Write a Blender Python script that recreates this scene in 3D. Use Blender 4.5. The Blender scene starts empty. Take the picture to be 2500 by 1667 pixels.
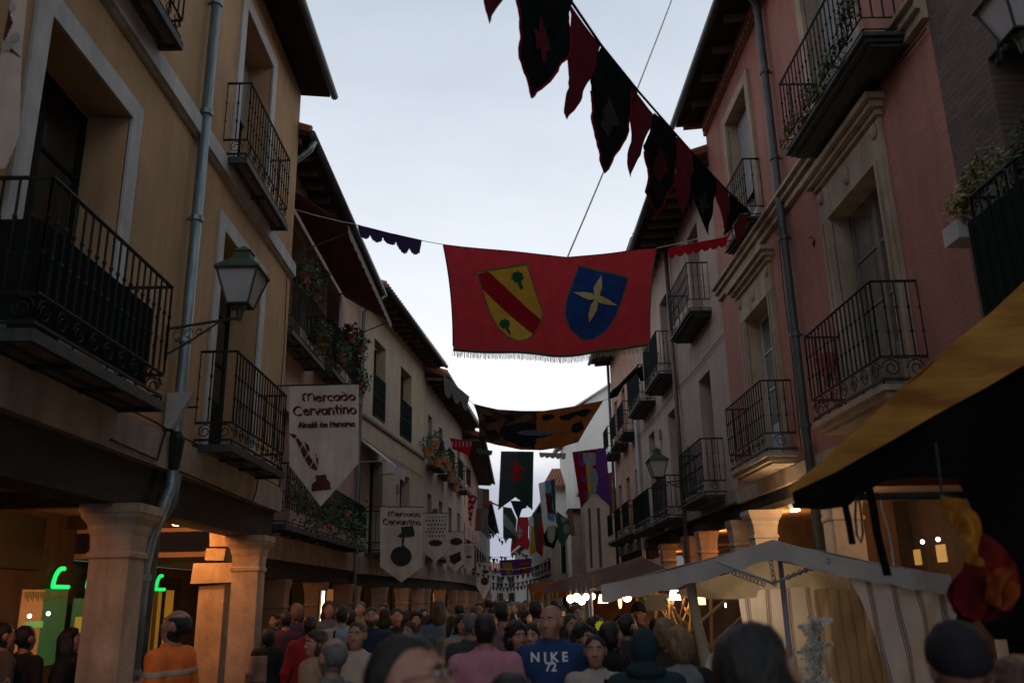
import bpy, bmesh, math, random
import numpy as np
from mathutils import Vector
from mathutils.bvhtree import BVHTree
random.seed(7); rng = np.random.default_rng(7)
SC = bpy.context.scene; COL = SC.collection
R = math.radians
# ------------------------------------------------------------------ camera
CZ = 1.85; FOC = 2108.5
AX = np.array([[0.9998103754, 0.0155637534, -0.0117039650], [-0.0068232015, -0.2829354223, -0.9591146911], [-0.0182388909, 0.9590126779, -0.2827755761]])
cd = bpy.data.cameras.new('camera'); cam = bpy.data.objects.new('camera', cd); COL.objects.link(cam)
cd.sensor_width = 36; cd.lens = FOC/2500*36; cd.clip_start = .05; cd.clip_end = 3000
from mathutils import Matrix
m4 = Matrix(AX.tolist()).to_4x4(); m4.translation = (0, 0, CZ); cam.matrix_world = m4
SC.camera = cam; cd.dof.use_dof = True; cd.dof.focus_distance = 14; cd.dof.aperture_fstop = 1.8
def ray(px, py): return AX @ np.array([px-1250, 833.5-py, -FOC])
def atX(px, py, X): r = ray(px, py); t = X/r[0]; return Vector((X, t*r[1], CZ+t*r[2]))
def atY(px, py, Y): r = ray(px, py); t = Y/r[1]; return Vector((t*r[0], Y, CZ+t*r[2]))
# ------------------------------------------------------------------ sky, sun, exposure
SUN_EL, SUN_AZ = 4, 25
w = bpy.data.worlds.new('World'); SC.world = w; w.use_nodes = True
nt = w.node_tree; nd = nt.nodes; lk = nt.links; nd.clear()
out = nd.new('ShaderNodeOutputWorld'); bg = nd.new('ShaderNodeBackground'); lk.new(bg.outputs[0], out.inputs[0])
sky = nd.new('ShaderNodeTexSky'); sky.sky_type = 'NISHITA'; sky.sun_disc = False
sky.sun_elevation = R(SUN_EL); sky.sun_rotation = R(SUN_AZ)
tc = nd.new('ShaderNodeTexCoord'); sp = nd.new('ShaderNodeSeparateXYZ'); lk.new(tc.outputs['Generated'], sp.inputs[0])
mp = nd.new('ShaderNodeMapping'); mp.inputs['Scale'].default_value = (1.2, 1.2, 4.5); lk.new(tc.outputs['Generated'], mp.inputs[0])
nz = nd.new('ShaderNodeTexNoise'); nz.inputs['Scale'].default_value = 3.4; nz.inputs['Detail'].default_value = 5; lk.new(mp.outputs[0], nz.inputs['Vector'])
ad = nd.new('ShaderNodeMath'); ad.operation = 'MULTIPLY_ADD'; lk.new(nz.outputs['Fac'], ad.inputs[0]); ad.inputs[1].default_value = .10; lk.new(sp.outputs[2], ad.inputs[2])
cr = nd.new('ShaderNodeValToRGB'); lk.new(ad.outputs[0], cr.inputs[0])
els = cr.color_ramp.elements
stops = [(0.0, (.50, .55, .66)), (.10, (.44, .49, .62)), (.165, (.52, .56, .68)), (.215, (1.05, 1.05, 1.08)), (.32, (1.08, 1.10, 1.14)), (.42, (.93, .99, 1.07)), (.54, (.78, .85, .95)), (.68, (.61, .69, .80)), (1.0, (.46, .53, .62))]
els[0].position = 0; els[0].color = (*stops[0][1], 1); els[1].position = 1; els[1].color = (*stops[-1][1], 1)
for p, c in stops[1:-1]:
    e = els.new(p); e.color = (*c, 1)
# cloud texture tints the overcast layer a little
n2 = nd.new('ShaderNodeTexNoise'); n2.inputs['Scale'].default_value = 5; n2.inputs['Detail'].default_value = 6; n2.inputs['Roughness'].default_value = .6; lk.new(mp.outputs[0], n2.inputs['Vector'])
mr = nd.new('ShaderNodeMapRange'); lk.new(n2.outputs['Fac'], mr.inputs[0]); mr.inputs[1].default_value = .3; mr.inputs[2].default_value = .7; mr.inputs[3].default_value = .965; mr.inputs[4].default_value = 1.02
ml = nd.new('ShaderNodeVectorMath'); ml.operation = 'SCALE'; lk.new(cr.outputs[0], ml.inputs[0]); lk.new(mr.outputs[0], ml.inputs['Scale'])
sk = nd.new('ShaderNodeVectorMath'); sk.operation = 'SCALE'; lk.new(sky.outputs[0], sk.inputs[0]); sk.inputs['Scale'].default_value = .05
mx = nd.new('ShaderNodeMix'); mx.data_type = 'RGBA'; mx.inputs[0].default_value = .93
lk.new(sk.outputs[0], mx.inputs[6]); lk.new(ml.outputs[0], mx.inputs[7]); lk.new(mx.outputs[2], bg.inputs[0])
bg.inputs[1].default_value = 1.0
sl = bpy.data.lights.new('sun', 'SUN'); sl.energy = .12; sl.angle = R(30); sl.color = (1, .9, .8)
so = bpy.data.objects.new('sun', sl); COL.objects.link(so); so.rotation_euler = (R(90-SUN_EL), 0, R(180-SUN_AZ)); so.location = (0, 0, 60)
SC.view_settings.view_transform = 'Standard'; SC.view_settings.look = 'None'; SC.view_settings.exposure = 0; SC.view_settings.gamma = 1
SC.render.engine = 'CYCLES'
SC.cycles.max_bounces = 6
# ------------------------------------------------------------------ materials
MC = {}
def mat(name, col, rough=.85, col2=None, scale=6, detail=5, bump=0, bscale=None, metal=0, spec=.3, stretch=None, ramp=(.35, .65), dirt=None, trans=0, emit=None, estr=0, brick=None, glass=False):
    if name in MC: return MC[name]
    m = bpy.data.materials.new(name); m.use_nodes = True; n = m.node_tree.nodes; l = m.node_tree.links
    b = n['Principled BSDF']; b.inputs['Roughness'].default_value = rough; b.inputs['Metallic'].default_value = metal
    b.inputs['Specular IOR Level'].default_value = spec; b.inputs['Base Color'].default_value = (*col, 1)
    t = n.new('ShaderNodeTexCoord'); src = t.outputs['Object']
    if stretch:
        mp_ = n.new('ShaderNodeMapping'); mp_.inputs['Scale'].default_value = stretch; l.new(src, mp_.inputs[0]); src = mp_.outputs[0]
    cs = None
    if col2 or bump:
        x = n.new('ShaderNodeTexNoise'); x.inputs['Scale'].default_value = scale; x.inputs['Detail'].default_value = detail; x.inputs['Roughness'].default_value = .6; l.new(src, x.inputs['Vector'])
    if col2:
        r = n.new('ShaderNodeValToRGB'); r.color_ramp.elements[0].position = ramp[0]; r.color_ramp.elements[1].position = ramp[1]
        r.color_ramp.elements[0].color = (*col, 1); r.color_ramp.elements[1].color = (*col2, 1); l.new(x.outputs['Fac'], r.inputs[0]); cs = r.outputs[0]
    if brick:
        s3 = n.new('ShaderNodeSeparateXYZ'); l.new(t.outputs['Object'], s3.inputs[0])
        c3 = n.new('ShaderNodeCombineXYZ'); l.new(s3.outputs[1], c3.inputs[0]); l.new(s3.outputs[2], c3.inputs[1])
        bt = n.new('ShaderNodeTexBrick'); l.new(c3.outputs[0], bt.inputs['Vector']); bt.inputs['Scale'].default_value = 1
        bt.inputs['Brick Width'].default_value = .26; bt.inputs['Row Height'].default_value = .065; bt.inputs['Mortar Size'].default_value = .006
        bt.inputs['Color2'].default_value = (*brick[0], 1); bt.inputs['Mortar'].default_value = (*brick[1], 1)
        if cs: l.new(cs, bt.inputs['Color1'])
        else: bt.inputs['Color1'].default_value = (*col, 1)
        cs = bt.outputs['Color']
    if dirt:   # streaky stains of their own shape
        mp2 = n.new('ShaderNodeMapping'); mp2.inputs['Scale'].default_value = (2.2, 2.2, .35); l.new(t.outputs['Object'], mp2.inputs[0])
        y = n.new('ShaderNodeTexNoise'); y.inputs['Scale'].default_value = 1.6; y.inputs['Detail'].default_value = 7; y.inputs['Roughness'].default_value = .65; l.new(mp2.outputs[0], y.inputs['Vector'])
        r2 = n.new('ShaderNodeMapRange'); l.new(y.outputs['Fac'], r2.inputs[0]); r2.inputs[1].default_value = .45; r2.inputs[2].default_value = .75; r2.inputs[3].default_value = 0; r2.inputs[4].default_value = .75
        mm = n.new('ShaderNodeMix'); mm.data_type = 'RGBA'; l.new(r2.outputs[0], mm.inputs[0]); mm.inputs[7].default_value = (*dirt, 1)
        if cs: l.new(cs, mm.inputs[6])
        else: mm.inputs[6].default_value = (*col, 1)
        cs = mm.outputs[2]
    if cs: l.new(cs, b.inputs['Base Color'])
    if bump:
        x2 = n.new('ShaderNodeTexNoise'); x2.inputs['Scale'].default_value = bscale or scale*4; x2.inputs['Detail'].default_value = 6; l.new(src, x2.inputs['Vector'])
        bu = n.new('ShaderNodeBump'); bu.inputs['Strength'].default_value = bump; bu.inputs['Distance'].default_value = .02; l.new(x2.outputs['Fac'], bu.inputs['Height']); l.new(bu.outputs[0], b.inputs['Normal'])
    if emit:
        b.inputs['Emission Color'].default_value = (*emit, 1); b.inputs['Emission Strength'].default_value = estr
    if trans:
        tb = n.new('ShaderNodeBsdfTranslucent'); tb.inputs[0].default_value = (*col, 1)
        if cs: l.new(cs, tb.inputs[0])
        ms = n.new('ShaderNodeMixShader'); ms.inputs[0].default_value = trans; l.new(b.outputs[0], ms.inputs[1]); l.new(tb.outputs[0], ms.inputs[2])
        l.new(ms.outputs[0], n['Material Output'].inputs[0])
    MC[name] = m; return m
M_yel = mat('ochre_render', (.345, .215, .105), .9, (.415, .265, .135), 1.3, bump=.25, bscale=40, dirt=(.24, .15, .08))
M_whi = mat('white_trim_paint', (.46, .45, .43), .8, (.36, .35, .335), 3, bump=.1, bscale=50, dirt=(.26, .24, .22))
M_plinth = mat('fascia_stone', (.30, .245, .20), .9, (.20, .165, .135), 2.2, bump=.4, dirt=(.12, .10, .085))
M_stone = mat('arcade_limestone', (.42, .33, .25), .9, (.29, .22, .16), 2.5, bump=.5, bscale=18, dirt=(.17, .12, .09))
M_surr = mat('sandstone_surround', (.40, .31, .225), .9, (.30, .23, .165), 2.5, bump=.5, bscale=22, dirt=(.13, .095, .07))
M_iron = mat('wrought_iron', (.010, .014, .013), .6, (.02, .027, .025), 30, metal=.2, bump=.2, spec=.15)
M_slab = mat('balcony_slab_iron', (.05, .055, .055), .7, (.028, .032, .03), 8, bump=.3)
M_tile = mat('balcony_tile_underside', (.20, .15, .13), .8, (.12, .09, .08), 5, bump=.2)
M_zinc = mat('zinc_downpipe', (.22, .27, .28), .45, (.13, .16, .165), 5, metal=.6, stretch=(6, 6, .6))
M_dkpipe = mat('dark_grey_pipe', (.085, .095, .10), .5, (.055, .06, .062), 5, metal=.3)
M_brpipe = mat('brown_pipe', (.13, .08, .075), .5, (.09, .055, .05), 5)
M_wood = mat('dark_door_wood', (.018, .019, .016), .8, (.010, .011, .009), 3, stretch=(8, 8, .7), bump=.2, spec=.08)
M_eave = mat('eaves_wood', (.03, .024, .020), .9, (.017, .014, .012), 4, bump=.3)
M_raf = mat('rafter_end_wood', (.17, .12, .095), .9, (.08, .058, .045), 6, bump=.3)
M_roof = mat('terracotta_tiles', (.40, .16, .095), .9, (.22, .09, .06), 3, bump=.4)
M_beam = mat('old_timber_beam', (.035, .028, .022), .9, (.018, .015, .012), 3, stretch=(3, .5, 3), bump=.5)
M_ceil = mat('arcade_ceiling_plaster', (.28, .19, .15), .95, (.22, .15, .12), 2, bump=.2)
M_red = mat('red_brick', (.42, .165, .125), .92, (.32, .12, .092), 1.1, bump=.6, bscale=30, brick=((.35, .14, .105), (.24, .15, .12)), dirt=(.20, .095, .075))
M_dkbr = mat('dark_weathered_brick', (.125, .085, .075), .95, (.085, .062, .055), 2, bump=.6, bscale=24, brick=((.15, .095, .08), (.08, .06, .055)))
M_pinkR = mat('pink_render', (.42, .28, .22), .92, (.34, .225, .175), 1.4, bump=.25, dirt=(.28, .18, .15))
M_beig = mat('beige_pink_render', (.40, .30, .25), .92, (.32, .24, .20), 1.3, bump=.3, dirt=(.22, .165, .14))
M_cream = mat('cream_render', (.43, .345, .235), .92, (.35, .28, .19), 1.3, bump=.25, dirt=(.27, .22, .16))
M_salm = mat('salmon_render', (.52, .31, .23), .92, (.43, .25, .19), 1.3, bump=.2, dirt=(.30, .19, .15))
M_fwhite = mat('far_white_render', (.46, .43, .38), .92, (.37, .34, .30), 1.2, bump=.2)
M_fbeig = mat('far_beige_render', (.34, .265, .20), .92, (.27, .21, .16), 1.2, bump=.2)
M_fgrey = mat('far_grey_render', (.30, .28, .25), .92, (.22, .205, .19), 1.2, bump=.2)
M_glass = mat('window_glass', (.13, .145, .145), .05, (.075, .085, .09), 1.6, ramp=(.45, .55), spec=1.0); M_glass.node_tree.nodes['Principled BSDF'].inputs['IOR'].default_value = 2.6
M_glassd = mat('dark_window_glass', (.01, .012, .014), .12, spec=.6)
M_shut = mat('grey_roller_shutter', (.27, .255, .26), .7, (.21, .20, .205), 4, bump=.2)
M_wfr = mat('white_window_frame', (.45, .46, .47), .6, (.34, .35, .36), 5)
M_gfr = mat('brown_window_frame', (.14, .10, .08), .6, (.09, .065, .05), 5)
M_gnd = mat('worn_paving', (.13, .12, .11), .85, (.08, .075, .07), 3, bump=.5)
M_kerb = mat('granite_kerb', (.22, .21, .20), .85, (.15, .145, .14), 8, bump=.4)
M_frost = mat('frosted_lantern_glass', (.44, .41, .42), .5, (.36, .34, .35), 3)
M_lgreen = mat('green_lantern_metal', (.035, .055, .04), .55, (.06, .08, .05), 8, metal=.2, bump=.2)
M_leaf1 = mat('leaf_dark_green', (.03, .055, .02), .6, (.05, .085, .03), 12)
M_leaf2 = mat('leaf_yellow_green', (.16, .17, .045), .6, (.26, .23, .06), 12)
M_pot = mat('terracotta_pot', (.38, .10, .06), .8, (.30, .08, .05), 10)
M_cable = mat('black_cable', (.01, .01, .01), .7)
M_rope = mat('pale_rope', (.45, .43, .40), .9)
# ------------------------------------------------------------------ object helpers
ROOT = {}
def tag(o, label=None, cat=None, group=None, kind=None):
    if label: o['label'] = label
    if cat: o['category'] = cat
    if group: o['group'] = group
    if kind: o['kind'] = kind
    return o
def empty(name, loc, label=None, cat=None, group=None, kind=None):
    o = bpy.data.objects.new(name, None); COL.objects.link(o); o.location = loc; ROOT[o] = Vector(loc)
    return tag(o, label, cat, group, kind)
class MB:
    def __init__(s): s.v = []; s.f = []; s.mi = []
    def add(s, vs, fs, mi=0):
        k = len(s.v); s.v += [tuple(map(float, q)) for q in vs]
        for f in fs: s.f.append([k+i for i in f]); s.mi.append(mi)
        return s
    def hexa(s, p, mi=0):  # 8 corners: bottom 4 then top 4
        return s.add(p, [(0, 3, 2, 1), (4, 5, 6, 7), (0, 1, 5, 4), (1, 2, 6, 5), (2, 3, 7, 6), (3, 0, 4, 7)], mi)
    def box(s, a, b, F=None, mi=0):
        F = F or (lambda x, y, z: (x, y, z))
        (x0, y0, z0), (x1, y1, z1) = a, b
        return s.hexa([F(x0, y0, z0), F(x1, y0, z0), F(x1, y1, z0), F(x0, y1, z0), F(x0, y0, z1), F(x1, y0, z1), F(x1, y1, z1), F(x0, y1, z1)], mi)
    def tube(s, pts, r, n=6, F=None, mi=0, cap=True):
        P = [Vector(F(*q)) if F else Vector(q) for q in pts]
        rr = r if hasattr(r, '__len__') else [r]*len(P)
        k = len(s.v)
        d0 = (P[1]-P[0]).normalized(); up = Vector((0, 0, 1)) if abs(d0.z) < .9 else Vector((1, 0, 0))
        a = d0.cross(up).normalized()
        for i, p in enumerate(P):
            d = (P[min(i+1, len(P)-1)]-P[max(i-1, 0)])
            d = d.normalized() if d.length > 1e-9 else d0
            a = (a-d*a.dot(d)); a = a.normalized() if a.length > 1e-6 else d.orthogonal().normalized()
            b = d.cross(a)
            for j in range(n):
                t = 2*math.pi*j/n; s.v.append(tuple(p+(a*math.cos(t)+b*math.sin(t))*rr[i]))
        for i in range(len(P)-1):
            for j in range(n):
                s.f.append([k+i*n+j, k+i*n+(j+1) % n, k+(i+1)*n+(j+1) % n, k+(i+1)*n+j]); s.mi.append(mi)
        if cap:
            s.f.append([k+j for j in range(n)][::-1]); s.mi.append(mi)
            s.f.append([k+(len(P)-1)*n+j for j in range(n)]); s.mi.append(mi)
        return s
    def ball(s, c, r, n=8, m=5, mi=0):
        c = Vector(c); r = r if hasattr(r, '__len__') else (r, r, r); k = len(s.v)
        for i in range(m+1):
            ph = math.pi*i/m
            for j in range(n):
                t = 2*math.pi*j/n; s.v.append((c.x+r[0]*math.sin(ph)*math.cos(t), c.y+r[1]*math.sin(ph)*math.sin(t), c.z+r[2]*math.cos(ph)))
        for i in range(m):
            for j in range(n):
                s.f.append([k+i*n+j, k+(i+1)*n+j, k+(i+1)*n+(j+1) % n, k+i*n+(j+1) % n]); s.mi.append(mi)
        return s
    def lathe(s, prof, c, n=16, mi=0, sq=False):
        c = Vector(c); k = len(s.v)
        for (r, z) in prof:
            for j in range(n):
                t = 2*math.pi*(j+.5)/n; q = (1/max(abs(math.cos(t)), abs(math.sin(t))) if sq else 1)
                s.v.append((c.x+r*q*math.cos(t), c.y+r*q*math.sin(t), c.z+z))
        for i in range(len(prof)-1):
            for j in range(n):
                s.f.append([k+i*n+j, k+i*n+(j+1) % n, k+(i+1)*n+(j+1) % n, k+(i+1)*n+j]); s.mi.append(mi)
        s.f.append([k+j for j in range(n)][::-1]); s.mi.append(mi); s.f.append([k+(len(prof)-1)*n+j for j in range(n)]); s.mi.append(mi)
        return s
    def build(s, name, mats, parent=None, smooth=False, label=None, recalc=True, **kw):
        if not s.v: return None
        base = ROOT[parent] if parent else Vector((0, 0, 0))
        me = bpy.data.meshes.new(name); me.from_pydata([(x-base.x, y-base.y, z-base.z) for x, y, z in s.v], [], s.f)
        for m in (mats if isinstance(mats, (list, tuple)) else [mats]): me.materials.append(m)
        if any(s.mi): me.polygons.foreach_set('material_index', s.mi)
        if recalc:
            bm = bmesh.new(); bm.from_mesh(me); bmesh.ops.recalc_face_normals(bm, faces=bm.faces); bm.to_mesh(me); bm.free()
        if smooth: me.polygons.foreach_set('use_smooth', [True]*len(me.polygons))
        me.update(); o = bpy.data.objects.new(name, me); COL.objects.link(o)
        if parent: o.parent = parent
        ROOT[o] = base; tag(o, label, **kw); return o
def copy_tree(o, parent=None, loc=None, rotz=None, label=None):
    c = o.copy(); COL.objects.link(c)
    if parent: c.parent = parent
    if loc is not None: c.location = loc
    if rotz is not None: c.rotation_euler = (0, 0, rotz)
    if label: c['label'] = label
    for ch in [k for k in COL.objects if k.parent == o]: copy_tree(ch, c)
    return c
def leaves(mb, c, r, n, size=.05, mi=0, mj=None):
    for i in range(n):
        while True:
            q = Vector((random.uniform(-1, 1), random.uniform(-1, 1), random.uniform(-1, 1)))
            if q.length < 1: break
        p = Vector((c[0]+q.x*r[0], c[1]+q.y*r[1], c[2]+q.z*r[2])); a = Vector((random.gauss(0, 1), random.gauss(0, 1), random.gauss(0, 1))).normalized()
        b = a.orthogonal().normalized(); s = size*random.uniform(.5, 1.2)
        mb.add([p-a*s, p+b*s*.45, p+a*s, p-b*s*.45], [(0, 1, 2, 3)], mj if (mj is not None and random.random() < .4) else mi)
# ------------------------------------------------------------------ facade frame
class FR:
    def __init__(s, p0, p1, side):
        s.p0 = Vector((*p0, 0)); s.p1 = Vector((*p1, 0)); s.u = (s.p1-s.p0).normalized(); s.L = (s.p1-s.p0).length
        s.n = Vector((s.u.y, -s.u.x, 0))*(1 if side == 'L' else -1)
    def __call__(s, a, o, z): q = s.p0+s.u*a+s.n*o; return (q.x, q.y, z)
    def at(s, px, py, o=0):   # ray with the facade plane pushed out by o -> (along, z)
        r = Vector(ray(px, py)); c = Vector((0, 0, CZ)); q = s.p0+s.n*o
        t = (q-c).dot(s.n)/r.dot(s.n); h = c+r*t; return ((h-s.p0).dot(s.u), h.z)
def wall(F, s0, s1, z0, z1, holes, depth, material, parent, name='wall', back=7, reveal=None):
    mb = MB(); S = sorted({s0, s1, *[h[0] for h in holes], *[h[1] for h in holes]}); Z = sorted({z0, z1, *[h[2] for h in holes], *[h[3] for h in holes]})
    S = [x for x in S if s0 <= x <= s1]; Z = [x for x in Z if z0 <= x <= z1]
    for i in range(len(S)-1):
        for j in range(len(Z)-1):
            cs, cz = (S[i]+S[i+1])/2, (Z[j]+Z[j+1])/2
            if any(h[0] < cs < h[1] and h[2] < cz < h[3] for h in holes): continue
            mb.add([F(S[i], 0, Z[j]), F(S[i+1], 0, Z[j]), F(S[i+1], 0, Z[j+1]), F(S[i], 0, Z[j+1])], [(0, 1, 2, 3)])
    for a, b, c, d in holes:
        for q in ([(a, c), (b, c)], [(b, c), (b, d)], [(b, d), (a, d)], [(a, d), (a, c)]):
            (x0, y0), (x1, y1) = q
            mb.add([F(x0, 0, y0), F(x1, 0, y1), F(x1, -depth, y1), F(x0, -depth, y0)], [(0, 1, 2, 3)], 1 if reveal else 0)
    B = -back
    mb.add([F(s0, 0, z0), F(s0, B, z0), F(s0, B, z1), F(s0, 0, z1)], [(0, 1, 2, 3)]); mb.add([F(s1, 0, z0), F(s1, B, z0), F(s1, B, z1), F(s1, 0, z1)], [(0, 1, 2, 3)])
    mb.add([F(s0, B, z0), F(s1, B, z0), F(s1, B, z1), F(s0, B, z1)], [(0, 1, 2, 3)])
    return mb.build(name, [material, reveal] if reveal else material, parent, recalc=False)
def bars(mb, F, a, b, z0, z1, step=.13, r=.0105, knobs=True):   # from point (s,o) a to b
    L = math.hypot(b[0]-a[0], b[1]-a[1]); n = max(2, int(round(L/step)))
    for i in range(n+1):
        t = i/n; x, o = a[0]+(b[0]-a[0])*t, a[1]+(b[1]-a[1])*t
        h = z1-z0
        if knobs:
            zs = [z0, z0+h*.30, z0+h*.33, z0+h*.36, z0+h*.62, z0+h*.65, z0+h*.68, z1]; rs = [r, r, r*2, r, r, r*2, r, r]
            mb.tube([(x, o, z) for z in zs], rs, 5, F)
        else: mb.tube([(x, o, z0), (x, o, z1)], r, 4, F)
def scroll(mb, F, P, c, rad, r=.007, n=14, turns=1.6, flip=1):  # spiral in plane given by mapper P(t,z)->(s,o,z)
    pts = []
    for i in range(n+1):
        t = i/n*turns*2*math.pi; q = rad*(1-.75*i/n); pts.append(P(c[0]+flip*q*math.cos(t), c[1]+q*math.sin(t)))
    mb.tube(pts, r, 4, F, cap=False)
def balcony(F, s0, s1, z, h, proj, parent, band=.22, slab='iron', label=None, step=.13, thick=.09, scrolls=True, knobs=True, rail_r=.018):
    mb = MB()
    if slab == 'iron':
        mb.box((s0, 0, z), (s0+.05, proj, z+thick), F); mb.box((s1-.05, 0, z), (s1, proj, z+thick), F); mb.box((s0+.052, proj-.05, z), (s1-.052, proj, z+thick), F)
        k = max(2, int((s1-s0)/.75))
        for i in range(1, k): x = s0+(s1-s0)*i/k; mb.box((x-.018, .002, z+.005), (x+.018, proj-.052, z+thick-.01), F)
        mb.box((s0+.052, proj*.45-.015, z+.01), (s1-.052, proj*.45+.015, z+.04), F)
        o = mb.build('balcony', M_slab, parent, label=label)
        t = MB(); t.box((s0+.052, .002, z+.045), (s1-.052, proj-.052, z+thick-.012), F); t.build('tiled_floor', M_tile, o)
    else:
        mb.box((s0, 0, z+thick*.5), (s1, proj, z+thick), F); mb.box((s0+.05, 0, z), (s1-.05, proj-.05, z+thick*.5-.002), F)
        mb.box((s0+.09, 0, z-.04), (s1-.09, proj-.12, z-.002), F)
        o = mb.build('balcony', slab, parent, label=label)
    r = MB(); b0 = z+thick+.05; zt = z+h; e = .03
    c = [(s0+e, .0), (s0+e, proj-e), (s1-e, proj-e), (s1-e, .0)]
    for zz, rr in ((zt, rail_r), (b0+band, .011), (b0, .011)):
        r.tube([(x, o_, zz) for x, o_ in c], rr, 6, F)
    for i in range(3): bars(r, F, c[i], c[i+1], b0+band, zt, step, knobs=knobs)
    for i in range(3): bars(r, F, c[i], c[i+1], b0-.05, b0, step*4, knobs=False)
    r.build('railing', M_iron, o)
    if scrolls:
        q = MB(); rad = band*.42; n = max(2, int((s1-s0-.1)/(band*1.05)))
        for i in range(n):
            t = s0+e+(s1-s0-2*e)*(i+.5)/n
            scroll(q, F, lambda a, b: (a, proj-e, b), (t, b0+band/2), rad, flip=1 if i % 2 else -1)
        n = max(1, int(proj/(band*1.05)))
        for xx in (s0+e, s1-e):
            for i in range(n): scroll(q, F, lambda a, b: (xx, a, b), (proj*(i+.5)/n, b0+band/2), rad)
        for zz in (b0+band/2-rad, b0+band/2+rad): q.tube([(s0+e, 0, zz), (s0+e, proj-e, zz), (s1-e, proj-e, zz), (s1-e, 0, zz)], .006, 4, F)
        q.build('scrollwork', M_iron, o)
    return o
def french(F, a, b, z0, z1, parent, depth=.3, frame=None, glass=None, rows=3, name='window', lowsolid=0, shutter=0):
    frame = frame or M_gfr; glass = glass or M_glassd; D = -depth; fw = .055
    mb = MB(); mb.box((a+.002, D-.06, z0+.002), (a+fw, D, z1-.002), F); mb.box((b-fw, D-.06, z0+.002), (b-.002, D, z1-.002), F)
    mb.box((a+fw+.001, D-.058, z1-fw), (b-fw-.001, D-.002, z1-.002), F); mb.box((a+fw+.001, D-.058, z0+.002), (b-fw-.001, D-.002, z0+fw), F)
    m = (a+b)/2; mb.box((m-.05, D-.055, z0+fw+.001), (m+.05, D+.012, z1-fw-.001), F)
    for i in range(1, rows):
        zz = z0+(z1-z0)*i/rows
        mb.box((a+fw+.001, D-.05, zz-.02), (m-.052, D-.006, zz+.02), F); mb.box((m+.052, D-.05, zz-.02), (b-fw-.001, D-.006, zz+.02), F)
    o = mb.build(name, frame, parent)
    g = MB()
    g.box((a+fw, D-.035, z0+fw), (b-fw, D-.025, z1-fw), F)
    g.build('pane', glass, o)
    if lowsolid: q = MB(); q.box((a+fw+.01, D-.02, z0+fw), (m-.055, D+.002, z0+lowsolid), F); q.box((m+.055, D-.02, z0+fw), (b-fw-.01, D+.002, z0+lowsolid), F); q.build('panel', frame, o)
    if shutter:
        q = MB(); zb = z1-(z1-z0)*shutter; n = int((z1-zb)/.05)
        for i in range(n): q.box((a+.02, D+.03, zb+i*.05), (b-.02, D+.045+.006, zb+i*.05+.043), F)
        q.build('roller_shutter', M_shut, o)
    return o
def surround(F, a, b, z0, z1, wd, proud, m, parent, name='trim', top=True, inset=.002):
    mb = MB(); mb.box((a-wd, -.01, z0), (a-inset*0-.0, proud, z1), F); mb.box((b, -.01, z0), (b+wd, proud, z1), F); mb.box((a-wd, -.01, z1+.001), (b+wd, proud+.001, z1+wd), F)
    return mb.build(name, m, parent)
def stone_surround(F, a, b, z0, z1, parent):
    mb = MB()
    for x0, x1 in ((a-.26, a), (b, b+.26)):
        mb.box((x0, -.01, z0), (x1, .05, z1), F); k = x0 if x0 < a-.1 else x1
        mb.box((min(x0, x1)+.03, .051, z0), (min(x0, x1)+.08, .075, z1), F); mb.box((max(x0, x1)-.08, .051, z0), (max(x0, x1)-.03, .075, z1), F)
    mb.box((a-.26, -.01, z1+.001), (b+.26, .052, z1+.5), F)
    mb.box((a-.30, -.01, z1+.502), (b+.30, .10, z1+.58), F); mb.box((a-.36, -.01, z1+.582), (b+.36, .17, z1+.66), F); mb.box((a-.42, -.01, z1+.662), (b+.42, .23, z1+.74), F)
    mb.ball(F((a+b)/2, .055, z1+.25), (.06, .09, .13), 10, 6)
    for x in (a-.13, b+.13): mb.ball(F(x, .06, z1+.36), (.05, .08, .1), 8, 5)
    return mb.build('stone_surround', M_surr, parent)
def pipe(pts, r, m, parent, F=None, collars=(), name='downpipe'):
    mb = MB(); mb.tube(pts, r, 10, F)
    o = mb.build(name, m, parent, smooth=True)
    for (s, q, z) in collars: c = MB(); c.tube([(s, q, z-.03), (s, q, z+.03)], r*1.25, 10, F); c.box((s-.02, 0, z-.01), (s+.02, q, z+.01), F); c.build('pipe_collar', m, o)
    return o
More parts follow.
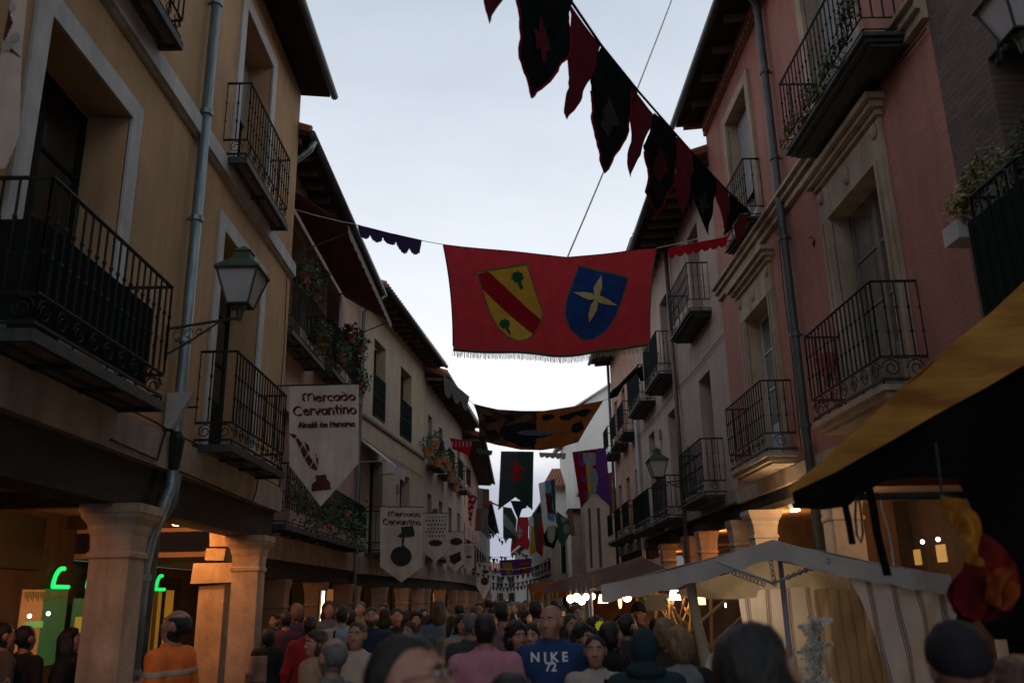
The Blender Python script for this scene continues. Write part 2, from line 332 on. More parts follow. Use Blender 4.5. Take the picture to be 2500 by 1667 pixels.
def roof(F, s0, s1, z, over, parent, tiles=M_roof, rise=2.2, back=7, rafters=True, step=.6, gut=M_dkpipe, tile_step=.2):
    mb = MB()   # boarded eaves + sloping sheet behind
    sl = rise/back
    mb.hexa([F(s0-.03, -.3, z+.02), F(s1+.03, -.3, z+.02), F(s1+.03, over, z-.05), F(s0-.03, over, z-.05), F(s0-.03, -.3, z+.12), F(s1+.03, -.3, z+.12), F(s1+.03, over, z+.03), F(s0-.03, over, z+.03)])
    o = mb.build('eaves', M_eave, parent)
    if rafters:
        n = int((s1-s0)/step)
        for i in range(n+1):
            x = s0+.1+(s1-s0-.2)*i/n; r = MB(); r.hexa([F(x-.05, -.2, z-.11), F(x+.05, -.2, z-.11), F(x+.05, over-.14, z-.17), F(x-.05, over-.14, z-.17), F(x-.05, -.2, z+.01), F(x+.05, -.2, z+.01), F(x+.05, over-.14, z-.058), F(x-.05, over-.14, z-.058)]); r.build('rafter_end', M_raf, o)
    t = MB(); k = int((s1-s0)/tile_step)
    for i in range(k+1):
        x = s0+(s1-s0)*i/k; t.tube([(x, over+.05, z+.08), (x, -back, z+.20+rise+over*sl)], .075 if tile_step < .3 else tile_step*.4, 6, F)
    t.hexa([F(s0-.04, over+.02, z+.032), F(s1+.04, over+.02, z+.032), F(s1+.04, -back, z+.1+rise), F(s0-.04, -back, z+.1+rise), F(s0-.04, over+.02, z+.06), F(s1+.04, over+.02, z+.06), F(s1+.04, -back, z+.16+rise), F(s0-.04, -back, z+.16+rise)])
    t.build('roof', tiles, parent)
    g = MB(); g.tube([(s0-.05, over+.08, z-.03), (s1+.05, over+.08, z-.03)], .07, 10, F); g.build('gutter', gut, parent, smooth=True)
# ================================================================== ground
def struct(name, mb, m): return mb.build(name, m, None, kind='structure')
g = MB(); g.add([(-400, -60, 0), (400, -60, 0), (400, 900, 0), (-400, 900, 0)], [(0, 1, 2, 3)]); struct('ground', g, M_gnd)
g = MB(); g.box((-3.35, -20, .004), (-3.2, 100, .10)); struct('kerb', g, M_kerb)
g = MB(); g.box((-7.2, -20, .004), (-3.352, 100, .096)); struct('pavement', g, mat('pavement_stone', (.17, .15, .13), .8, (.11, .10, .09), 3, bump=.3))
g = MB(); g.box((4.2, -20, .004), (4.35, 100, .10)); struct('kerb', g, M_kerb)
g = MB(); g.box((4.352, -20, .004), (8.2, 100, .096)); struct('pavement', g, MC['pavement_stone'])
def lamp_light(name, loc, power, col, r=.08, size=None, root=None):
    l = bpy.data.lights.new(name, 'POINT'); l.energy = power; l.color = col; l.shadow_soft_size = r
    o = bpy.data.objects.new(name, l); COL.objects.link(o)
    if root: o.parent = root; o.location = Vector(loc)-ROOT[root]
    else: o.location = loc
    return o
ORG = (1, .37, .095); LP = 2.1
M_lampw = mat('lit_lamp_lens', (1, .8, .55), emit=(1, .74, .42), estr=14)
# ================================================================== LEFT 1 : ochre house over an arcade
F = FR((-3.7, -3), (-3.7, 14.27), 'L'); S = lambda y: y+3
L1 = empty('arcaded_house', (-3.7, 5, 0), 'ochre rendered house with white door surrounds and stone arcade, nearest on the left', 'house')
holes = [(S(6.13), S(7.72), 3.70, 6.53), (S(10.68), S(12.52), 3.70, 6.60), (S(6.1), S(7.5), 7.58, 10.3), (S(10.9), S(12.36), 7.58, 10.25), (S(.6), S(2.2), 3.7, 6.53)]
wall(F, 0, S(14.27), 3.60, 11.0, holes, .42, M_yel, L1)
mb = MB(); mb.box((0, -.02, 7.30), (S(14.27)+.001, .09, 7.53), F); mb.box((0, -.02, 7.27), (S(14.27)+.001, .05, 7.299), F); mb.build('string_course', M_whi, L1)
mb = MB(); mb.box((0, -.5, 3.23), (S(14.27)+.002, .07, 3.598), F); mb.build('fascia', M_plinth, L1)
mb = MB(); mb.box((0, -.42, 2.78), (S(14.2), -.04, 3.229), F); mb.build('timber_beam', M_beam, L1)
for a, b, c, d in holes[:4]: surround(F, a, b, c, d, .22, .03, M_whi, L1)
for i, (a, b, c, d) in enumerate(holes):
    french(F, a, b, c, d, L1, .42, M_wood, M_glassd, rows=4, name='balcony_door', lowsolid=.9, shutter=.42 if i == 3 else 0)
balcony(F, S(5.66), S(8.04), 3.58, 1.24, .50, L1)
balcony(F, S(10.22), S(12.72), 3.56, 1.24, .48, L1)
balcony(F, S(5.5), S(8.0), 7.50, 1.24, .34, L1)
balcony(F, S(10.36), S(12.6), 7.44, 1.22, .35, L1)
mb = MB()   # dark boarding tied behind the near balcony bars
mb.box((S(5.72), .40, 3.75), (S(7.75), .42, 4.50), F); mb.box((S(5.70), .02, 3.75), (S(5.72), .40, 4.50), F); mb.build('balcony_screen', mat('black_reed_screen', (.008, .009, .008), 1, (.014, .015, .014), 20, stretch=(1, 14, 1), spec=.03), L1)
roof(F, 0, S(14.33), 10.99, .53, L1, rafters=False)
pipe([(S(9.42), .11, 10.9), (S(9.42), .11, 3.25), (S(9.34), .13, 3.02), (S(9.16), .14, 2.80), (S(9.08), .08, 2.5), (S(9.08), .04, 2.2), (S(9.08), .03, .1)], .062, M_zinc, L1, F, [(S(9.42), .11, z) for z in (9.2, 7.62, 6.2, 4.7)]+[(S(9.08), .04, 2.1), (S(9.08), .03, 1.2)])
pipe([(S(9.62), .09, 3.2), (S(9.5), .12, 2.9), (S(9.28), .05, 2.6), (S(9.26), .02, .1)], .04, M_dkpipe, L1, F, [(S(9.26), .02, 1.6)])
mb = MB(); mb.tube([(S(y), .09, z) for y, z in ((7.9, 3.30), (9.0, 3.28), (9.1, 3.5), (9.15, 3.6))], .012, 5, F); mb.tube([(S(y), .075, z) for y, z in ((9.6, 3.26), (11, 3.24), (12.6, 3.22), (12.75, 3.4), (12.8, 3.58))], .010, 5, F); mb.build('wall_cable', M_cable, L1)
def column(F, s, o, parent, ztop=2.78, wdt=.40, m=M_stone, cap=True, fl=1.0):
    x, y, _ = F(s, o, 0); mb = MB(); hw = wdt/2
    prof = [(hw+.10, .1), (hw+.10, .32), (hw+.04, .40), (hw, .44), (hw*.99, ztop-.52), (hw+.02, ztop-.50), (hw+.02, ztop-.46), (hw, ztop-.44), (hw+.01, ztop-.30), (hw+fl*.03, ztop-.24), (hw+fl*.035, ztop-.20), (hw+fl*.08, ztop-.13), (hw+fl*.09, ztop-.09), (hw+fl*.10, ztop-.085), (hw+fl*.10, ztop-.002)]
    mb.lathe(prof, (x, y, 0), 4, sq=True); return mb.build('column', m, parent)
for y in (.1, 4.3, 8.70, 13.18): column(F, S(y), -.08, L1, wdt=.38)
# arcade interior: ceiling, back wall with shops
mb = MB(); mb.box((0, -3.3, 3.2), (S(14.27), -.421, 3.3), F); mb.build('arcade_ceiling', M_ceil, L1)
for y in (2.2, 6.5, 10.9, 14.0):
    mb = MB(); mb.box((S(y)-.09, -3.2, 3.0), (S(y)+.09, -.43, 3.199), F); mb.build('ceiling_joist', M_beam, L1)
FB = FR((-6.9, -3), (-6.9, 14.27), 'L')
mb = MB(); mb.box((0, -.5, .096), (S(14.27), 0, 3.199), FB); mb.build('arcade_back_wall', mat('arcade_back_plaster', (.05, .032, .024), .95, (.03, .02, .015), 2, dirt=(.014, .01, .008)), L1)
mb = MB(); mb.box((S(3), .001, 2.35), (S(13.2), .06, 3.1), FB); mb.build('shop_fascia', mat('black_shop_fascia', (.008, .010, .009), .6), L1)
M_neon = mat('green_neon', (.02, .8, .2), emit=(.01, .80, .16), estr=1.05)
def neon(px, py, w_, h_, full=1):
    s_, z_ = FB.at(px, py, .12); w_ *= .8; h_ *= .9
    pts = [(s_-w_*.5*math.cos(t), .12, z_+h_*math.sin(t)) for t in [math.pi*.5*i/8 for i in range(0, 10)]]
    mb = MB(); mb.tube([(s_+w_*.5, .12, z_)]+[(s_-w_*.5, .12, z_)]+pts[1:], .035, 6, FB); mb.build('neon_arch', M_neon, L1)
a = FB.at(125, 1433, .12); b = FB.at(172, 1433, .12); wn = b[0]-a[0]; hn = FB.at(148, 1383, .12)[1]-a[1]
neon(148, 1432, wn, hn); neon(229, 1434, wn, hn); neon(391, 1438, wn*.9, hn*.95)
def rectB(name, x0, y0, x1, y1, m, o=.02, parent=L1, FF=None):
    FF = FF or FB; s0, z1 = FF.at(x0, y0, o); s1 = FF.at(x1, y0, o)[0]; z0 = FF.at((x0+x1)/2, y1, o)[1]; z0 = max(z0, .15)
    mb = MB(); mb.box((min(s0, s1), o-.02, z0), (max(s0, s1), o, z1), FF); return mb.build(name, m, parent)
M_org = mat('lit_shop_interior', (.25, .12, .05), .8, (.14, .07, .03), 3, emit=(.30, .12, .035), estr=.55)
M_grn = mat('green_shop_panel', (.03, .12, .055), .5, (.02, .08, .04), 2, emit=(.012, .06, .02), estr=.6)
M_ylw = mat('yellow_lit_blind', (.40, .28, .05), .7, (.33, .22, .04), 2, emit=(.34, .20, .02), estr=.30)
rectB('shop_window', 58, 1438, 110, 1600, M_org, .03); rectB('shop_window', 110, 1436, 168, 1620, M_grn, .03)
rectB('shop_window', 182, 1460, 240, 1620, M_grn, .03); rectB('shop_window', 352, 1440, 401, 1660, M_ylw, .03); rectB('shop_window', 407, 1440, 426, 1660, M_ylw, .03)
rectB('window_bar', 380, 1440, 388, 1660, mat('brown_bar', (.16, .09, .02), .7), .05); rectB('window_frame', 400, 1435, 406, 1660, M_wood, .06)
rectB('shop_poster', 187, 1505, 203, 1545, mat('yellow_poster', (.5, .4, .08), .7, emit=(.35, .28, .03), estr=.4), .05)
rectB('shop_poster', 62, 1517, 106, 1532, mat('pale_green_sign', (.15, .4, .15), .7, emit=(.10, .26, .07), estr=.6), .05)
for p in ((72, 1503), (118, 1497)):
    s_, z_ = FB.at(*p, .2); mb = MB(); mb.ball(FB(s_, .2, z_), .03); mb.build('shop_spotlight', mat('lit_spot', (1, .95, .85), emit=(1, .93, .8), estr=6), L1)
mb = MB()   # fretwork strip along the tops of the shop windows
for i in range(26):
    s_, z_ = FB.at(64+i*4.1, 1440, .05); mb.box((s_, .04, z_-.10-.03*(i % 3)), (s_+.012, .05, z_-.02), FB); mb.box((s_-.02, .04, z_-.06-.01*(i % 2)), (s_+.03, .049, z_-.05-.01*(i % 2)), FB)
mb.build('window_fretwork', mat('pale_fretwork', (.22, .22, .10), .7), L1)
# inner broken pillar with block
q = Vector(FB(S(14.0), 1.95, 0)); pl = MB()
c = atY(523, 1500, 13.9)
pl = MB()
def rough(mb, x0, x1, y0, y1, z0, z1, j=.02, n=3):
    for i in range(n):
        a, b = z0+(z1-z0)*i/n, z0+(z1-z0)*(i+1)/n
    P = [(x, y, z) for z in (z0, z1) for x, y in ((x0, y0), (x1, y0), (x1, y1), (x0, y1))]
    mb.hexa([(x+random.uniform(-j, j), y+random.uniform(-j, j), z+random.uniform(-j, j)) for x, y, z in P])
rough(pl, c.x-.20, c.x+.20, 13.7, 14.1, .1, 2.10); P1 = pl.build('inner_pillar', M_stone, L1)
pl = MB(); rough(pl, c.x-.29, c.x+.31, 13.62, 14.18, 2.13, 2.43); pl.build('pillar_block', M_stone, P1)
pl = MB(); rough(pl, c.x-.15, c.x+.16, 13.7, 14.1, 2.45, 2.64); rough(pl, c.x-.06, c.x+.5, 13.6, 14.05, 2.66, 2.9, .01); rough(pl, c.x-.15, c.x+.2, 13.7, 14.1, 2.91, 3.2, .01); pl.build('pillar_head', M_stone, P1)
# recessed ceiling lamps
def arcade_lamp(F, s, o, z, parent, power=26, col=ORG, seen=True):
    x, y, _ = F(s, o, 0); mb = MB(); mb.lathe([(.10, -.06), (.16, -.035), (.17, 0)], (x, y, z), 14); l = mb.build('ceiling_lamp', M_dkpipe, parent)
    mb = MB(); mb.lathe([(.09, -.085), (.125, -.062)], (x, y, z), 14); mb.build('lamp_lens', M_lampw, l)
    a = bpy.data.lights.new('arcade_lamp_light', 'POINT'); a.energy = power*LP; a.color = col; a.shadow_soft_size = .1
    ob = bpy.data.objects.new('arcade_lamp_light', a); COL.objects.link(ob); ob.location = (x, y, z-.25)
q = atX(440, 1273, -4.75)
arcade_lamp(F, S(q.y), -1.05, min(q.z+.03, 3.19), L1, 24)
arcade_lamp(F, S(6.6), -.62, 3.19, L1, 19); arcade_lamp(F, S(11.6), -.75, 3.19, L1, 36); arcade_lamp(F, S(2.0), -1.2, 3.19, L1, 5)
# small projecting sign box
s_, z_ = F.at(452, 1005, .2)
sg = empty('bracket_sign', F(s_, 0, z_), 'small pale folded bracket sign with dark pendant beside the downpipe', 'sign')
mb = MB(); mb.hexa([F(s_-.1, .02, z_-.2), F(s_+.1, .02, z_-.2), F(s_+.1, .10, z_-.2), F(s_-.1, .10, z_-.2), F(s_-.09, .02, z_+.2), F(s_+.05, .02, z_+.2), F(s_+.05, .30, z_+.2), F(s_-.09, .30, z_+.2)]); mb.build('sign_panel', M_whi, sg)
mb = MB(); mb.lathe([(.02, -.75), (.06, -.6), (.09, -.3), (.05, -.22), (.01, -.2)], F(s_+.03, .12, z_), 8); mb.tube([(s_, .01, z_+.05), (s_, .34, z_+.05)], .012, 5, F); mb.build('pendant', M_iron, sg)
# ================================================================== LEFT 2 : pink house, set back
def arc(F, L, parent, zb, zf, wallm, colm=M_stone, cols=(), lamp=True, back=3.0, power=18, doors=True):
    """ground-floor arcade: fascia, beam, ceiling, columns, back wall with lit shop fronts"""
    mb = MB(); mb.box((0, -.4, zb), (L, .06, zf-.002), F); mb.build('fascia', M_plinth, parent)
    mb = MB(); mb.box((.02, -.4, zb-.32), (L-.02, -.05, zb-.002), F); mb.build('timber_beam', M_beam, parent)
    mb = MB(); mb.box((0, -back, zb), (L, -.402, zb+.08), F); mb.build('arcade_ceiling', M_ceil, parent)
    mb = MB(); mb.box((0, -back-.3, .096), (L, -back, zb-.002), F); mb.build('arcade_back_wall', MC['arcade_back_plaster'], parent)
    for c in cols: column(F, c, -.12, parent, zb-.32, .38, colm, fl=.45)
    if doors:
        n = max(1, int(L/2.4))
        for i in range(n):
            s = L*(i+.5)/n
            mb = MB(); mb.box((s-.6, -back+.01, .1), (s+.6, -back+.06, 2.35), F); d = mb.build('shop_front', M_wood, parent)
            if i % 2 == 0:
                mb = MB(); mb.box((s-.5, -back+.061, .9), (s+.5, -back+.08, 2.2), F); mb.build('lit_window', M_org, d)
    if lamp:
        n = max(1, int(L/4.5))
        for i in range(n): arcade_lamp(F, L*(i+.5)/n, -1.4, zb-.003, parent, power)
F = FR((-4.12, 14.27), (-3.97, 23.1), 'L'); Ln = F.L
L2 = empty('pink_house', (-4.1, 18, 0), 'pink rendered house with flower balconies under a brown awning, behind the ochre house', 'house')
h2 = [(1.0, 2.4, 6.5, 8.9), (4.6, 6.0, 6.7, 9.0), (1.0, 2.4, 3.0, 5.3), (4.6, 6.0, 3.0, 5.3)]
wall(F, 0, Ln, 2.95, 10.2, h2, .3, M_pinkR, L2)
for h in h2: french(F, *h, L2, .3, M_wood, M_glassd)
for h in h2[:2]: surround(F, *h, .12, .02, M_whi, L2)
b1 = balcony(F, .35, 2.95, 6.36, 1.15, .42, L2, knobs=False, step=.11, scrolls=False)
b2 = balcony(F, 3.7, 7.1, 6.55, 1.15, .42, L2, knobs=False, step=.11, scrolls=False)
b3 = balcony(F, .3, 8.0, 2.98, 1.10, .5, L2, knobs=False, step=.12, scrolls=False)
roof(F, 0, Ln, 10.12, .60, L2, tile_step=.24)
arc(F, Ln, L2, 2.55, 2.95, M_pinkR, mat('brown_stone', (.27, .17, .12), .9, (.19, .12, .085), 2.4, bump=.4), (2.2, 5.4, 8.5), power=10)
pipe([(Ln-.1, .68, 10.05), (Ln-.1, .5, 9.85), (Ln-.1, .12, 9.55), (Ln-.1, .1, 3), (Ln-.1, .1, .1)], .05, M_zinc, L2, F, [(Ln-.1, .1, z) for z in (8, 6, 4)])
pipe([(.15, .68, 10.05), (.15, .6, 9.85), (.15, .3, 9.6), (.15, .1, 9.4), (.15, .1, 9.0)], .06, M_zinc, L2, F)
mb = MB()  # green garland along the long first-floor rail
for i in range(26): leaves(mb, F(.5+i*.28, .5, 3.5+.22*math.sin(i*.8)), (.2, .16, .42), 40, .06)
mb.build('balcony_foliage', M_leaf1, b3)
mb = MB(); [mb.ball(F(x, .58, z), .05) for x, z in ((3.2, 3.25), (5.0, 3.6), (7.4, 4.2))]; mb.build('red_flowers', mat('red_geranium', (.5, .03, .03), .7), b3)
k = 0
for (s, z, bb) in ((.8, 7.45, b1), (2.2, 6.66, b1), (1.6, 7.62, b1), (4.2, 6.85, b2), (5.2, 7.6, b2), (6.3, 7.66, b2), (6.6, 6.85, b2)):
    x, y, _ = F(s, .48, 0)
    pt = empty('flower_pot', (x, y, z), ['clay pot hung on the near end of the first pink-house balcony', 'clay pot low on the far end of the first pink-house balcony', 'clay pot on the rail in the middle of the first pink-house balcony', 'clay pot low at the near end of the second pink-house balcony', 'clay pot on the middle rail of the second pink-house balcony', 'clay pot on the far rail of the second pink-house balcony with bushy plant', 'clay pot low at the far end of the second pink-house balcony'][k], 'flower pot', 'flower pots on the pink house balconies')
    mb = MB(); mb.lathe([(.075, 0), (.11, .17), (.125, .17), (.125, .21)], (x, y, z), 10); mb.build('pot', M_pot, pt)
    mb = MB(); leaves(mb, (x, y, z+.25), (.28, .24, .26), 150, .07); leaves(mb, (x+.05, y, z+.0), (.22, .2, .25), 60, .06); mb.build('foliage', M_leaf1, pt); k += 1
# awning over the top-floor balconies
M_awn = mat('brown_awning_canvas', (.20, .095, .08), .9, (.15, .07, .06), 4, trans=.35)
OA = 1.25; A0, A1 = F.at(850, 553, OA), F.at(955, 788, OA)
aw = empty('awning', F(A0[0], 0, A0[1]), 'reddish brown awning let down over the pink house balconies', 'awning')
def sheet(P00, P10, P11, P01, nu, nv, sag=0, wr=0, thick=.006, sc=3.0, seed=0):
    mb = MB(); V = []
    P00, P10, P11, P01 = map(Vector, (P00, P10, P11, P01)); nrm = (P10-P00).cross(P01-P00).normalized()
    for s in (0, 1):
        for j in range(nv+1):
            for i in range(nu+1):
                u, v = i/nu, j/nv; p = (P00*(1-u)+P10*u)*(1-v)+(P01*(1-u)+P11*u)*v
                p = p+Vector((0, 0, -1))*sag*math.sin(math.pi*u)*math.sin(math.pi*v)+nrm*(wr*math.sin(sc*6.28*u+1.3*math.sin(5*v+seed)+seed)*(.3+.7*v)+(thick if s else 0)); V.append(p)
    n = (nu+1)*(nv+1); fs = []
    for s in (0, 1):
        for j in range(nv):
            for i in range(nu): a = s*n+j*(nu+1)+i; fs.append((a, a+1, a+nu+2, a+nu+1))
    for i in range(nu): a = i; fs.append((a, a+1, n+a+1, n+a)); a = nv*(nu+1)+i; fs.append((a, a+1, n+a+1, n+a))
    for j in range(nv): a = j*(nu+1); fs.append((a, a+nu+1, n+a+nu+1, n+a)); a += nu; fs.append((a, a+nu+1, n+a+nu+1, n+a))
    mb.add(V, fs); return mb
sheet(F(.2, .05, A0[1]+.72), F(A1[0], .05, A1[1]+.72), F(A1[0], OA, A1[1]), F(A0[0], OA, A0[1]), 20, 6, .05, .015).build('awning_canvas', M_awn, aw, smooth=True)
mb = MB(); n = 46; zs = []
for i in range(n+1):
    t = i/n; s = A0[0]+(A1[0]-A0[0])*t; z = A0[1]+(A1[1]-A0[1])*t; zs.append((s, z))
for i in range(n):
    s, z = zs[i]; s2, z2 = zs[i+1]; dd = .13+.05*abs(math.sin(i*.9)); mb.box((s, OA, z-dd), (s2, OA+.008, z-.005), F)
mb.build('valance', mat('pale_valance', (.34, .27, .22), .9, trans=.3), aw)
mb = MB(); mb.tube([(A0[0], OA, A0[1]), (A1[0], OA, A1[1])], .02, 6, F)
for s, z in (zs[2], zs[n//2], zs[-2]): mb.tube([(s, .03, z-.5), (s, OA, z)], .015, 5, F)
mb.build('awning_frame', M_dkpipe, aw)
# ================================================================== LEFT 3 : cream house
F = FR((-3.97, 23.15), (-2.93, 31.6), 'L'); Ln = F.L
L3 = empty('cream_house', (-3.5, 27, 0), 'cream rendered house with two grilled upper windows and brown string line', 'house')
def hole(F, x0, x1, yt, yb, o=0):
    a, zt = F.at(x0, yt, o); b, _ = F.at(x1, yt, o); _, zb = F.at((x0+x1)/2, yb, o); return (a, b, zb, zt)
w1 = F.at(913, 880); w1b = F.at(940, 950); w2 = F.at(978, 945); w2b = F.at(1004, 1000)
uz = w1[1]; lz0 = F.at(905, 1095)[1]
h3 = [(w1[0], w1b[0], 6.95, 9.3), (w2[0], w2b[0], 6.95, 9.3), (F.at(905, 1095)[0], F.at(936, 1110)[0], 3.0, 5.75), (F.at(977, 1140)[0], F.at(1001, 1150)[0], 3.9, 5.75)]
wall(F, 0, Ln, 2.95, 10.4, h3, .3, M_cream, L3)
for i, h in enumerate(h3):
    o = french(F, *h, L3, .3, M_wood, M_glassd, rows=3)
    if i < 2:
        mb = MB(); bars(mb, F, (h[0]+.02, .02), (h[1]-.02, .02), h[2]+.05, h[2]+1.25, .09, .012, False)
        for z in (.05, .65, 1.25): mb.tube([(h[0], .02, h[2]+z), (h[1], .02, h[2]+z)], .018, 5, F)
        for k in range(3):
            for m_ in range(3): scroll(mb, F, lambda a, b: (a, .02, b), (h[0]+(h[1]-h[0])*(k+.5)/3, h[2]+.25+.35*m_), .12)
        mb.build('window_grille', M_iron, o)
mb = MB(); mb.box((0, -.01, 6.70), (Ln, .06, 6.78), F); mb.build('string_course', mat('brown_band', (.16, .10, .075), .9), L3)
balcony(F, h3[2][0]-.3, h3[2][1]+.3, 2.98, 1.2, .45, L3)
roof(F, 0, Ln+.4, 10.34, .67, L3, tile_step=.24)
arc(F, Ln, L3, 2.5, 2.95, M_cream, M_stone, (.4, 3.2, 6.0, 8.3), power=12)
# small retracted awning on it
s_, z_ = F.at(880, 1085); aw2 = empty('awning', F(s_, 0, z_), 'small pale awning with scalloped edge half rolled on the cream house', 'awning')
a0 = F.at(876, 1085, .04); e0 = F.at(880, 1092, .5); e1 = F.at(945, 1180, .75)
sheet(F(a0[0], .04, z_+.15), F(a0[0]+2.2, .04, z_+.1), F(a0[0]+2.2, .8, z_-.55), F(a0[0], .8, z_-.5), 12, 4, .03, .01).build('awning_canvas', M_whi, aw2, smooth=True)
mb = MB()
for i in range(18): mb.box((a0[0]+2.2*i/18, .8, z_-.72-.05*(i % 2)-.05*i/18), (a0[0]+2.2*(i+1)/18, .806, z_-.5), F)
mb.build('valance', M_whi, aw2)
mb = MB(); mb.tube([(a0[0]+.1, .02, z_-.5), (a0[0]+.1, .8, z_-.5)], .015, 5, F); mb.tube([(a0[0]+2.1, .02, z_-.6), (a0[0]+2.1, .8, z_-.55)], .015, 5, F); mb.build('awning_frame', M_whi, aw2)
# ================================================================== far houses
def far_house(name, label, p0, p1, side, zt, wm, nw, rows, over=.8, step=.35, balc=(), roofm=M_roof, arcade=True, end_pipe=None, cat='house', winw=.9, slabm='iron', rise=2.2, back=7, power=10, framem=None, zarc=(2.5, 2.95)):
    F = FR(p0, p1, side); L = F.L; o = empty(name, (p0[0], p0[1], 0), label, cat)
    zb = zarc[1] if arcade else .1; hs = []
    for r, (z0, z1) in enumerate(rows):
        for i in range(nw): s = L*(i+.5)/nw; hs.append((s-winw/2, s+winw/2, z0, z1))
    wall(F, 0, L, zb, zt, hs, .28, wm, o, back=back)
    for h in hs: french(F, *h, o, .28, framem or random.choice([M_wood, M_gfr, M_gfr]), M_glassd, rows=3)
    for r, (z0, z1) in enumerate(rows):
        if r in balc:
            for i in range(nw): s = L*(i+.5)/nw; balcony(F, s-winw/2-.35, s+winw/2+.35, z0-.1, 1.15, .5, o, knobs=False, step=.16, scrolls=False, slab=slabm)
    roof(F, 0, L, zt-.05, over, o, roofm, tile_step=step, step=.8, rise=rise, back=back)
    if arcade: arc(F, L, o, zarc[0], zarc[1], wm, M_stone, [L*(i+.3)/max(1, int(L/3)) for i in range(max(1, int(L/3)))], power=power, lamp=power > 0)
    if end_pipe: pipe([(L-.1, .1, zt), (L-.1, .1, .1)], .06, end_pipe, o, F)
    return o, F
L4, F4 = far_house('beige_house', 'beige house with flowery balconies, fourth along the left side', (-2.93, 31.6), (-2.02, 42), 'L', 9.9, M_fbeig, 4, [(3.3, 5.6), (6.6, 8.6)], balc=(0, 1))
L5, F5 = far_house('pink_house', 'far pinkish house with dark projecting eaves on the left, after the beige one', (-2.02, 42), (-1.75, 60), 'L', 9.4, M_salm, 5, [(3.3, 5.4), (6.3, 8.3)], balc=(0,), over=1.0)
L6, F6 = far_house('grey_house', 'most distant grey house down the left side of the street', (-1.75, 60), (-1.5, 88), 'L', 8.0, M_fgrey, 7, [(3.3, 5.2), (5.9, 7.3)], power=8)
# ================================================================== RIGHT 0 + 1 : dark brick house and red brick house
F = FR((4.6, -3), (4.6, 7.84), 'R')
R0 = empty('dark_brick_house', (4.6, 4, 0), 'dark weathered brick house nearest on the right with a covered balcony', 'house')
h0 = [(S(5.6), S(7.0), 3.95, 6.6)]
wall(F, 0, S(7.84), 3.75, 12, h0, .4, M_dkbr, R0)
french(F, *h0[0], R0, .4, M_wood)
bx = F.at(2367, 546, .6); b0 = F.at(2412, 770, .6)
bb = balcony(F, bx[0]-2.4, bx[0], 3.85, 1.2, .6, R0, slab=M_surr, scrolls=False)
mb = MB()
zt_ = bx[1]
for i in range(34): s = bx[0]-2.4+2.4*i/34; mb.box((s, .605, 3.98), (s+.062, .618+.006*(i % 2), zt_), F)
mb.box((bx[0]+.002, .05, 3.98), (bx[0]+.02, .60, zt_), F)
mb.build('balcony_screen', mat('dark_green_slats', (.006, .013, .010), .9, (.010, .018, .015), 10, spec=.05), bb)
mb = MB(); mb.box((bx[0]-.03, .5, 3.5), (bx[0]+.03, .6, zt_+.02), F); mb.build('screen_post', M_iron, bb)
s_, z_ = F.at(2350, 572, .3); mb = MB(); mb.box((s_-.15, .02, z_-.09), (s_+.12, .42, z_+.09), F); mb.build('planter_box', M_whi, bb)
mb = MB(); mb2 = MB()
for i in range(12): leaves(mb, F(s_-.1-.05*i, .35, z_+.18+.02*i), (.14, .18, .16), 50, .045, 0)
mb.build('yellow_foliage', M_leaf2, bb)
for i in range(16): leaves(mb2, F(bx[0]-.5-.12*i, .45, zt_+.2+.05*i), (.2, .28, .28), 110, .05)
mb2.build('green_foliage', M_leaf1, bb)
F = FR((4.6, 7.84), (4.6, 17.07), 'R'); Ln = F.L; T = lambda y: y-7.84
R1 = empty('red_brick_house', (4.6, 12, 0), 'red brick house with carved sandstone door surrounds, nearest full facade on the right', 'house')
h1 = [(T(9.42), T(10.99), 4.0, 6.8), (T(13.92), T(15.43), 3.95, 6.73), (T(9.45), T(10.95), 7.95, 10.75), (T(13.95), T(15.4), 8.05, 10.85)]
wall(F, 0, Ln, 3.75, 11.98, h1, .30, M_red, R1, reveal=M_surr)
for i, h in enumerate(h1): french(F, *h, R1, .24, [mat('weathered_window_frame', (.20, .17, .14), .7, (.13, .11, .09), 5), M_wfr, M_gfr, M_wfr][i], M_glass, rows=4, lowsolid=.75, shutter=[0, 0, .95, .62][i])
for h in h1[:2]: stone_surround(F, *h, R1)
for h in h1[2:]: surround(F, *h, .2, .06, M_surr, R1, name='stone_surround')
mb = MB(); mb.box((-.02, -.02, 7.68), (Ln+.0, .07, 7.80), F); mb.box((-.02, -.02, 7.802), (Ln, .13, 7.90), F); mb.box((-.02, -.02, 7.902), (Ln, .19, 7.955), F); mb.build('string_course', M_surr, R1)
balcony(F, T(8.93), T(11.15), 3.82, 1.3, .55, R1, slab=M_surr, band=.26, thick=.13, rail_r=.016)
balcony(F, T(13.35), T(15.65), 3.80, 1.28, .52, R1, slab=M_surr, band=.26, thick=.13, rail_r=.016)
ub = balcony(F, T(8.2), T(10.95), 7.70, 1.18, .55, R1, slab=M_slab, band=.15, scrolls=False)
balcony(F, T(13.7), T(15.3), 8.0, 1.2, .32, R1, slab=M_slab, band=.15, scrolls=False)
mb = MB(); mb2 = MB()
for i in range(24): leaves(mb, F(T(8.3)+i*.11, .56, 7.95+.08*math.sin(i)+max(0, (6-i))*.06), (.10, .12, .13+max(0, (8-i))*.03), 34+max(0, 8-i)*10, .045, 0)
mb.build('balcony_foliage', mat('leaf_mid_green', (.05, .075, .025), .6, (.10, .12, .04), 12), ub)
roof(F, -.3, Ln+.02, 11.86, .64, R1, step=.9)
mb = MB(); mb.box((0, -.02, 11.55), (Ln, .06, 11.67), F)
for i in range(int(Ln/.16)): mb.box((i*.16, .061, 11.56), (i*.16+.08, .12, 11.80), F)
mb.build('dentil_course', M_red, R1)
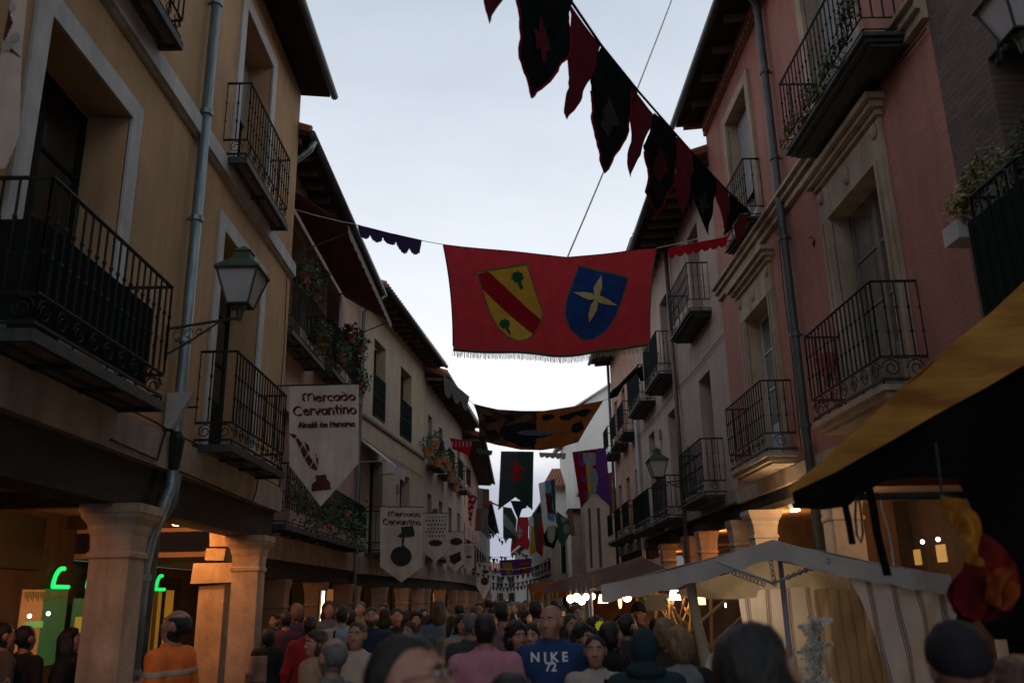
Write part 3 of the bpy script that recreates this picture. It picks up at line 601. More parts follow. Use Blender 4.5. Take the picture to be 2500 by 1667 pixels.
pipe([(T(11.5), .68, 11.76), (T(12.2), .5, 11.66), (T(12.55), .14, 11.52), (T(12.6), .12, 11.3), (T(12.6), .12, 3.8), (T(12.6), .12, .1)], .068, M_dkpipe, R1, F, [(T(12.6), .12, z) for z in (10.2, 8.6, 7.2, 5.6, 4.2)])
mb = MB(); [mb.tube([(T(15.5+.0), .03, 10.5), (T(15.52), .04, 9.9), (T(15.45), .03, 9.3), (T(15.55), .03, 8.4)], .012, 4, F)]; mb.build('wall_cable', M_cable, R1)
mb = MB()
for q in range(7): x = T(11.7)+random.uniform(-.12, .12); z = 6.75+random.uniform(-.12, .12); mb.tube([(x, .01, z), (x+random.uniform(-.1, .1), .02, z+random.uniform(-.1, .1))], .008, 4, F)
mb.build('iron_bracket', M_iron, R1)
fp = empty('flower_pot', F(T(11.4), .2, 4.75), 'orange clay wall pot behind the corner of the big red brick house balcony', 'flower pot')
mb = MB(); mb.lathe([(.09, -.2), (.14, .02), (.15, .02), (.15, .08)], F(T(11.35), .18, 4.85), 12); mb.build('pot', M_pot, fp)
mb = MB(); leaves(mb, F(T(11.35), .18, 4.6), (.1, .1, .12), 60, .04); mb.build('foliage', M_leaf1, fp)
# right ground floor arcade
FW = FR((4.6, -3), (4.6, 17.07), 'R')
def arcR(Fr, L, parent, cols, zt=3.75, lamps=()):
    mb = MB(); mb.box((0, -.4, 3.50), (L, .05, zt-.002), Fr); mb.build('fascia', M_surr, parent)
    mb = MB(); mb.box((0, -.38, 3.30), (L, -.03, 3.498), Fr); mb.build('timber_beam', M_beam, parent)
    mb = MB(); mb.box((0, -3.3, 3.50), (L, -.402, 3.56), Fr); mb.build('arcade_ceiling', M_ceil, parent)
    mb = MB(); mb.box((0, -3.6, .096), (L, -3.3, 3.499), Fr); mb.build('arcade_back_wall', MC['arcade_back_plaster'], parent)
    for c in cols: column(Fr, c, -.2, parent, 3.30, .42, mat('pale_limestone', (.48, .40, .32), .9, (.36, .29, .22), 2.5, bump=.4))
    for s, o, p in lamps: arcade_lamp(Fr, s, o, 3.499, parent, p, (1, .58, .28))
c1 = atY(1850, 1300, 12.6); c2 = atY(2095, 1290, 8.6)
arcR(F, Ln, R1, (T(8.35), T(12.45), T(16.4)), lamps=((T(10.9), -.6, 14), (T(15.0), -.75, 34), (T(16.9), -1.4, 12)))
F0 = FR((4.6, -3), (4.6, 7.84), 'R'); arcR(F0, F0.L, R0, (S(0.2), S(4.2)), lamps=((S(6.3), -1.6, 3),))
q = atX(1936, 1246, 4.50)
mb = MB(); mb.hexa([(q.x-.02, q.y-.10, q.z+.02), (q.x+.10, q.y-.10, q.z+.02), (q.x+.10, q.y+.10, q.z+.02), (q.x-.02, q.y+.10, q.z+.02), (q.x-.04, q.y-.10, q.z+.10), (q.x+.10, q.y-.10, q.z+.12), (q.x+.10, q.y+.10, q.z+.12), (q.x-.04, q.y+.10, q.z+.10)]); fl = mb.build('floodlight', M_dkpipe, R1)
mb = MB(); mb.box((q.x-.01, q.y-.09, q.z-.012), (q.x+.08, q.y+.09, q.z+.018)); mb.build('lamp_lens', M_lampw, fl)
l = bpy.data.lights.new('floodlight_beam', 'POINT'); l.energy = 34; l.color = (1, .72, .42); l.shadow_soft_size = .06; o = bpy.data.objects.new('floodlight_beam', l); COL.objects.link(o); o.location = (q.x-.12, q.y, q.z-.12)
FRB = FR((7.9, -3), (7.9, 17), 'R')
rectB('lit_niche', 2200, 1345, 2245, 1380, mat('lit_amber_niche', (.4, .25, .1), emit=(.55, .33, .09), estr=.45), .03, R1, FRB)
rectB('lit_niche', 2283, 1330, 2306, 1372, MC['lit_amber_niche'], .03, R1, FRB)
for p in ((2252, 1322), (2290, 1316)):
    s_, z_ = FRB.at(*p, .3); mb = MB(); mb.ball(FRB(s_, .3, z_), .04); mb.build('shop_spotlight', MC['lit_spot'], R1)
# ================================================================== RIGHT 2..: along the street
F = FR((4.6, 17.07), (4.6, 21.9), 'R'); Ln = F.L; T = lambda y: y-17.07
R2 = empty('beige_house', (4.6, 19, 0), 'narrow beige pink house next after the red brick house', 'house')
h = [(T(18.55), T(19.7), 3.9, 6.6), (T(18.6), T(19.7), 7.9, 10.2)]
wall(F, 0, Ln, 3.8, 11.0, h, .3, M_beig, R2)
for q in h: french(F, *q, R2, .3, M_wfr, M_glassd, rows=4)
balcony(F, T(17.9), T(20.3), 3.7, 1.25, .5, R2, slab=M_slab, band=.24)
balcony(F, T(17.9), T(20.2), 7.7, 1.2, .5, R2, slab=M_slab, band=.2, scrolls=False)
roof(F, 0, Ln, 10.85, 1.0, R2, tile_step=.24); arc(F, Ln, R2, 3.55, 3.8, M_beig, cols=(.6, 3.6,), power=40)
pipe([(Ln, .1, 10.9), (Ln, .1, .1)], .06, M_brpipe, R2, F)
F = FR((4.6, 21.9), (4.6, 28.8), 'R'); Ln = F.L; T = lambda y: y-21.9
R3 = empty('pale_pink_house', (4.6, 25, 0), 'pale pinkish house with dark balconies between two downpipes on the right', 'house')
h = [(T(22.6), T(23.7), 3.9, 6.63), (T(26), T(27.1), 3.9, 6.63), (T(22.7), T(23.8), 7.5, 9.9), (T(26.1), T(27.2), 7.5, 9.9)]
wall(F, 0, Ln, 3.8, 11.3, h, .3, mat('faded_pink_render', (.48, .37, .31), .92, (.40, .305, .26), 1.2, bump=.2, dirt=(.27, .20, .17)), R3)
for q in h: french(F, *q, R3, .3, M_gfr, M_glassd)
balcony(F, T(22.1), T(24.3), 3.6, 1.15, .5, R3, knobs=False, slab=M_slab); balcony(F, T(24.9), T(28), 3.6, 1.15, .5, R3, knobs=False, slab=M_slab)
balcony(F, T(22.1), T(24.4), 7.35, 1.25, .5, R3, knobs=False, slab=M_slab, step=.09); balcony(F, T(25.4), T(27.9), 7.35, 1.2, .5, R3, knobs=False, slab=M_slab, step=.1)
roof(F, 0, Ln, 11.2, .9, R3, tile_step=.24); arc(F, Ln, R3, 3.55, 3.8, M_beig, cols=(.5, 3.8), power=50)
pipe([(Ln, .1, 9.0), (Ln, .1, .1)], .07, M_whi, R3, F)
R4, _ = far_house('salmon_house', 'salmon house with dark balconies before the white gable wall on the right', (4.6, 28.8), (4.6, 35.7), 'R', 11.4, M_salm, 3, [(3.8, 6.0), (7.2, 9.4)], balc=(0, 1), end_pipe=M_dkpipe, slabm=M_slab, zarc=(3.3, 3.6), power=30)
# camera-facing white gable further along where the street narrows
R5 = empty('white_gable_house', (4.6, 45, 0), 'tall off-white gable wall facing up the street behind the salmon house', 'house')
a = atY(1407, 1000, 45); b = atY(1500, 930, 45)
mb = MB(); mb.add([(a.x, 45, 0), (12, 45, 0), (12, 45, a.z+5.0), (b.x, 45, b.z), (a.x, 45, a.z), (a.x, 60, 0), (12, 60, 0), (12, 60, a.z+5), (b.x, 60, b.z), (a.x, 60, a.z)], [(0, 1, 2, 3, 4), (9, 8, 7, 6, 5), (0, 4, 9, 5), (4, 3, 8, 9), (3, 2, 7, 8), (1, 6, 7, 2)]); mb.build('gable_wall', mat('limewashed_gable', (.80, .78, .73), .92, (.70, .68, .63), .6, bump=.2), R5)
mb = MB(); mb.hexa([(a.x-.15, 44.8, a.z+.05), (12, 44.8, a.z+5.05), (12, 60, a.z+5.05), (a.x-.5, 60, a.z-.1), (a.x-.15, 44.8, a.z+.13), (12, 44.8, a.z+5.3), (12, 60, a.z+5.3), (a.x-.5, 60, a.z+.1)]); mb.build('roof', M_fwhite, R5)
# a lower beige block with two tall slots in front of it
R6 = empty('beige_gable_house', (4.6, 42, 0), 'lower beige gable wall with two tall narrow slots facing up the street', 'house')
a = atY(1428, 1290, 41); b = atY(1489, 1210, 41); pk = atY(1452, 1200, 41)
mb = MB(); xs = [a.x] + [atY(x, 1300, 41).x for x in (1438, 1444, 1460, 1467)] + [7.5]; zt = pk.z; zl = atY(1450, 1385, 41).z; zs_ = atY(1450, 1240, 41).z
for i in range(5):
    if i in (1, 3):
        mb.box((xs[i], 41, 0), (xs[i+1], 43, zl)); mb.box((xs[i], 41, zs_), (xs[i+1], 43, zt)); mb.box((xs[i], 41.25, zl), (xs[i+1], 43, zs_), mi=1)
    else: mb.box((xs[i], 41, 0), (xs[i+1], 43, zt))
mb.build('wall', [M_fbeig, mat('slot_window_glass', (.16, .125, .10), .6)], R6)  # slot windows get a darker brown fill than the wall
mb = MB(); mb.box((a.x-.15, 40.85, zt), (7.5, 43.1, zt+.16)); mb.build('coping', M_surr, R6)
R7, _ = far_house('shuttered_house', 'far beige house with dark balconies and shutters beyond the white gable', (3.55, 60.1), (2.9, 82), 'R', 8.2, M_fbeig, 6, [(3.3, 5.3), (5.9, 7.5)], balc=(0,), power=0)
R6b = empty('small_pink_house', (3.6, 44, 0), 'small pinkish house end with one dark window left of the slotted beige gable', 'house')
a = atY(1396, 1248, 43.4); b = atY(1430, 1240, 43.4); wq = atY(1423, 1282, 43.4); wr_ = atY(1429, 1306, 43.4)
mb = MB(); mb.box((a.x, 43.4, 0), (b.x+.6, 44.8, a.z)); mb.build('wall', M_pinkR, R6b); mb = MB(); mb.box((wq.x-.1, 43.36, wr_.z), (wr_.x, 43.42, wq.z)); mb.build('window', M_wood, R6b); mb = MB(); mb.box((a.x-.2, 43.1, a.z), (b.x+.7, 44.9, a.z+.12)); mb.build('roof', M_eave, R6b)
# tile-roofed white house on the bend
R8 = empty('tile_roofed_house', (3.9, 70, 0), 'white walled house with orange tiled roof rising above the far end of the street', 'house')
a = atY(1354, 1185, 56); b = atY(1408, 1160, 56)
mb = MB(); mb.box((a.x-.05, 56, 6.2), (b.x+2, 59.8, a.z-.1)); mb.build('upper_wall', MC['limewashed_gable'], R8); mb = MB(); mb.box((a.x-.2, 55.8, 0), (b.x+2, 59.9, 6.198)); mb.build('lower_wall', M_fbeig, R8)
for i in range(3):
    for z0, z1 in ((.3, 2.5), (3.2, 5.4)):
        x = a.x+.25+i*.62; mb = MB(); mb.box((x, 55.72, z0), (x+.30, 55.80, z1)); q = mb.build('window', M_wood, R8); mb = MB(); mb.box((x-.06, 55.74, z0-.05), (x-.001, 55.80, z1+.05)); mb.box((x+.301, 55.74, z0-.05), (x+.36, 55.80, z1+.05)); mb.build('frame', M_fwhite, q)
rl = atY(1326, 1190, 55.5); rt = atY(1345, 1157, 58); mb = MB()
mb.hexa([(rl.x, 55.4, rl.z-.12), (b.x+2.2, 55.4, rl.z+.1), (b.x+2.2, 60, rt.z+.5), (rl.x+.9, 60, rt.z+.4), (rl.x, 55.4, rl.z-.0), (b.x+2.2, 55.4, rl.z+.22), (b.x+2.2, 60, rt.z+.65), (rl.x+.9, 60, rt.z+.55)])
for i in range(22): k = i/21; mb.tube([(rl.x+(b.x+2.2-rl.x)*k, 55.3, rl.z+.02+.2*k), (rl.x+.9+(b.x+1.3-rl.x)*k, 60, rt.z+.57+.08*k)], .10, 6)
mb.build('roof', M_roof, R8)
R9, _ = far_house('grey_house', 'pale grey house closing the far right end of the street', (2.9, 82), (1.2, 112), 'R', 7.0, M_fgrey, 9, [(2.6, 4.4), (4.9, 6.2)], arcade=False, winw=.8, over=.4, power=0)
R10, _ = far_house('end_house', 'pale house facing up the street at its far end', (-6, 118), (6, 118), 'L', 5.2, M_fgrey, 8, [(1.0, 2.3), (3.0, 4.3)], arcade=False, winw=.8, over=.4, rise=1, power=0)
# ================================================================== cloth: banners, pennants, bunting
def inpoly(X, Y, P):
    r = np.zeros(X.shape, bool); n = len(P)
    for i in range(n):
        x0, y0 = P[i]; x1, y1 = P[(i+1) % n]
        if y0 == y1: continue
        c = ((y0 > Y) != (y1 > Y)) & (X < (x1-x0)*(Y-y0)/(y1-y0)+x0); r ^= c
    return r
def ell(X, Y, cx, cy, rx, ry): return ((X-cx)/rx)**2+((Y-cy)/ry)**2 < 1
def shrink(P, k):
    c = np.mean(P, 0); return [tuple(c+(np.array(p)-c)*k) for p in P]
def stroke(X, Y, pts, r, ang=40, flat=.35):
    a = R(ang); c, s = math.cos(a), math.sin(a)
    U = (X*c+Y*s)/r; V = (-X*s+Y*c)/(r*flat); m = np.zeros(X.shape, bool)
    q = [((x*c+y*s)/r, (-x*s+y*c)/(r*flat)) for x, y in pts]
    for (x0, y0), (x1, y1) in zip(q[:-1], q[1:]):
        dx, dy = x1-x0, y1-y0; L = dx*dx+dy*dy+1e-9; t = np.clip(((U-x0)*dx+(V-y0)*dy)/L, 0, 1); m |= (U-x0-t*dx)**2+(V-y0-t*dy)**2 < 1
    return m
def ar(cx, cy, rx, ry, a0, a1, n=9): return [(cx+rx*math.cos(R(a0+(a1-a0)*i/n)), cy+ry*math.sin(R(a0+(a1-a0)*i/n))) for i in range(n+1)]
GL = {'M': (1.35, [ar(.3, .9, .28, .5, 200, 0)+[(.58, .1)], ar(.9, .9, .32, .5, 180, -20)+[(1.2, .2), (1.3, .1)], [(-.1, .5), (.15, .05), (.0, 1.2)]]),
      'C': (1.15, [ar(.6, .65, .5, .72, 50, 310)]), 'A': (.9, [[(0, 0), (.45, 1.5), (.85, 0)], [(.15, .5), (.7, .5)]]), 'H': (1.0, [[(.1, 1.5), (.1, 0)], [(.1, .7)]+ar(.45, .5, .35, .35, 130, 0)+[(.8, -.1)], [(.75, 1.4), (.75, .8)]]),
      'e': (.75, [ar(.4, .45, .32, .47, 30, 330), [(.1, .5), (.65, .62)]]), 'r': (.55, [[(.15, 1), (.15, 0)], ar(.4, .7, .22, .25, 170, 40)]), 'c': (.7, [ar(.4, .45, .32, .47, 50, 310)]),
      'a': (.8, [ar(.36, .45, .3, .46, 0, 350), [(.66, .95), (.66, .1), (.78, 0)]]), 'd': (.85, [ar(.38, .45, .32, .46, 0, 350), [(.68, .5), (.55, 1.1), (.1, 1.55)]]), 'o': (.8, [ar(.38, .45, .32, .47, 0, 355)]),
      'v': (.75, [[(.05, .95), (.32, 0), (.62, .95)]]), 'n': (.8, [[(.12, 1), (.12, 0)], ar(.38, .6, .26, .38, 175, 0)+[(.64, 0)]]), 't': (.55, [[(.25, 1.35), (.25, .15), (.45, 0)], [(.0, .98), (.5, .98)]]),
      'i': (.35, [[(.15, .95), (.15, .05)], [(.13, 1.3), (.17, 1.34)]]), 'l': (.35, [[(.15, 1.5), (.15, .05)]]), 's': (.6, [ar(.3, .7, .2, .24, 40, 250)+ar(.28, .24, .22, .24, 80, -150)]), 'á': (.8, [ar(.36, .45, .3, .46, 0, 350), [(.66, .95), (.66, .1)], [(.3, 1.25), (.55, 1.5)]]), ' ': (.5, []),
      'f': (.5, [ar(.4, 1.2, .2, .25, 80, 180)+[(.2, 0)], [(.0, .9), (.45, .9)]]), 'u': (.8, [[(.1, 1)]+ar(.36, .35, .26, .35, 180, 360)+[(.62, 1)], [(.66, .9), (.66, 0)]])}
def text_mask(A, B, txt, x0, x1, ybase, xh, r=.016):   # B grows downward
    W = sum(GL[c][0] for c in txt); k = (x1-x0)/W; m = np.zeros(A.shape, bool); x = x0
    for c in txt:
        w_, st = GL[c]
        sel = (A > x-k*.4) & (A < x+k*(w_+.3)) & (B > ybase-xh*2.2) & (B < ybase+xh*.5)
        if sel.any():
            for p in st:
                mm = stroke(A[sel], B[sel], [(x+a*k, ybase-b*xh) for a, b in p], r); t = m[sel]; t |= mm; m[sel] = t
        x += w_*k
    return m
def interp(P, u):
    k = np.linspace(0, 1, len(P)); P = np.array(P, float); return np.stack([np.interp(u, k, P[:, 0]), np.interp(u, k, P[:, 1])], -1)
def cloth(name, label, cat, top, bot, Y, base, res=.012, mid=None, layers=(), shape=None, wr=.012, wf=9, group=None, Yr=None, tf=None, parent=None, lname='banner_cloth', seed=0, yb=None, fall=0, poly=None):
    """a hung cloth; top/bot/(mid) are its edges seen at distance Y (left) .. Yr (right); layers are sewn or printed on it"""
    Yr = Yr or Y; tl = atY(*top[0], Y); tr = atY(*top[-1], Yr); bl = atY(*bot[0], Y)
    W = (tr-tl).length; H = max((tl-bl).length, .1); nu, nv = max(4, int(W/res)), max(4, int(H/res))
    u = np.linspace(0, 1, nu+1); v = np.linspace(0, 1, nv+1); T = interp(top, u)[None]; B = interp(bot, u)[None]; vv = v[:, None, None]
    if mid is not None:
        M_ = interp(mid, u)[None]; P = T*(1-vv)*(1-2*vv)+M_*4*vv*(1-vv)+B*vv*(2*vv-1)
    else: P = T*(1-vv)+B*vv
    U, V = np.meshgrid(u, v); PX, PY = P[..., 0], P[..., 1]
    rr = np.stack([PX-1250, 833.5-PY, np.full_like(PX, -FOC)], -1) @ AX.T
    YY = Y+(Yr-Y)*U; t = YY/rr[..., 1]; XYZ = rr*t[..., None]; XYZ[..., 2] += CZ
    wv = wr*(np.sin(wf*U*2.1+2.2*V*3+seed)*.6+np.sin(wf*1.7*U-4.5*V+seed*2)*.5+.35*np.sin(wf*3.1*U+3*np.sin(4*V+seed)))*(.35+.65*V)+fall*V
    XYZ[..., 1] += wv*2.0
    cx = (PX[:-1, :-1]+PX[1:, 1:])/2; cy = (PY[:-1, :-1]+PY[1:, 1:])/2
    if tf: cx, cy = tf(cx, cy)
    ok = np.ones(cx.shape, bool) if shape is None else shape(cx, cy)
    idx = np.arange((nu+1)*(nv+1)).reshape(nv+1, nu+1)
    root = empty(name, tuple((tl+tr)/2), label, cat, group)
    def mk(nm, mask, m, off):
        f = np.stack([idx[:-1, :-1][mask], idx[1:, :-1][mask], idx[1:, 1:][mask], idx[:-1, 1:][mask]], -1)
        if not len(f): return None
        used, inv = np.unique(f, return_inverse=True); pts = XYZ.reshape(-1, 3)[used].copy()
        if poly is not None and off == 0:
            cnt = np.bincount(inv.ravel(), minlength=len(used)); e = np.argwhere(cnt < 4)[:, 0]; gx, gy = PX.ravel()[used][e], PY.ravel()[used][e]; bd = np.full(len(e), 1e9); nx_, ny_ = gx.copy(), gy.copy()
            for i in range(len(poly)):
                (ax, ay), (bx_, by) = poly[i], poly[(i+1) % len(poly)]; dx, dy = bx_-ax, by-ay; t_ = np.clip(((gx-ax)*dx+(gy-ay)*dy)/(dx*dx+dy*dy+1e-9), 0, 1); qx, qy = ax+t_*dx, ay+t_*dy; d_ = np.hypot(gx-qx, gy-qy); k = d_ < bd; bd[k] = d_[k]; nx_[k] = qx[k]; ny_[k] = qy[k]
            lim = 1.6*max(abs(PX[0, 1]-PX[0, 0]), abs(PY[1, 0]-PY[0, 0])); k = bd < lim; e, nx_, ny_ = e[k], nx_[k], ny_[k]
            yy = YY.ravel()[used][e] if YY.ndim > 1 else YY; r_ = np.stack([nx_-1250, 833.5-ny_, np.full_like(nx_, -FOC)], -1) @ AX.T; tt = yy/r_[:, 1]; q_ = r_*tt[:, None]; q_[:, 2] += CZ; q_[:, 1] = pts[e, 1]; pts[e] = q_
        pts[:, 1] -= off; pts -= np.array(ROOT[root])
        me = bpy.data.meshes.new(nm); me.from_pydata(pts.tolist(), [], inv.reshape(f.shape).tolist()); me.materials.append(m); uvl = me.uv_layers.new(name='px'); uvp = np.stack([PX.ravel(), PY.ravel()], -1)[f.ravel()]/100; uvl.data.foreach_set('uv', uvp.ravel())
        me.polygons.foreach_set('use_smooth', [True]*len(me.polygons)); me.update(); o = bpy.data.objects.new(nm, me); COL.objects.link(o); o.parent = root; ROOT[o] = ROOT[root]; return o
    mk(lname, ok, base, 0)
    for i, (nm, fn, m) in enumerate(layers): mk(nm, ok & fn(cx, cy), m, .004*(i+1))
    return root, XYZ
def fab(name, c, tr=.35, **k):
    return mat(name, c, .95, tuple(x*.80 for x in c), 5, trans=tr, bump=.15, spec=.02, **k)
Fred = fab('crimson_cloth', (.44, .036, .045), .50); Fred2 = fab('dark_red_cloth', (.30, .012, .02), .4); Fyel = fab('gold_cloth', (.60, .36, .05), .42); Fblu = fab('navy_cloth', (.018, .05, .19), .3)
Fgrn = fab('dark_green_emblem', (.01, .06, .035), .1); Fbrn = fab('brown_trim', (.16, .09, .045), .2); Fstar = fab('pale_gold_star', (.48, .39, .18), .3); Fblk = fab('black_cloth', (.008, .010, .010), .06)
Fmar = fab('maroon_cloth', (.13, .018, .026), .25); Fmar2 = fab('dim_maroon_emblem', (.11, .02, .025), .15); Fgry = fab('grey_emblem', (.055, .055, .058), .15); Fpar = mat('parchment_cloth', (.62, .55, .49), .9, (.50, .42, .36), 2.4, trans=.28, dirt=(.40, .29, .20), bump=.15)
Fink = fab('sepia_ink', (.10, .030, .034), .12); Fbink = fab('black_ink', (.045, .045, .045), .1); Fora = fab('orange_cloth', (.24, .075, .018), .22); Fbr2 = fab('dark_brown_cloth', (.032, .016, .010), .12); Fpur = fab('purple_cloth', (.10, .035, .17), .4)
Fslat = fab('slate_cloth', (.05, .055, .06), .25); Fdg = fab('bottle_green_cloth', (.035, .07, .05), .3); Fsil = fab('silver_grey_emblem', (.30, .29, .31), .3); Fteal = fab('teal_cloth', (.05, .25, .27), .4); Fwht = fab('white_cloth', (.52, .50, .47), .35)
Fbw = fab('brown_cloth', (.16, .075, .05), .3); Flb = fab('light_blue_cloth', (.10, .25, .38), .35); Fviol = fab('dark_violet_cloth', (.035, .025, .075), .2); Fgc = fab('grey_violet_cloth', (.10, .095, .12), .3)
def zm(pts, k, ox, oy): return [(ox+k*x, oy+k*y) for x, y in pts]
Z = lambda p: zm(p, .2551, 1050, 550)
s1 = Z([(435, 440), (930, 360), (1010, 600), (1085, 830), (1075, 930), (990, 1060), (920, 1115), (850, 1130), (740, 1080), (640, 980), (570, 860), (510, 680)])
s2 = Z([(1420, 370), (1910, 495), (1850, 700), (1790, 870), (1690, 1020), (1560, 1100), (1450, 1100), (1330, 1000), (1278, 870), (1300, 700), (1360, 540)])
s1i, s2i = shrink(s1, .945), shrink(s2, .94)
bend = Z([(455, 470), (555, 445), (830, 690), (1064, 905), (995, 1054), (700, 800), (500, 618)])
def blob(X, Y, cx, cy, r):
    a = np.arctan2(Y-cy, X-cx); return np.hypot(X-cx, (Y-cy)*1.12) < r*(1+.10*np.sin(7*a)+.06*np.sin(11*a+1))
tr1 = Z([(830, 530), (866, 530), (896, 600), (862, 604)]); tr2 = Z([(715, 975), (738, 972), (774, 1040), (752, 1044)]); gr1 = Z([(818, 595), (925, 575), (905, 600), (822, 618)])
c1_ = Z([(838, 495)])[0]; c2_ = Z([(715, 945)])[0]
star = [Z(p) for p in ([(1632, 505), (1565, 610), (1570, 690), (1580, 715), (1618, 675), (1640, 600)], [(1580, 715), (1620, 685), (1700, 720), (1778, 768), (1700, 765), (1620, 750)], [(1580, 715), (1600, 770), (1590, 820), (1525, 920), (1520, 850), (1535, 780)], [(1580, 715), (1510, 720), (1450, 690), (1385, 652), (1470, 650), (1540, 665)])]
def anyp(X, Y, L):
    m = np.zeros(X.shape, bool)
    for p in L: m |= inpoly(X, Y, p)
    return m
top = [(1082, 597), (1160, 604), (1233, 612), (1309, 621), (1385, 629), (1440, 623), (1494, 617), (1548, 611), (1603, 606)]
bot = [(1106, 850), (1165, 854), (1228, 858), (1290, 862), (1350, 864), (1410, 861), (1465, 855), (1520, 850), (1585, 838)]
mid = [(1101, 722), (1166, 727), (1232, 732), (1300, 738), (1366, 742), (1425, 740), (1480, 734), (1535, 728), (1589, 720)]
YB = 15.0
big, XB = cloth('heraldic_banner', 'big crimson banner with a gold shield and a blue star shield hung across the street', 'banner', top, bot, YB, Fred, .0095, mid, [
    ('shield_border', lambda X, Y: inpoly(X, Y, s1) | inpoly(X, Y, s2), Fbrn), ('gold_shield', lambda X, Y: inpoly(X, Y, s1i), Fyel), ('blue_shield', lambda X, Y: inpoly(X, Y, s2i), Fblu),
    ('red_bend', lambda X, Y: inpoly(X, Y, bend) & inpoly(X, Y, s1i), Fred2), ('tree_emblem', lambda X, Y: blob(X, Y, *c1_, 14) | inpoly(X, Y, tr1), Fgrn), ('tree_emblem', lambda X, Y: blob(X, Y, *c2_, 12.5) | inpoly(X, Y, tr2), Fgrn),
    ('star_emblem', lambda X, Y: anyp(X, Y, [shrink(q_, 1.12) for q_ in star]), Fstar)], wr=.038, wf=6)
mb = MB(); e = XB[:, 0]; mb.tube([tuple(p) for p in e[::8]], .012, 4); e = XB[0]; mb.tube([tuple(p) for p in e[::16]], .008, 4); mb.build('black_hem', Fblk, big)
mb = MB(); e = XB[:, -1]; mb.tube([tuple(p) for p in e[::8]], .014, 4); e = XB[-1]; mb.tube([tuple(p+np.array([0, -.006, -.02])) for p in e[::8]], .028, 4); mb.build('brown_hem', mat('brown_hem_cloth', (.07, .05, .03), .9), big)
mb = MB(); e = XB[-1]
for i in range(0, 420):
    q = e[int(i/420*(len(e)-1))]; l = random.uniform(.10, .15); dx = random.uniform(-.03, .02)
    mb.tube([(q[0], q[1], q[2]-.02), (q[0]+dx*.4, q[1]+.01, q[2]-.02-l*.5), (q[0]+dx, q[1], q[2]-.02-l)], .0028, 3, cap=False)
mb.build('fringe', mat('pale_fringe', (.38, .35, .29), .9, trans=.3), big)
# ropes
def rope(label, pts, r=.008, m=M_rope, name='rope'):
    mb = MB(); L = []
    for a, b, sag in pts:
        a, b = Vector(a), Vector(b)
        for i in range(9): t = i/8; L.append(a.lerp(b, t)+Vector((0, 0, -sag*4*t*(1-t))))
    mb.tube(L, r, 5); return mb.build(name, m, None, label=label, cat='rope')
tlp, trp = Vector(XB[0, 0]), Vector(XB[0, -1]); W0 = atX(722, 512, -3.75); lf = atY(870, 548, 14.9)
rope('thin cord holding the big crimson banner to the pink house', [(W0, lf, .02), (lf, tlp, .03)], .007)
rb = atX(1812, 545, 4.5); rope('thin cord holding the big crimson banner to the red brick house', [(trp, rb, .05)], .007)
cm = Vector(XB[0, XB.shape[1]//2]); far_up = atX(1655, -40, 3.9)
rope('twisted pale rope rising from the middle of the big crimson banner to the right eaves', [(cm, far_up, .1)], .016, mat('twisted_rope', (.66, .65, .64), .9, (.34, .34, .34), 1, stretch=(30, 30, 30)))
def scal(label, top, bot, Y, m, n, amp, Yr=None, name='scalloped_garland', parent=None, **k):
    (x0, y0), (x1, y1) = top[0], top[-1]
    def sh(X, Y_):
        t = (X-x0)/(x1-x0); yt = np.interp(t, np.linspace(0, 1, len(top)), [p[1] for p in top]); yb = np.interp(t, np.linspace(0, 1, len(bot)), [p[1] for p in bot])
        return Y_ < yt+(yb-yt)*(1-amp+amp*np.sqrt(np.abs(np.sin(np.pi*n*t))))
    return cloth(name, label, 'garland', top, bot, Y, m, k.pop('res', .02), shape=sh, Yr=Yr, wr=.004, lname='garland_cloth', **k)
scal('dark violet scalloped garland hanging between pink house and crimson banner', [(872, 548), (950, 568), (1030, 586)], [(880, 578), (905, 590), (950, 596), (990, 622), (1024, 622)], 14.9, Fviol, 5, .45)
scal('short dark red scalloped garland right of the crimson banner', [(1630, 606), (1700, 592), (1775, 578)], [(1634, 632), (1700, 618), (1776, 602)], 15.1, Fred2, 7, .35)
scal('grey scalloped garland beside the cream house eaves', [(1082, 915), (1112, 940), (1146, 968)], [(1086, 965), (1112, 985), (1138, 1010)], 24, fab('grey_cloth', (.13, .125, .13), .3), 3, .55)
scal('white and red scroll garland over the beige house', [(1084, 1072), (1110, 1070)], [(1086, 1098), (1115, 1095)], 29.5, Fwht, 2, .5)
g_, X_ = cloth('flag', 'small red flag with four pale strokes at the eaves of the beige house', 'flag', [(1098, 1068), (1153, 1078)], [(1104, 1096), (1146, 1112)], 29, Fred2, .02, layers=[('pale_strokes', lambda X, Y: ((X-1112) % 9 < 2) & (Y > 1078) & (Y < 1090), Fwht)])
scal('small dark green scalloped garland under the clouds', [(1162, 1094), (1203, 1100)], [(1166, 1106), (1200, 1112)], 32, Fdg, 3, .5)
scal('pale grey scalloped garland between the fleur banner and the castle banner', [(1316, 1104), (1382, 1106)], [(1318, 1116), (1380, 1122)], 31, fab('pale_grey_cloth', (.25, .25, .26), .35), 5, .5)
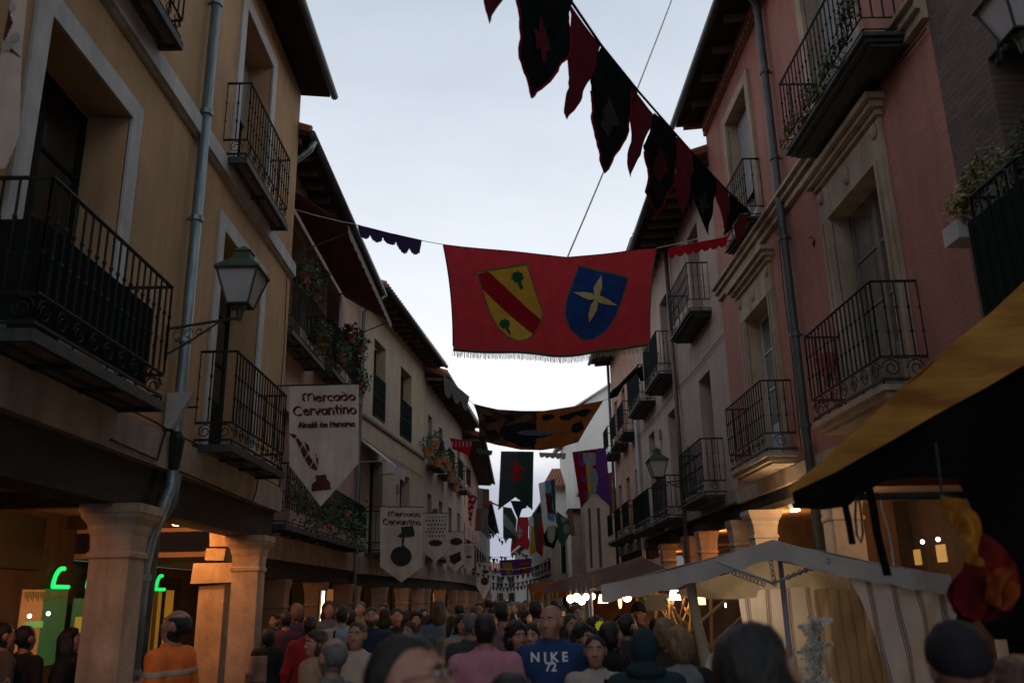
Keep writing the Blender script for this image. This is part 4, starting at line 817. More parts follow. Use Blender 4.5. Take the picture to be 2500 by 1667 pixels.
# orange and black sagging banner
ox = zm([(330, 110), (520, 155), (700, 165), (870, 165), (1100, 130), (1330, 85)], .3188, 1050, 950); oy = zm([(365, 385), (520, 430), (700, 462), (850, 468), (1000, 445), (1135, 405)], .3188, 1050, 950)
omid = zm([(372, 250), (530, 300), (700, 318), (860, 320), (1050, 290), (1228, 245)], .3188, 1050, 950)
hf = 1050+.3188*815
BL = zm([(540, 300), (620, 270), (700, 255), (800, 270), (830, 330), (940, 350), (860, 370), (800, 380), (800, 450), (700, 440), (560, 380)], .3188, 1050, 950)
B2 = [zm(p, .3188, 1050, 950) for p in ([(855, 200), (940, 190), (960, 215), (900, 235), (860, 235)], [(985, 210), (1080, 180), (1200, 150), (1240, 160), (1180, 215), (1120, 200), (1060, 240), (1000, 230)], [(1090, 270), (1160, 240), (1180, 300), (1120, 340), (1080, 320)])]
B3 = [zm(p, .3188, 1050, 950) for p in ([(400, 190), (450, 200), (520, 240), (440, 260)], [(560, 205), (640, 200), (650, 240), (590, 245)], [(430, 320), (500, 310), (540, 360), (470, 370)])]
cloth('painted_banner', 'orange and brown banner with black figures sagging across the street', 'banner', ox, oy, 24, Fbr2, .014, omid, [
    ('orange_half', lambda X, Y: (X > hf) | (Y > 1081+6*np.sin(X*.05)), Fora), ('brown_ground', lambda X, Y: (X < hf-5) & (np.sin(X*.13+2*np.sin(Y*.11))+np.sin(Y*.16+X*.04) > .2), mat('umber_cloth', (.055, .026, .016), .9, trans=.15)), ('black_figures', lambda X, Y: inpoly(X, Y, BL) | anyp(X, Y, B2) | anyp(X, Y, B3), Fblk),
    ('grey_figure', lambda X, Y: ell(X, Y, 1050+.3188*800, 950+.3188*335, 42, 7), Fgc)], wr=.012)
rope('thin cord from the orange banner to the right-hand facades', [(atY(1474, 977, 24), atX(1500, 962, 4.55), .02)], .008); rope('thin cord from the orange banner to the cream house', [(atY(1155, 985, 24), atX(1083, 916, -3.2), .03)], .008)
# fleur banner
def fleur(X, Y, cx, cy, s):
    x = (X-cx)/s; y = (Y-cy)/s
    return ell(x, y, 0, -.45, .17, .5) | inpoly(x, y, [(-.10, -.1), (.10, -.1), (.08, 1), (0, 1.2), (-.08, 1)]) | (ell(x, y, -.36, -.1, .28, .34) & ~ell(x, y, -.42, .12, .17, .22)) | (ell(x, y, .36, -.1, .28, .34) & ~ell(x, y, .42, .12, .17, .22)) | ((np.abs(x) < .36) & (np.abs(y-.42) < .10)) | ell(x, y, -.2, .62, .14, .2) | ell(x, y, .2, .62, .14, .2)
def notch(x0, x1, yb, xn, yn):
    return lambda X, Y: Y < np.where(X < xn, yn+(yb-yn)*(xn-X)/(xn-x0), yn+(yb-yn)*(X-xn)/(x1-xn))
cloth('heraldic_banner', 'swallow-tailed banner half slate half green with a red lily', 'banner', [(1223, 1101), (1303, 1102)], [(1216, 1246), (1300, 1250)], 30, Fslat, .016, layers=[('green_half', lambda X, Y: X > 1262-(Y-1100)*.03, Fdg), ('lily_emblem', lambda X, Y: fleur(X, Y, 1262, 1150, 28), fab('lily_red_cloth', (.50, .02, .03), .4))], shape=notch(1217, 1299, 1244, 1258, 1213))
cst = zm([(80, 540), (190, 540), (190, 640), (155, 660), (190, 680), (205, 720), (210, 800), (195, 830), (200, 860), (160, 900), (130, 900), (120, 760), (110, 640), (85, 620)], .2869, 1400, 950)
cloth('heraldic_banner', 'purple and red swallow-tailed banner with a pale castle', 'banner', [(1397, 1103), (1479, 1092)], [(1418, 1240), (1494, 1240)], 30, Fpur, .016, layers=[('red_stripe', lambda X, Y: (X-1397-(Y-1100)*.16 < 12) | ((X > 1418) & (X < 1456+(Y-1100)*.03) & (Y < 1200)) & (np.sin(Y*.16) > -.2), Fred2), ('castle_emblem', lambda X, Y: inpoly(X, Y, cst), Fsil), ('gold_strip', lambda X, Y: (np.abs(X-1431-(Y-1110)*.10) < 4) & (Y > 1130), Fyel)], shape=notch(1419, 1493, 1240, 1452, 1200))
cloth('flag', 'narrow orange flag half hidden by the castle banner', 'flag', [(1483, 1155), (1494, 1152)], [(1489, 1262), (1497, 1250)], 33, Fora, .03)
# market pennants down the left side
def pend(label, x0, x1, yt, yc, yp, Y, kind, yr=None, xp=None, g='parchment market pennants along the left facades', res=.009):
    w_ = x1-x0; yr = yr or yt; xp = xp or (x0+x1)/2
    tf = lambda X, Yp: ((X-x0)/w_, (Yp-yt-(yr-yt)*(X-x0)/w_)/w_)
    a_ = (xp-x0)/w_; bc, bp = (yc-yt)/w_, (yp-yt)/w_
    sh = lambda A, B: B < np.where(A < a_, bc+(bp-bc)*A/a_, bc+(bp-bc)*(1-A)/(1-a_))
    q = lambda pts: [((650+.5208*x-705)/171, (850+.5208*y-940)/171) for x, y in pts]
    lay = []
    if kind in ('quill', 'hat'):
        lay.append(('title_lettering', lambda A, B: text_mask(A, B, 'Mercado', .20, .96, .225, .078, .019) | text_mask(A, B, 'Cervantino', .06, .97, .42, .088, .020), Fink))
    if kind == 'quill':
        lay.append(('town_lettering', lambda A, B: text_mask(A, B, 'Alcalá de Henares', .14, .95, .60, .05, .016), Fbink))
        lay.append(('quill_emblem', lambda A, B: anyp(A, B, [q([(105, 395), (135, 400), (165, 440), (200, 500), (240, 560), (238, 575), (205, 560), (170, 500), (140, 430)]), q([(175, 430), (200, 455), (205, 490), (190, 480)]), q([(230, 485), (245, 520), (246, 560), (236, 535)])]) & (np.sin(A*40+B*26) > -.93), Fink))
        lay.append(('inkpot_emblem', lambda A, B: anyp(A, B, [q([(232, 598), (282, 593), (284, 615), (300, 632), (302, 664), (258, 668), (214, 672), (212, 640), (234, 622)])]), Fink))
    if kind == 'hat': lay.append(('figure_emblem', lambda A, B: ell(A, B, .50, 1.17, .25, .235) | anyp(A, B, [[(.40, .70), (.50, .62), (.50, .47), (.78, .44), (.82, .62), (.80, .70), (.58, .72), (.56, .90), (.66, 1.0), (.5, 1.0), (.52, .74)]]), Fbink))
    if kind == 'rows': lay.append(('lettering', lambda A, B: (np.sin(A*47+3*np.sin(B*9)) > .1) & (((B*6.2) % 1) > .5) & (B < .95) & (B > .12) & (A > .1) & (A < .93), Fbink)); lay.append(('emblem', lambda A, B: ell(A, B, .5, 1.2, .28, .13), Fink))
    if kind == 'red': lay.append(('emblem', lambda A, B: ell(A, B, .55, .55, .35, .22) | anyp(A, B, [[(.15, 1.35), (.8, 1.1), (.85, 1.6), (.45, 1.85), (.2, 1.7)]]), Fink))
    if kind == 'fig': lay.append(('emblem', lambda A, B: ell(A, B, .55, 1.25, .27, .26) | ell(A, B, .6, .62, .22, .14), Fbink))
    rt, X = cloth('market_pennant', label, 'pennant', [(x0, yt), (x1, yr)], [(x0, yp+1), (x1, yp+1)], Y, Fpar, res, layers=lay, shape=sh, tf=tf, group=g, wr=.010, wf=5, seed=x0)
    mb = MB(); a, b = Vector(X[0, 0]), Vector(X[0, -1]); mb.tube([a+Vector((-.5, 0, .01)), b+Vector((.03, 0, .01))], .012, 6); mb.build('pole', M_iron, rt); return rt
pend('largest whole parchment pennant, with three lines of lettering above a quill and inkpot', 706, 876, 943, 1135, 1238, 13.7, 'quill', 938, xp=783)
pend('second parchment pennant with a black round figure wearing a hat', 928, 1031, 1236, 1382, 1420, 22.7, 'hat', 1238, res=.013)
pend('third parchment pennant printed with rows of small dark writing', 1033, 1093, 1253, 1345, 1372, 27, 'rows', res=.02)
pend('fourth parchment pennant pale with two dark red marks and a pointed tip', 1090, 1133, 1298, 1376, 1396, 33, 'red', res=.02)
pend('fifth parchment pennant, faint and washed out', 1131, 1158, 1326, 1382, 1400, 39, 'rows', res=.03)
pend('sixth parchment pennant, farthest, with two round dark figures', 1163, 1200, 1372, 1430, 1462, 41, 'fig', res=.03)
# big dark bunting over the street, hanging in one vertical plane between the right house and the near left roofs
Pf = atX(1832, 526, 4.45); Pn = atY(1390, 0, 6.6)
pd = (Pf-Pn); pdh = Vector((pd.x, pd.y, 0)).normalized(); pn = Vector((-pdh.y, pdh.x, 0))
def atP(px, py, off=0):
    r = Vector(ray(px, py)); c = Vector((0, 0, CZ)); q = Pn-pn*off; return c+r*((q-c).dot(pn)/r.dot(pn))
bun_g = 'flags of the big dark bunting'
def pflag(poly, m, label, edge=None, emb=None, embm=None):
    c = atP(*poly[0]); rt = empty('bunting_flag', tuple(c), label, 'flag', bun_g)
    def pm(P, nm, mm, off):
        bm = bmesh.new(); vs = [bm.verts.new(tuple(atP(x, y, off)-c)) for x, y in P]; f = bm.faces.new(vs); bmesh.ops.triangulate(bm, faces=[f])
        bmesh.ops.subdivide_edges(bm, edges=bm.edges[:], cuts=3, use_grid_fill=True)
        for v in bm.verts: v.co += Vector(pn)*.015*math.sin(9*v.co.z+5*v.co.x+poly[0][0])
        me = bpy.data.meshes.new(nm); bm.to_mesh(me); bm.free(); me.materials.append(mm); o = bpy.data.objects.new(nm, me); COL.objects.link(o); o.parent = rt; ROOT[o] = c
    P = []
    n = len(poly)
    for i in range(n):
        (x0, y0), (x1, y1) = poly[i], poly[(i+1) % n]; L = math.hypot(x1-x0, y1-y0); k = max(1, int(L/11)) if i not in (0,) else 1
        for j in range(k):
            t = j/k; s = random.uniform(-1.6, 1.6) if j else 0; P.append((x0+(x1-x0)*t-(y1-y0)/L*s, y0+(y1-y0)*t+(x1-x0)/L*s))
    if edge is not None:
        mb = MB(); mb.tube([atP(x, y, .004)+Vector(pn)*.015*math.sin(9*(atP(x, y)-c).z+5*(atP(x, y)-c).x+poly[0][0]) for x, y in P[len(P)//4:]], .011, 4); mb.build('red_edging', Fred2, rt)
    pm(P, 'flag_cloth', m, 0)
    if emb:
        k = .4145; ex, ey, es = emb
        E = [(0, -2.2), (.28, -1.4), (.30, -.6), (.25, -.2), (.75, .1), (.85, .7), (.55, .9), (.35, .6), (.3, 1.0), (.15, 1.9), (-.1, 2.0), (-.25, 1.1), (-.3, .6), (-.6, .9), (-.75, .4), (-.3, 0), (-.55, -.3), (-.75, -.9), (-.5, -1.0), (-.2, -.6), (-.15, -1.4)]
        pm([(ex+a*es, ey+b*es) for a, b in E], 'lily_emblem', embm, .012)
    return rt
zb = lambda p: zm(p, .4145, 1100, 0)
pflag(zb([(700, -30), (320, -420), (200, -30), (212, 60), (230, 145), (310, -10)])[2:]+zb([(330, -60)]), Fmar, 'dark red bunting tip at the top edge of the picture')
pflag(zb([(720, 0), (385, -420), (385, 0), (410, 200), (418, 340), (460, 450), (480, 575), (580, 480), (700, 325), (702, 0)]), Fblk, 'largest black bunting flag with dim red lily', 3, (1100+.4145*540, .4145*240, .4145*68), Fmar2)
pflag(zb([(885, 270), (702, 10), (698, 330), (678, 600), (676, 660), (694, 705), (760, 600), (830, 460)]), Fmar, 'largest dark red bunting flag right of the biggest black one')
pflag(zb([(1110, 545), (885, 270), (815, 480), (845, 620), (840, 720), (858, 860), (885, 970), (905, 1018), (985, 900), (1055, 770), (1060, 540)]), Fblk, 'second black bunting flag with pale grey lily', 3, (1100+.4145*935, .4145*700, .4145*70*.8), Fgry)
pflag(zb([(1200, 670), (1060, 520), (1058, 780), (1048, 900), (1050, 1000), (1058, 1050), (1130, 860), (1190, 700)]), Fmar, 'second dark red bunting flag in the middle of the bunting')
pflag(zb([(1335, 800), (1200, 665), (1140, 860), (1165, 990), (1148, 1130), (1180, 1190), (1215, 1262), (1270, 1170), (1325, 1050)]), Fblk, 'third black bunting flag with dim red lily against the sky edge', 3, (1100+.4145*1235, .4145*980, .4145*48), Fmar2)
pflag(zb([(1425, 900), (1330, 800), (1325, 1060), (1335, 1170), (1378, 1275), (1395, 1180), (1420, 1090)]), Fmar, 'third dark red bunting flag in front of the pink facade')
pflag(zb([(1560, 1050), (1430, 905), (1415, 1100), (1460, 1250), (1515, 1390), (1535, 1290), (1560, 1150)]), Fblk, 'fourth black bunting flag with grey lily, narrower', None, (1100+.4145*1490, .4145*1200, .4145*36), Fgry)
pflag(zb([(1640, 1130), (1560, 1050), (1565, 1160), (1600, 1260), (1612, 1380), (1640, 1300)]), Fmar, 'fourth dark red bunting flag near the upper balcony')
pflag(zb([(1775, 1255), (1640, 1130), (1635, 1250), (1612, 1385), (1660, 1340), (1700, 1260)]), Fblk, 'last black bunting flag by the red brick house balcony')
pflag(zb([(1775, 1260), (1705, 1262), (1672, 1330), (1690, 1460), (1715, 1400), (1750, 1310)]), Fmar, 'last dark red bunting flag hanging at the red brick house')
mb = MB(); mb.tube([atP(*p) for p in ((1240, -195), (1391, -1), (1467, 110), (1560, 225), (1653, 331), (1746, 435), (1832, 523))], .014, 5); mb.build('rope', M_cable, None, label='black cord carrying the big dark bunting', cat='rope')
# far flags in the middle of the street
z6 = lambda p: zm(p, .2105, 1150, 1150)
def fflag(label, P, m, Y, layers=(), cat='flag', name='flag', res=.03, group=None):
    xs = [p[0] for p in P]; ys = [p[1] for p in P]; x0, x1, y0, y1 = min(xs), max(xs), min(ys), max(ys)
    cloth(name, label, cat, [(x0, y0), (x1, y0)], [(x0, y1), (x1, y1)], Y, m, res, layers=layers, shape=lambda X, Y_: inpoly(X, Y_, P), wr=.01, wf=5, seed=x0, lname='flag_cloth', group=group, poly=P)
pz = lambda pts: (lambda X, Y, Q=z6(pts): inpoly(X, Y, Q))
def ez(cx, cy, rx, ry): c = z6([(cx, cy)])[0]; return lambda X, Y: ell(X, Y, *c, rx*.2105, ry*.2105)
fflag('grey and brown halved flag by the far left facades, upper', z6([(65, 190), (212, 210), (208, 440), (66, 425)]), fab('ash_cloth', (.17, .17, .16), .3), 44, [('brown_half', pz([(140, 190), (220, 190), (220, 450), (135, 450)]), Fbw)])
fflag('brown and grey halved flag hanging below the upper grey one', z6([(62, 425), (205, 440), (195, 560), (205, 790), (115, 690), (42, 690)]), Fbw, 43, [('grey_half', pz([(120, 420), (220, 420), (220, 800), (110, 700)]), fab('ash_cloth', (.17, .17, .16), .3))])
fflag('red and white patterned flag at the far left facade', z6([(-40, 235), (70, 300), (62, 330), (20, 470), (0, 640), (-30, 560)]), Fred2, 36, [('white_figures', lambda X, Y: np.sin(X*.55+Y*.3)+np.sin(Y*.45) > .6, Fwht)])
fflag('dark green flag with a pale diagonal band', z6([(370, 410), (470, 425), (530, 560), (520, 720), (522, 880), (470, 780), (372, 770)]), Fdg, 40, [('pale_band', pz([(368, 480), (400, 500), (522, 650), (520, 755), (370, 610)]), fab('pale_band_cloth', (.32, .33, .32), .35))])
fflag('small navy pointed flag under the lily banner', z6([(455, 340), (620, 345), (650, 420), (590, 440), (550, 570), (520, 500)]), fab('ink_blue_cloth', (.02, .03, .06), .2), 38)
fflag('bright red swallow-tailed flag with a white lily', z6([(540, 530), (665, 530), (668, 915), (560, 860), (455, 945), (470, 790), (518, 760)]), Fred, 42, [('lily_emblem', (lambda c: lambda X, Y: fleur(X, Y, c[0], c[1], 15))(z6([(560, 705)])[0]), fab('pale_lily_cloth', (.40, .38, .38), .35))])
fflag('white and yellow flag beside the red lily flag', z6([(668, 525), (730, 530), (745, 660), (755, 930), (690, 985), (672, 800)]), Fwht, 43, [('yellow_field', pz([(695, 640), (735, 630), (760, 930), (690, 990), (672, 900), (700, 800)]), Fyel)])
fflag('dark slate and red pointed flag', z6([(718, 475), (832, 485), (850, 780), (825, 995), (755, 930), (732, 700)]), Fslat, 41, [('red_field', pz([(800, 570), (840, 570), (850, 780), (830, 1000), (750, 930), (790, 860), (780, 640)]), Fred)])
fflag('long white and blue flag with a dark red castle', z6([(782, 140), (972, 85), (985, 480), (1005, 660), (960, 620), (890, 640), (850, 730), (825, 560), (800, 300)]), Fwht, 38, [('blue_field', pz([(855, 110), (925, 100), (965, 480), (970, 590), (890, 560), (868, 300)]), Flb), ('castle_emblem', pz([(862, 250), (900, 255), (935, 240), (945, 440), (965, 480), (890, 490), (870, 350)]), fab('oxblood_cloth', (.10, .02, .03), .25)), ('green_edge', pz([(925, 95), (975, 85), (990, 480), (1005, 660), (965, 480), (935, 250)]), Fdg)])
fflag('dark green flag with two grey shields', z6([(995, 465), (1130, 560), (1150, 720), (1065, 880), (1010, 800), (980, 640)]), Fdg, 39, [('shield_emblem', lambda X, Y: ez(1075, 540, 35, 55)(X, Y) | ez(1105, 670, 38, 58)(X, Y), fab('dull_silver_cloth', (.20, .21, .20), .3))])
fflag('plain brown flag near the right-hand facades', z6([(1110, 470), (1175, 440), (1210, 750), (1150, 740), (1120, 560)]), Fbw, 40)
fflag('black flag with a cream oval', z6([(870, 600), (925, 560), (985, 600), (1010, 760), (960, 900), (850, 860), (845, 700)]), Fblk, 40.5, [('cream_oval', ez(930, 700, 48, 130), fab('cream_oval_cloth', (.46, .42, .34), .35))])
fflag('purple banner with a yellow shield and a red spotted shield low over the far street', z6([(325, 1030), (700, 1010), (702, 1180), (560, 1200), (350, 1210)]), Fpur, 44, [('yellow_shield', pz([(362, 1060), (470, 1055), (490, 1150), (450, 1222), (400, 1180)]), Fyel), ('red_shield', pz([(560, 1050), (675, 1040), (665, 1150), (610, 1200), (565, 1160)]), Fred), ('yellow_spots', lambda X, Y: pz([(565, 1055), (670, 1045), (660, 1145), (610, 1190), (568, 1155)])(X, Y) & (np.sin(X*1.6) > .2) & (np.sin(Y*1.5) > .1), Fyel)])
scal('tiny bright red scalloped strip in the far sky', z6([(235, 350), (318, 388)]), z6([(238, 378), (316, 410)]), 48, Fred, 4, .5, res=.03)
k = 0
TL = ['teal', 'dark teal', 'blue-green', 'pale teal', 'sea green']
for i, (x, y, m) in enumerate([(205, 690, Fteal), (225, 760, Fslat), (255, 745, Fteal), (330, 800, Fslat), (360, 830, Fdg), (400, 800, Fteal), (425, 780, Fslat), (218, 1010, Fteal), (262, 1040, Fblk), (300, 1035, Fslat), (352, 1010, Fteal), (395, 1020, Fwht), (425, 1060, Fblk), (478, 985, Fteal), (520, 960, Fyel), (565, 960, Fslat), (600, 975, Fteal), (640, 1000, Fblk), (235, 560, Fdg), (280, 655, Fslat)]):
    where = ['left end', 'left part', 'middle', 'right part'][min(3, int((x-200)/115))]; row = 'upper' if y < 900 else 'lower'
    s = 22+6*(i % 3)
    fflag(f'tiny {["teal", "slate", "dark green", "black", "white", "gold"][[Fteal, Fslat, Fdg, Fblk, Fwht, Fyel].index(m)]} pointed pennant in the {row} far bunting, {where}', z6([(x-s*.7, y-s), (x+s*.7, y-s*.8), (x+s*.1, y+s*1.3)]), m, 46, res=.04, name='bunting_pennant', cat='pennant', group='tiny pennants of the far bunting')
for lab, P in (('thin far bunting cord across the sky, upper', [(200, 640), (330, 770), (440, 750)]), ('thin far bunting cord across the sky, lower', [(200, 985), (440, 990), (700, 985)])):
    q = [atY(*p, 46) for p in z6(P)]; rope(lab, [(q[0], q[1], .05), (q[1], q[2], .05)], .012)
# ================================================================== street lanterns
def lantern(name, label, pos, wallpt, scale=1.0, gp='wall lanterns of the street', build=True, hang=False):
    t = empty(name, pos, label, 'lantern', gp); x, y, z = pos; s = scale; mb = MB()
    # tapered glass body: bottom half-width .12, top half-width .24, height .42
    hb, ht, H = .125*s, .245*s, .42*s; c = [(-1, -1), (1, -1), (1, 1), (-1, 1)]
    for i in range(4):
        a, b = c[i], c[(i+1) % 4]; k = .94
        g = MB(); g.add([(x+a[0]*hb*k, y+a[1]*hb*k, z), (x+b[0]*hb*k, y+b[1]*hb*k, z), (x+b[0]*ht*k, y+b[1]*ht*k, z+H), (x+a[0]*ht*k, y+a[1]*ht*k, z+H)], [(0, 1, 2, 3)]); g.build('glass_pane', M_frost, t)
        mb.tube([(x+a[0]*hb, y+a[1]*hb, z-.01), (x+a[0]*ht, y+a[1]*ht, z+H)], .014*s, 5)
        mb.tube([(x+a[0]*hb, y+a[1]*hb, z), (x+b[0]*hb, y+b[1]*hb, z)], .014*s, 5); mb.tube([(x+a[0]*ht*1.04, y+a[1]*ht*1.04, z+H), (x+b[0]*ht*1.04, y+b[1]*ht*1.04, z+H)], .02*s, 5)
    mb.tube([(x, y, z), (x, y, z-.06), (x, y, z-.16)], [.10*s, .05*s, .03*s], 8)
    mb.build('frame', M_lgreen, t)
    r = MB(); r.lathe([(ht*1.08, 0), (ht*1.06, .025*s), (ht*.62, .13*s), (ht*.52, .15*s), (ht*.40, .20*s), (ht*.40, .25*s), (ht*.46, .265*s), (ht*.30, .30*s), (ht*.10, .34*s), (.015, .35*s)], (x, y, z+H), 4, sq=True); r.build('roof_cap', M_lgreen, t)
    ball = MB(); ball.ball((x, y, z+.2*s), (.05*s, .05*s, .09*s)); ball.build('bulb', M_frost, t)
    if wallpt:
        wx, wy, wz = wallpt; A = MB(); e = Vector((x, y, z-.15*s)); w_ = Vector(wallpt)
        A.tube([w_+Vector((0, 0, .0)), e], .018*s, 6); A.tube([w_+Vector((0, 0, -.34*s)), w_.lerp(e, .35)+Vector((0, 0, -.20*s)), w_.lerp(e, .75)], .013*s, 5); A.tube([w_+Vector((0, 0, .05*s)), w_+Vector((0, 0, -.40*s))], .022*s, 5)
        L = (e-w_)
        for q, rr in ((.14, .09), (.30, .07), (.45, .05), (.58, .035)):
            pts = []
            for i in range(13):
                a = i/12*9; k = rr*s*(1-.6*i/12); pts.append(w_+L*q+Vector((0, 0, -.10*s))+L.normalized()*k*math.cos(a)+Vector((0, 0, k*math.sin(a))))
            A.tube(pts, .007*s, 4, cap=False)
        A.build('wall_bracket', M_lgreen, t)
    return t
lp = atX(585, 762, -2.78); lw = atX(412, 793, -3.66)
lantern('wall_lantern', 'large green-capped lantern on an ornate bracket beside the downpipe of the ochre house', (lp.x, lp.y, lp.z+.07), (lw.x, lw.y, lp.z-.06), .88)
a = atY(1606, 1160, 21.0); lantern('wall_lantern', 'green-capped lantern on the right-hand facades in front of the beige house', (a.x, a.y, a.z-.05), (4.58, a.y, a.z-.1), .95)
a = atY(1062, 1290, 30.0); lantern('wall_lantern', 'small distant lantern on the left facades above the parchment pennants', (a.x, a.y, a.z), (-3.1, a.y, a.z-.1), .9)
a = atX(2492, 85, 4.02); lantern('wall_lantern', 'lantern at the top right corner against the dark brick wall', (a.x, a.y, a.z), (4.6, a.y+.05, a.z-.15), .8)
mb = MB()
for i in range(6): q = atX(2472-i*6-(i % 2)*6, 88+i*13, 4.45); mb.ball(q, (.03, .035, .05), 6, 4)
mb.tube([atX(2480, 70, 4.5), atX(2440, 105, 4.5), atX(2436, 150, 4.5)], .022, 6); mb.build('iron_scroll', M_iron, None, label='dark knobbly iron scroll fixed to the dark brick wall under the corner lantern', cat='bracket')
a = atY(1400, 985, 24.5); b = atY(1548, 895, 19.5)
fs = empty('furled_flag', tuple(b), 'dark furled flag on a pole slanting from the right balconies', 'flag')
mb = MB(); mb.tube([atY(1490, 962, 24), atY(1560, 890, 24)], .02, 6); mb.build('pole', M_iron, fs)
mb = MB(); mb.tube([atY(1488, 972, 24), atY(1500, 960, 24), atY(1520, 938, 24), atY(1545, 912, 24), atY(1562, 900, 24), atY(1568, 930, 24)], [.03, .12, .05, .06, .14, .05], 8); mb.build('flag_cloth', Fblk, fs, smooth=True)

# near parchment pennant cut by the left edge of the picture, in front of the ochre house
cloth('market_pennant', 'stained parchment pennant cut off by the left edge beside the near balcony window', 'pennant', [(-330, -90), (72, -95)], [(-330, 470), (36, 470)], 5.6, Fpar, .012, layers=[
    ('dark_emblem', lambda X, Y: inpoly(X, Y, [(-60, -60), (20, 5), (32, 60), (14, 100), (22, 115), (57, 146), (8, 122), (-60, 110)]), Fink), ('white_emblem', lambda X, Y: blob(X, Y, 20, 8, 15) | blob(X, Y, 30, 18, 10), Fwht), ('white_emblem', lambda X, Y: blob(X, Y, 40, 95, 13) | blob(X, Y, 20, 115, 17), Fwht)],
    shape=lambda X, Y: Y < np.where(X > -130, 425-(X+130)*.12-np.clip(X-5, 0, 99)**1.5*.3, 425-(-130-X)*.1), wr=.015, wf=4, group='parchment market pennants along the left facades')

# cables, boxes and plants that clutter the facades
def wallcable(F, pts, parent, r=.009, m=None): mb = MB(); mb.tube([(s, .035+.01*(i % 2), z) for i, (s, z) in enumerate(pts)], r, 5, F); mb.build('wall_cable', m or M_cable, parent)
Fa = FR((-3.7, -3), (-3.7, 14.27), 'L'); Fb = FR((-3.97, 23.15), (-2.93, 31.6), 'L'); Fc = FR((4.6, 7.84), (4.6, 17.07), 'R'); Fd = FR((4.6, 17.07), (4.6, 21.9), 'R'); Fe = FR((4.6, 21.9), (4.6, 28.8), 'R')
wallcable(Fa, [(0, 3.66), (6, 3.63), (12.0, 3.68), (12.3, 3.66), (17.2, 3.64)], L1, .010); wallcable(Fa, [(16.9, 7.2), (16.95, 6.0), (16.9, 4.6), (17.0, 3.7)], L1, .008)
wallcable(Fb, [(0, 6.1), (3, 6.02), (6, 6.06), (8.4, 6.0)], L3); wallcable(Fb, [(.3, 9.8), (.35, 8), (.3, 6.2), (.35, 4)], L3, .012)
wallcable(Fc, [(0, 7.55), (1, 7.57)], R1); wallcable(Fc, [(5.3, 3.9), (5.2, 5.4), (5.28, 6.4), (5.2, 7.5)], R1, .008); wallcable(Fd, [(0, 6.95), (2.4, 6.9), (4.8, 6.96)], R2, .010); wallcable(Fe, [(0, 6.98), (3.4, 6.9), (6.9, 6.95)], R3, .010)
for Fx, s, z, pr_ in ((Fa, 14.9, 4.6, L1), (Fb, 4.6, 5.2, L3), (Fc, 7.9, 4.7, R1), (Fd, 4.2, 5.2, R2), (Fe, 3.0, 6.3, R3)):
    mb = MB(); mb.box((s-.09, .0, z-.13), (s+.09, .07, z+.13), Fx); mb.box((s-.01, .0, z-.5), (s+.01, .02, z-.131), Fx); mb.build('junction_box', mat('grey_junction_box', (.22, .21, .19), .7, (.16, .15, .14), 8), pr_)
Fg = FR((-2.93, 31.6), (-2.02, 42), 'L')
for i, (px_, py_) in enumerate(((1044, 1116), (1062, 1098), (1080, 1130), (1092, 1150), (1100, 1178), (1068, 1140), (1112, 1200))):
    s, z = Fg.at(px_, py_, .5); x, y, _ = Fg(s, .5, 0); pt = empty('flower_pot', (x, y, z), ['first', 'second', 'third', 'fourth', 'fifth', 'sixth', 'seventh'][i]+' orange pot with bushy plant among the beige house balconies, counted from the near end', 'flower pot', 'flower pots on the beige house balconies')
    mb = MB(); mb.lathe([(.12, 0), (.19, .30), (.20, .34)], (x, y, z), 8); mb.build('pot', mat('orange_pot', (.36, .15, .06), .8), pt); mb = MB(); leaves(mb, (x, y, z+.42), (.3, .26, .28), 70, .09); mb.build('foliage', M_leaf1, pt)
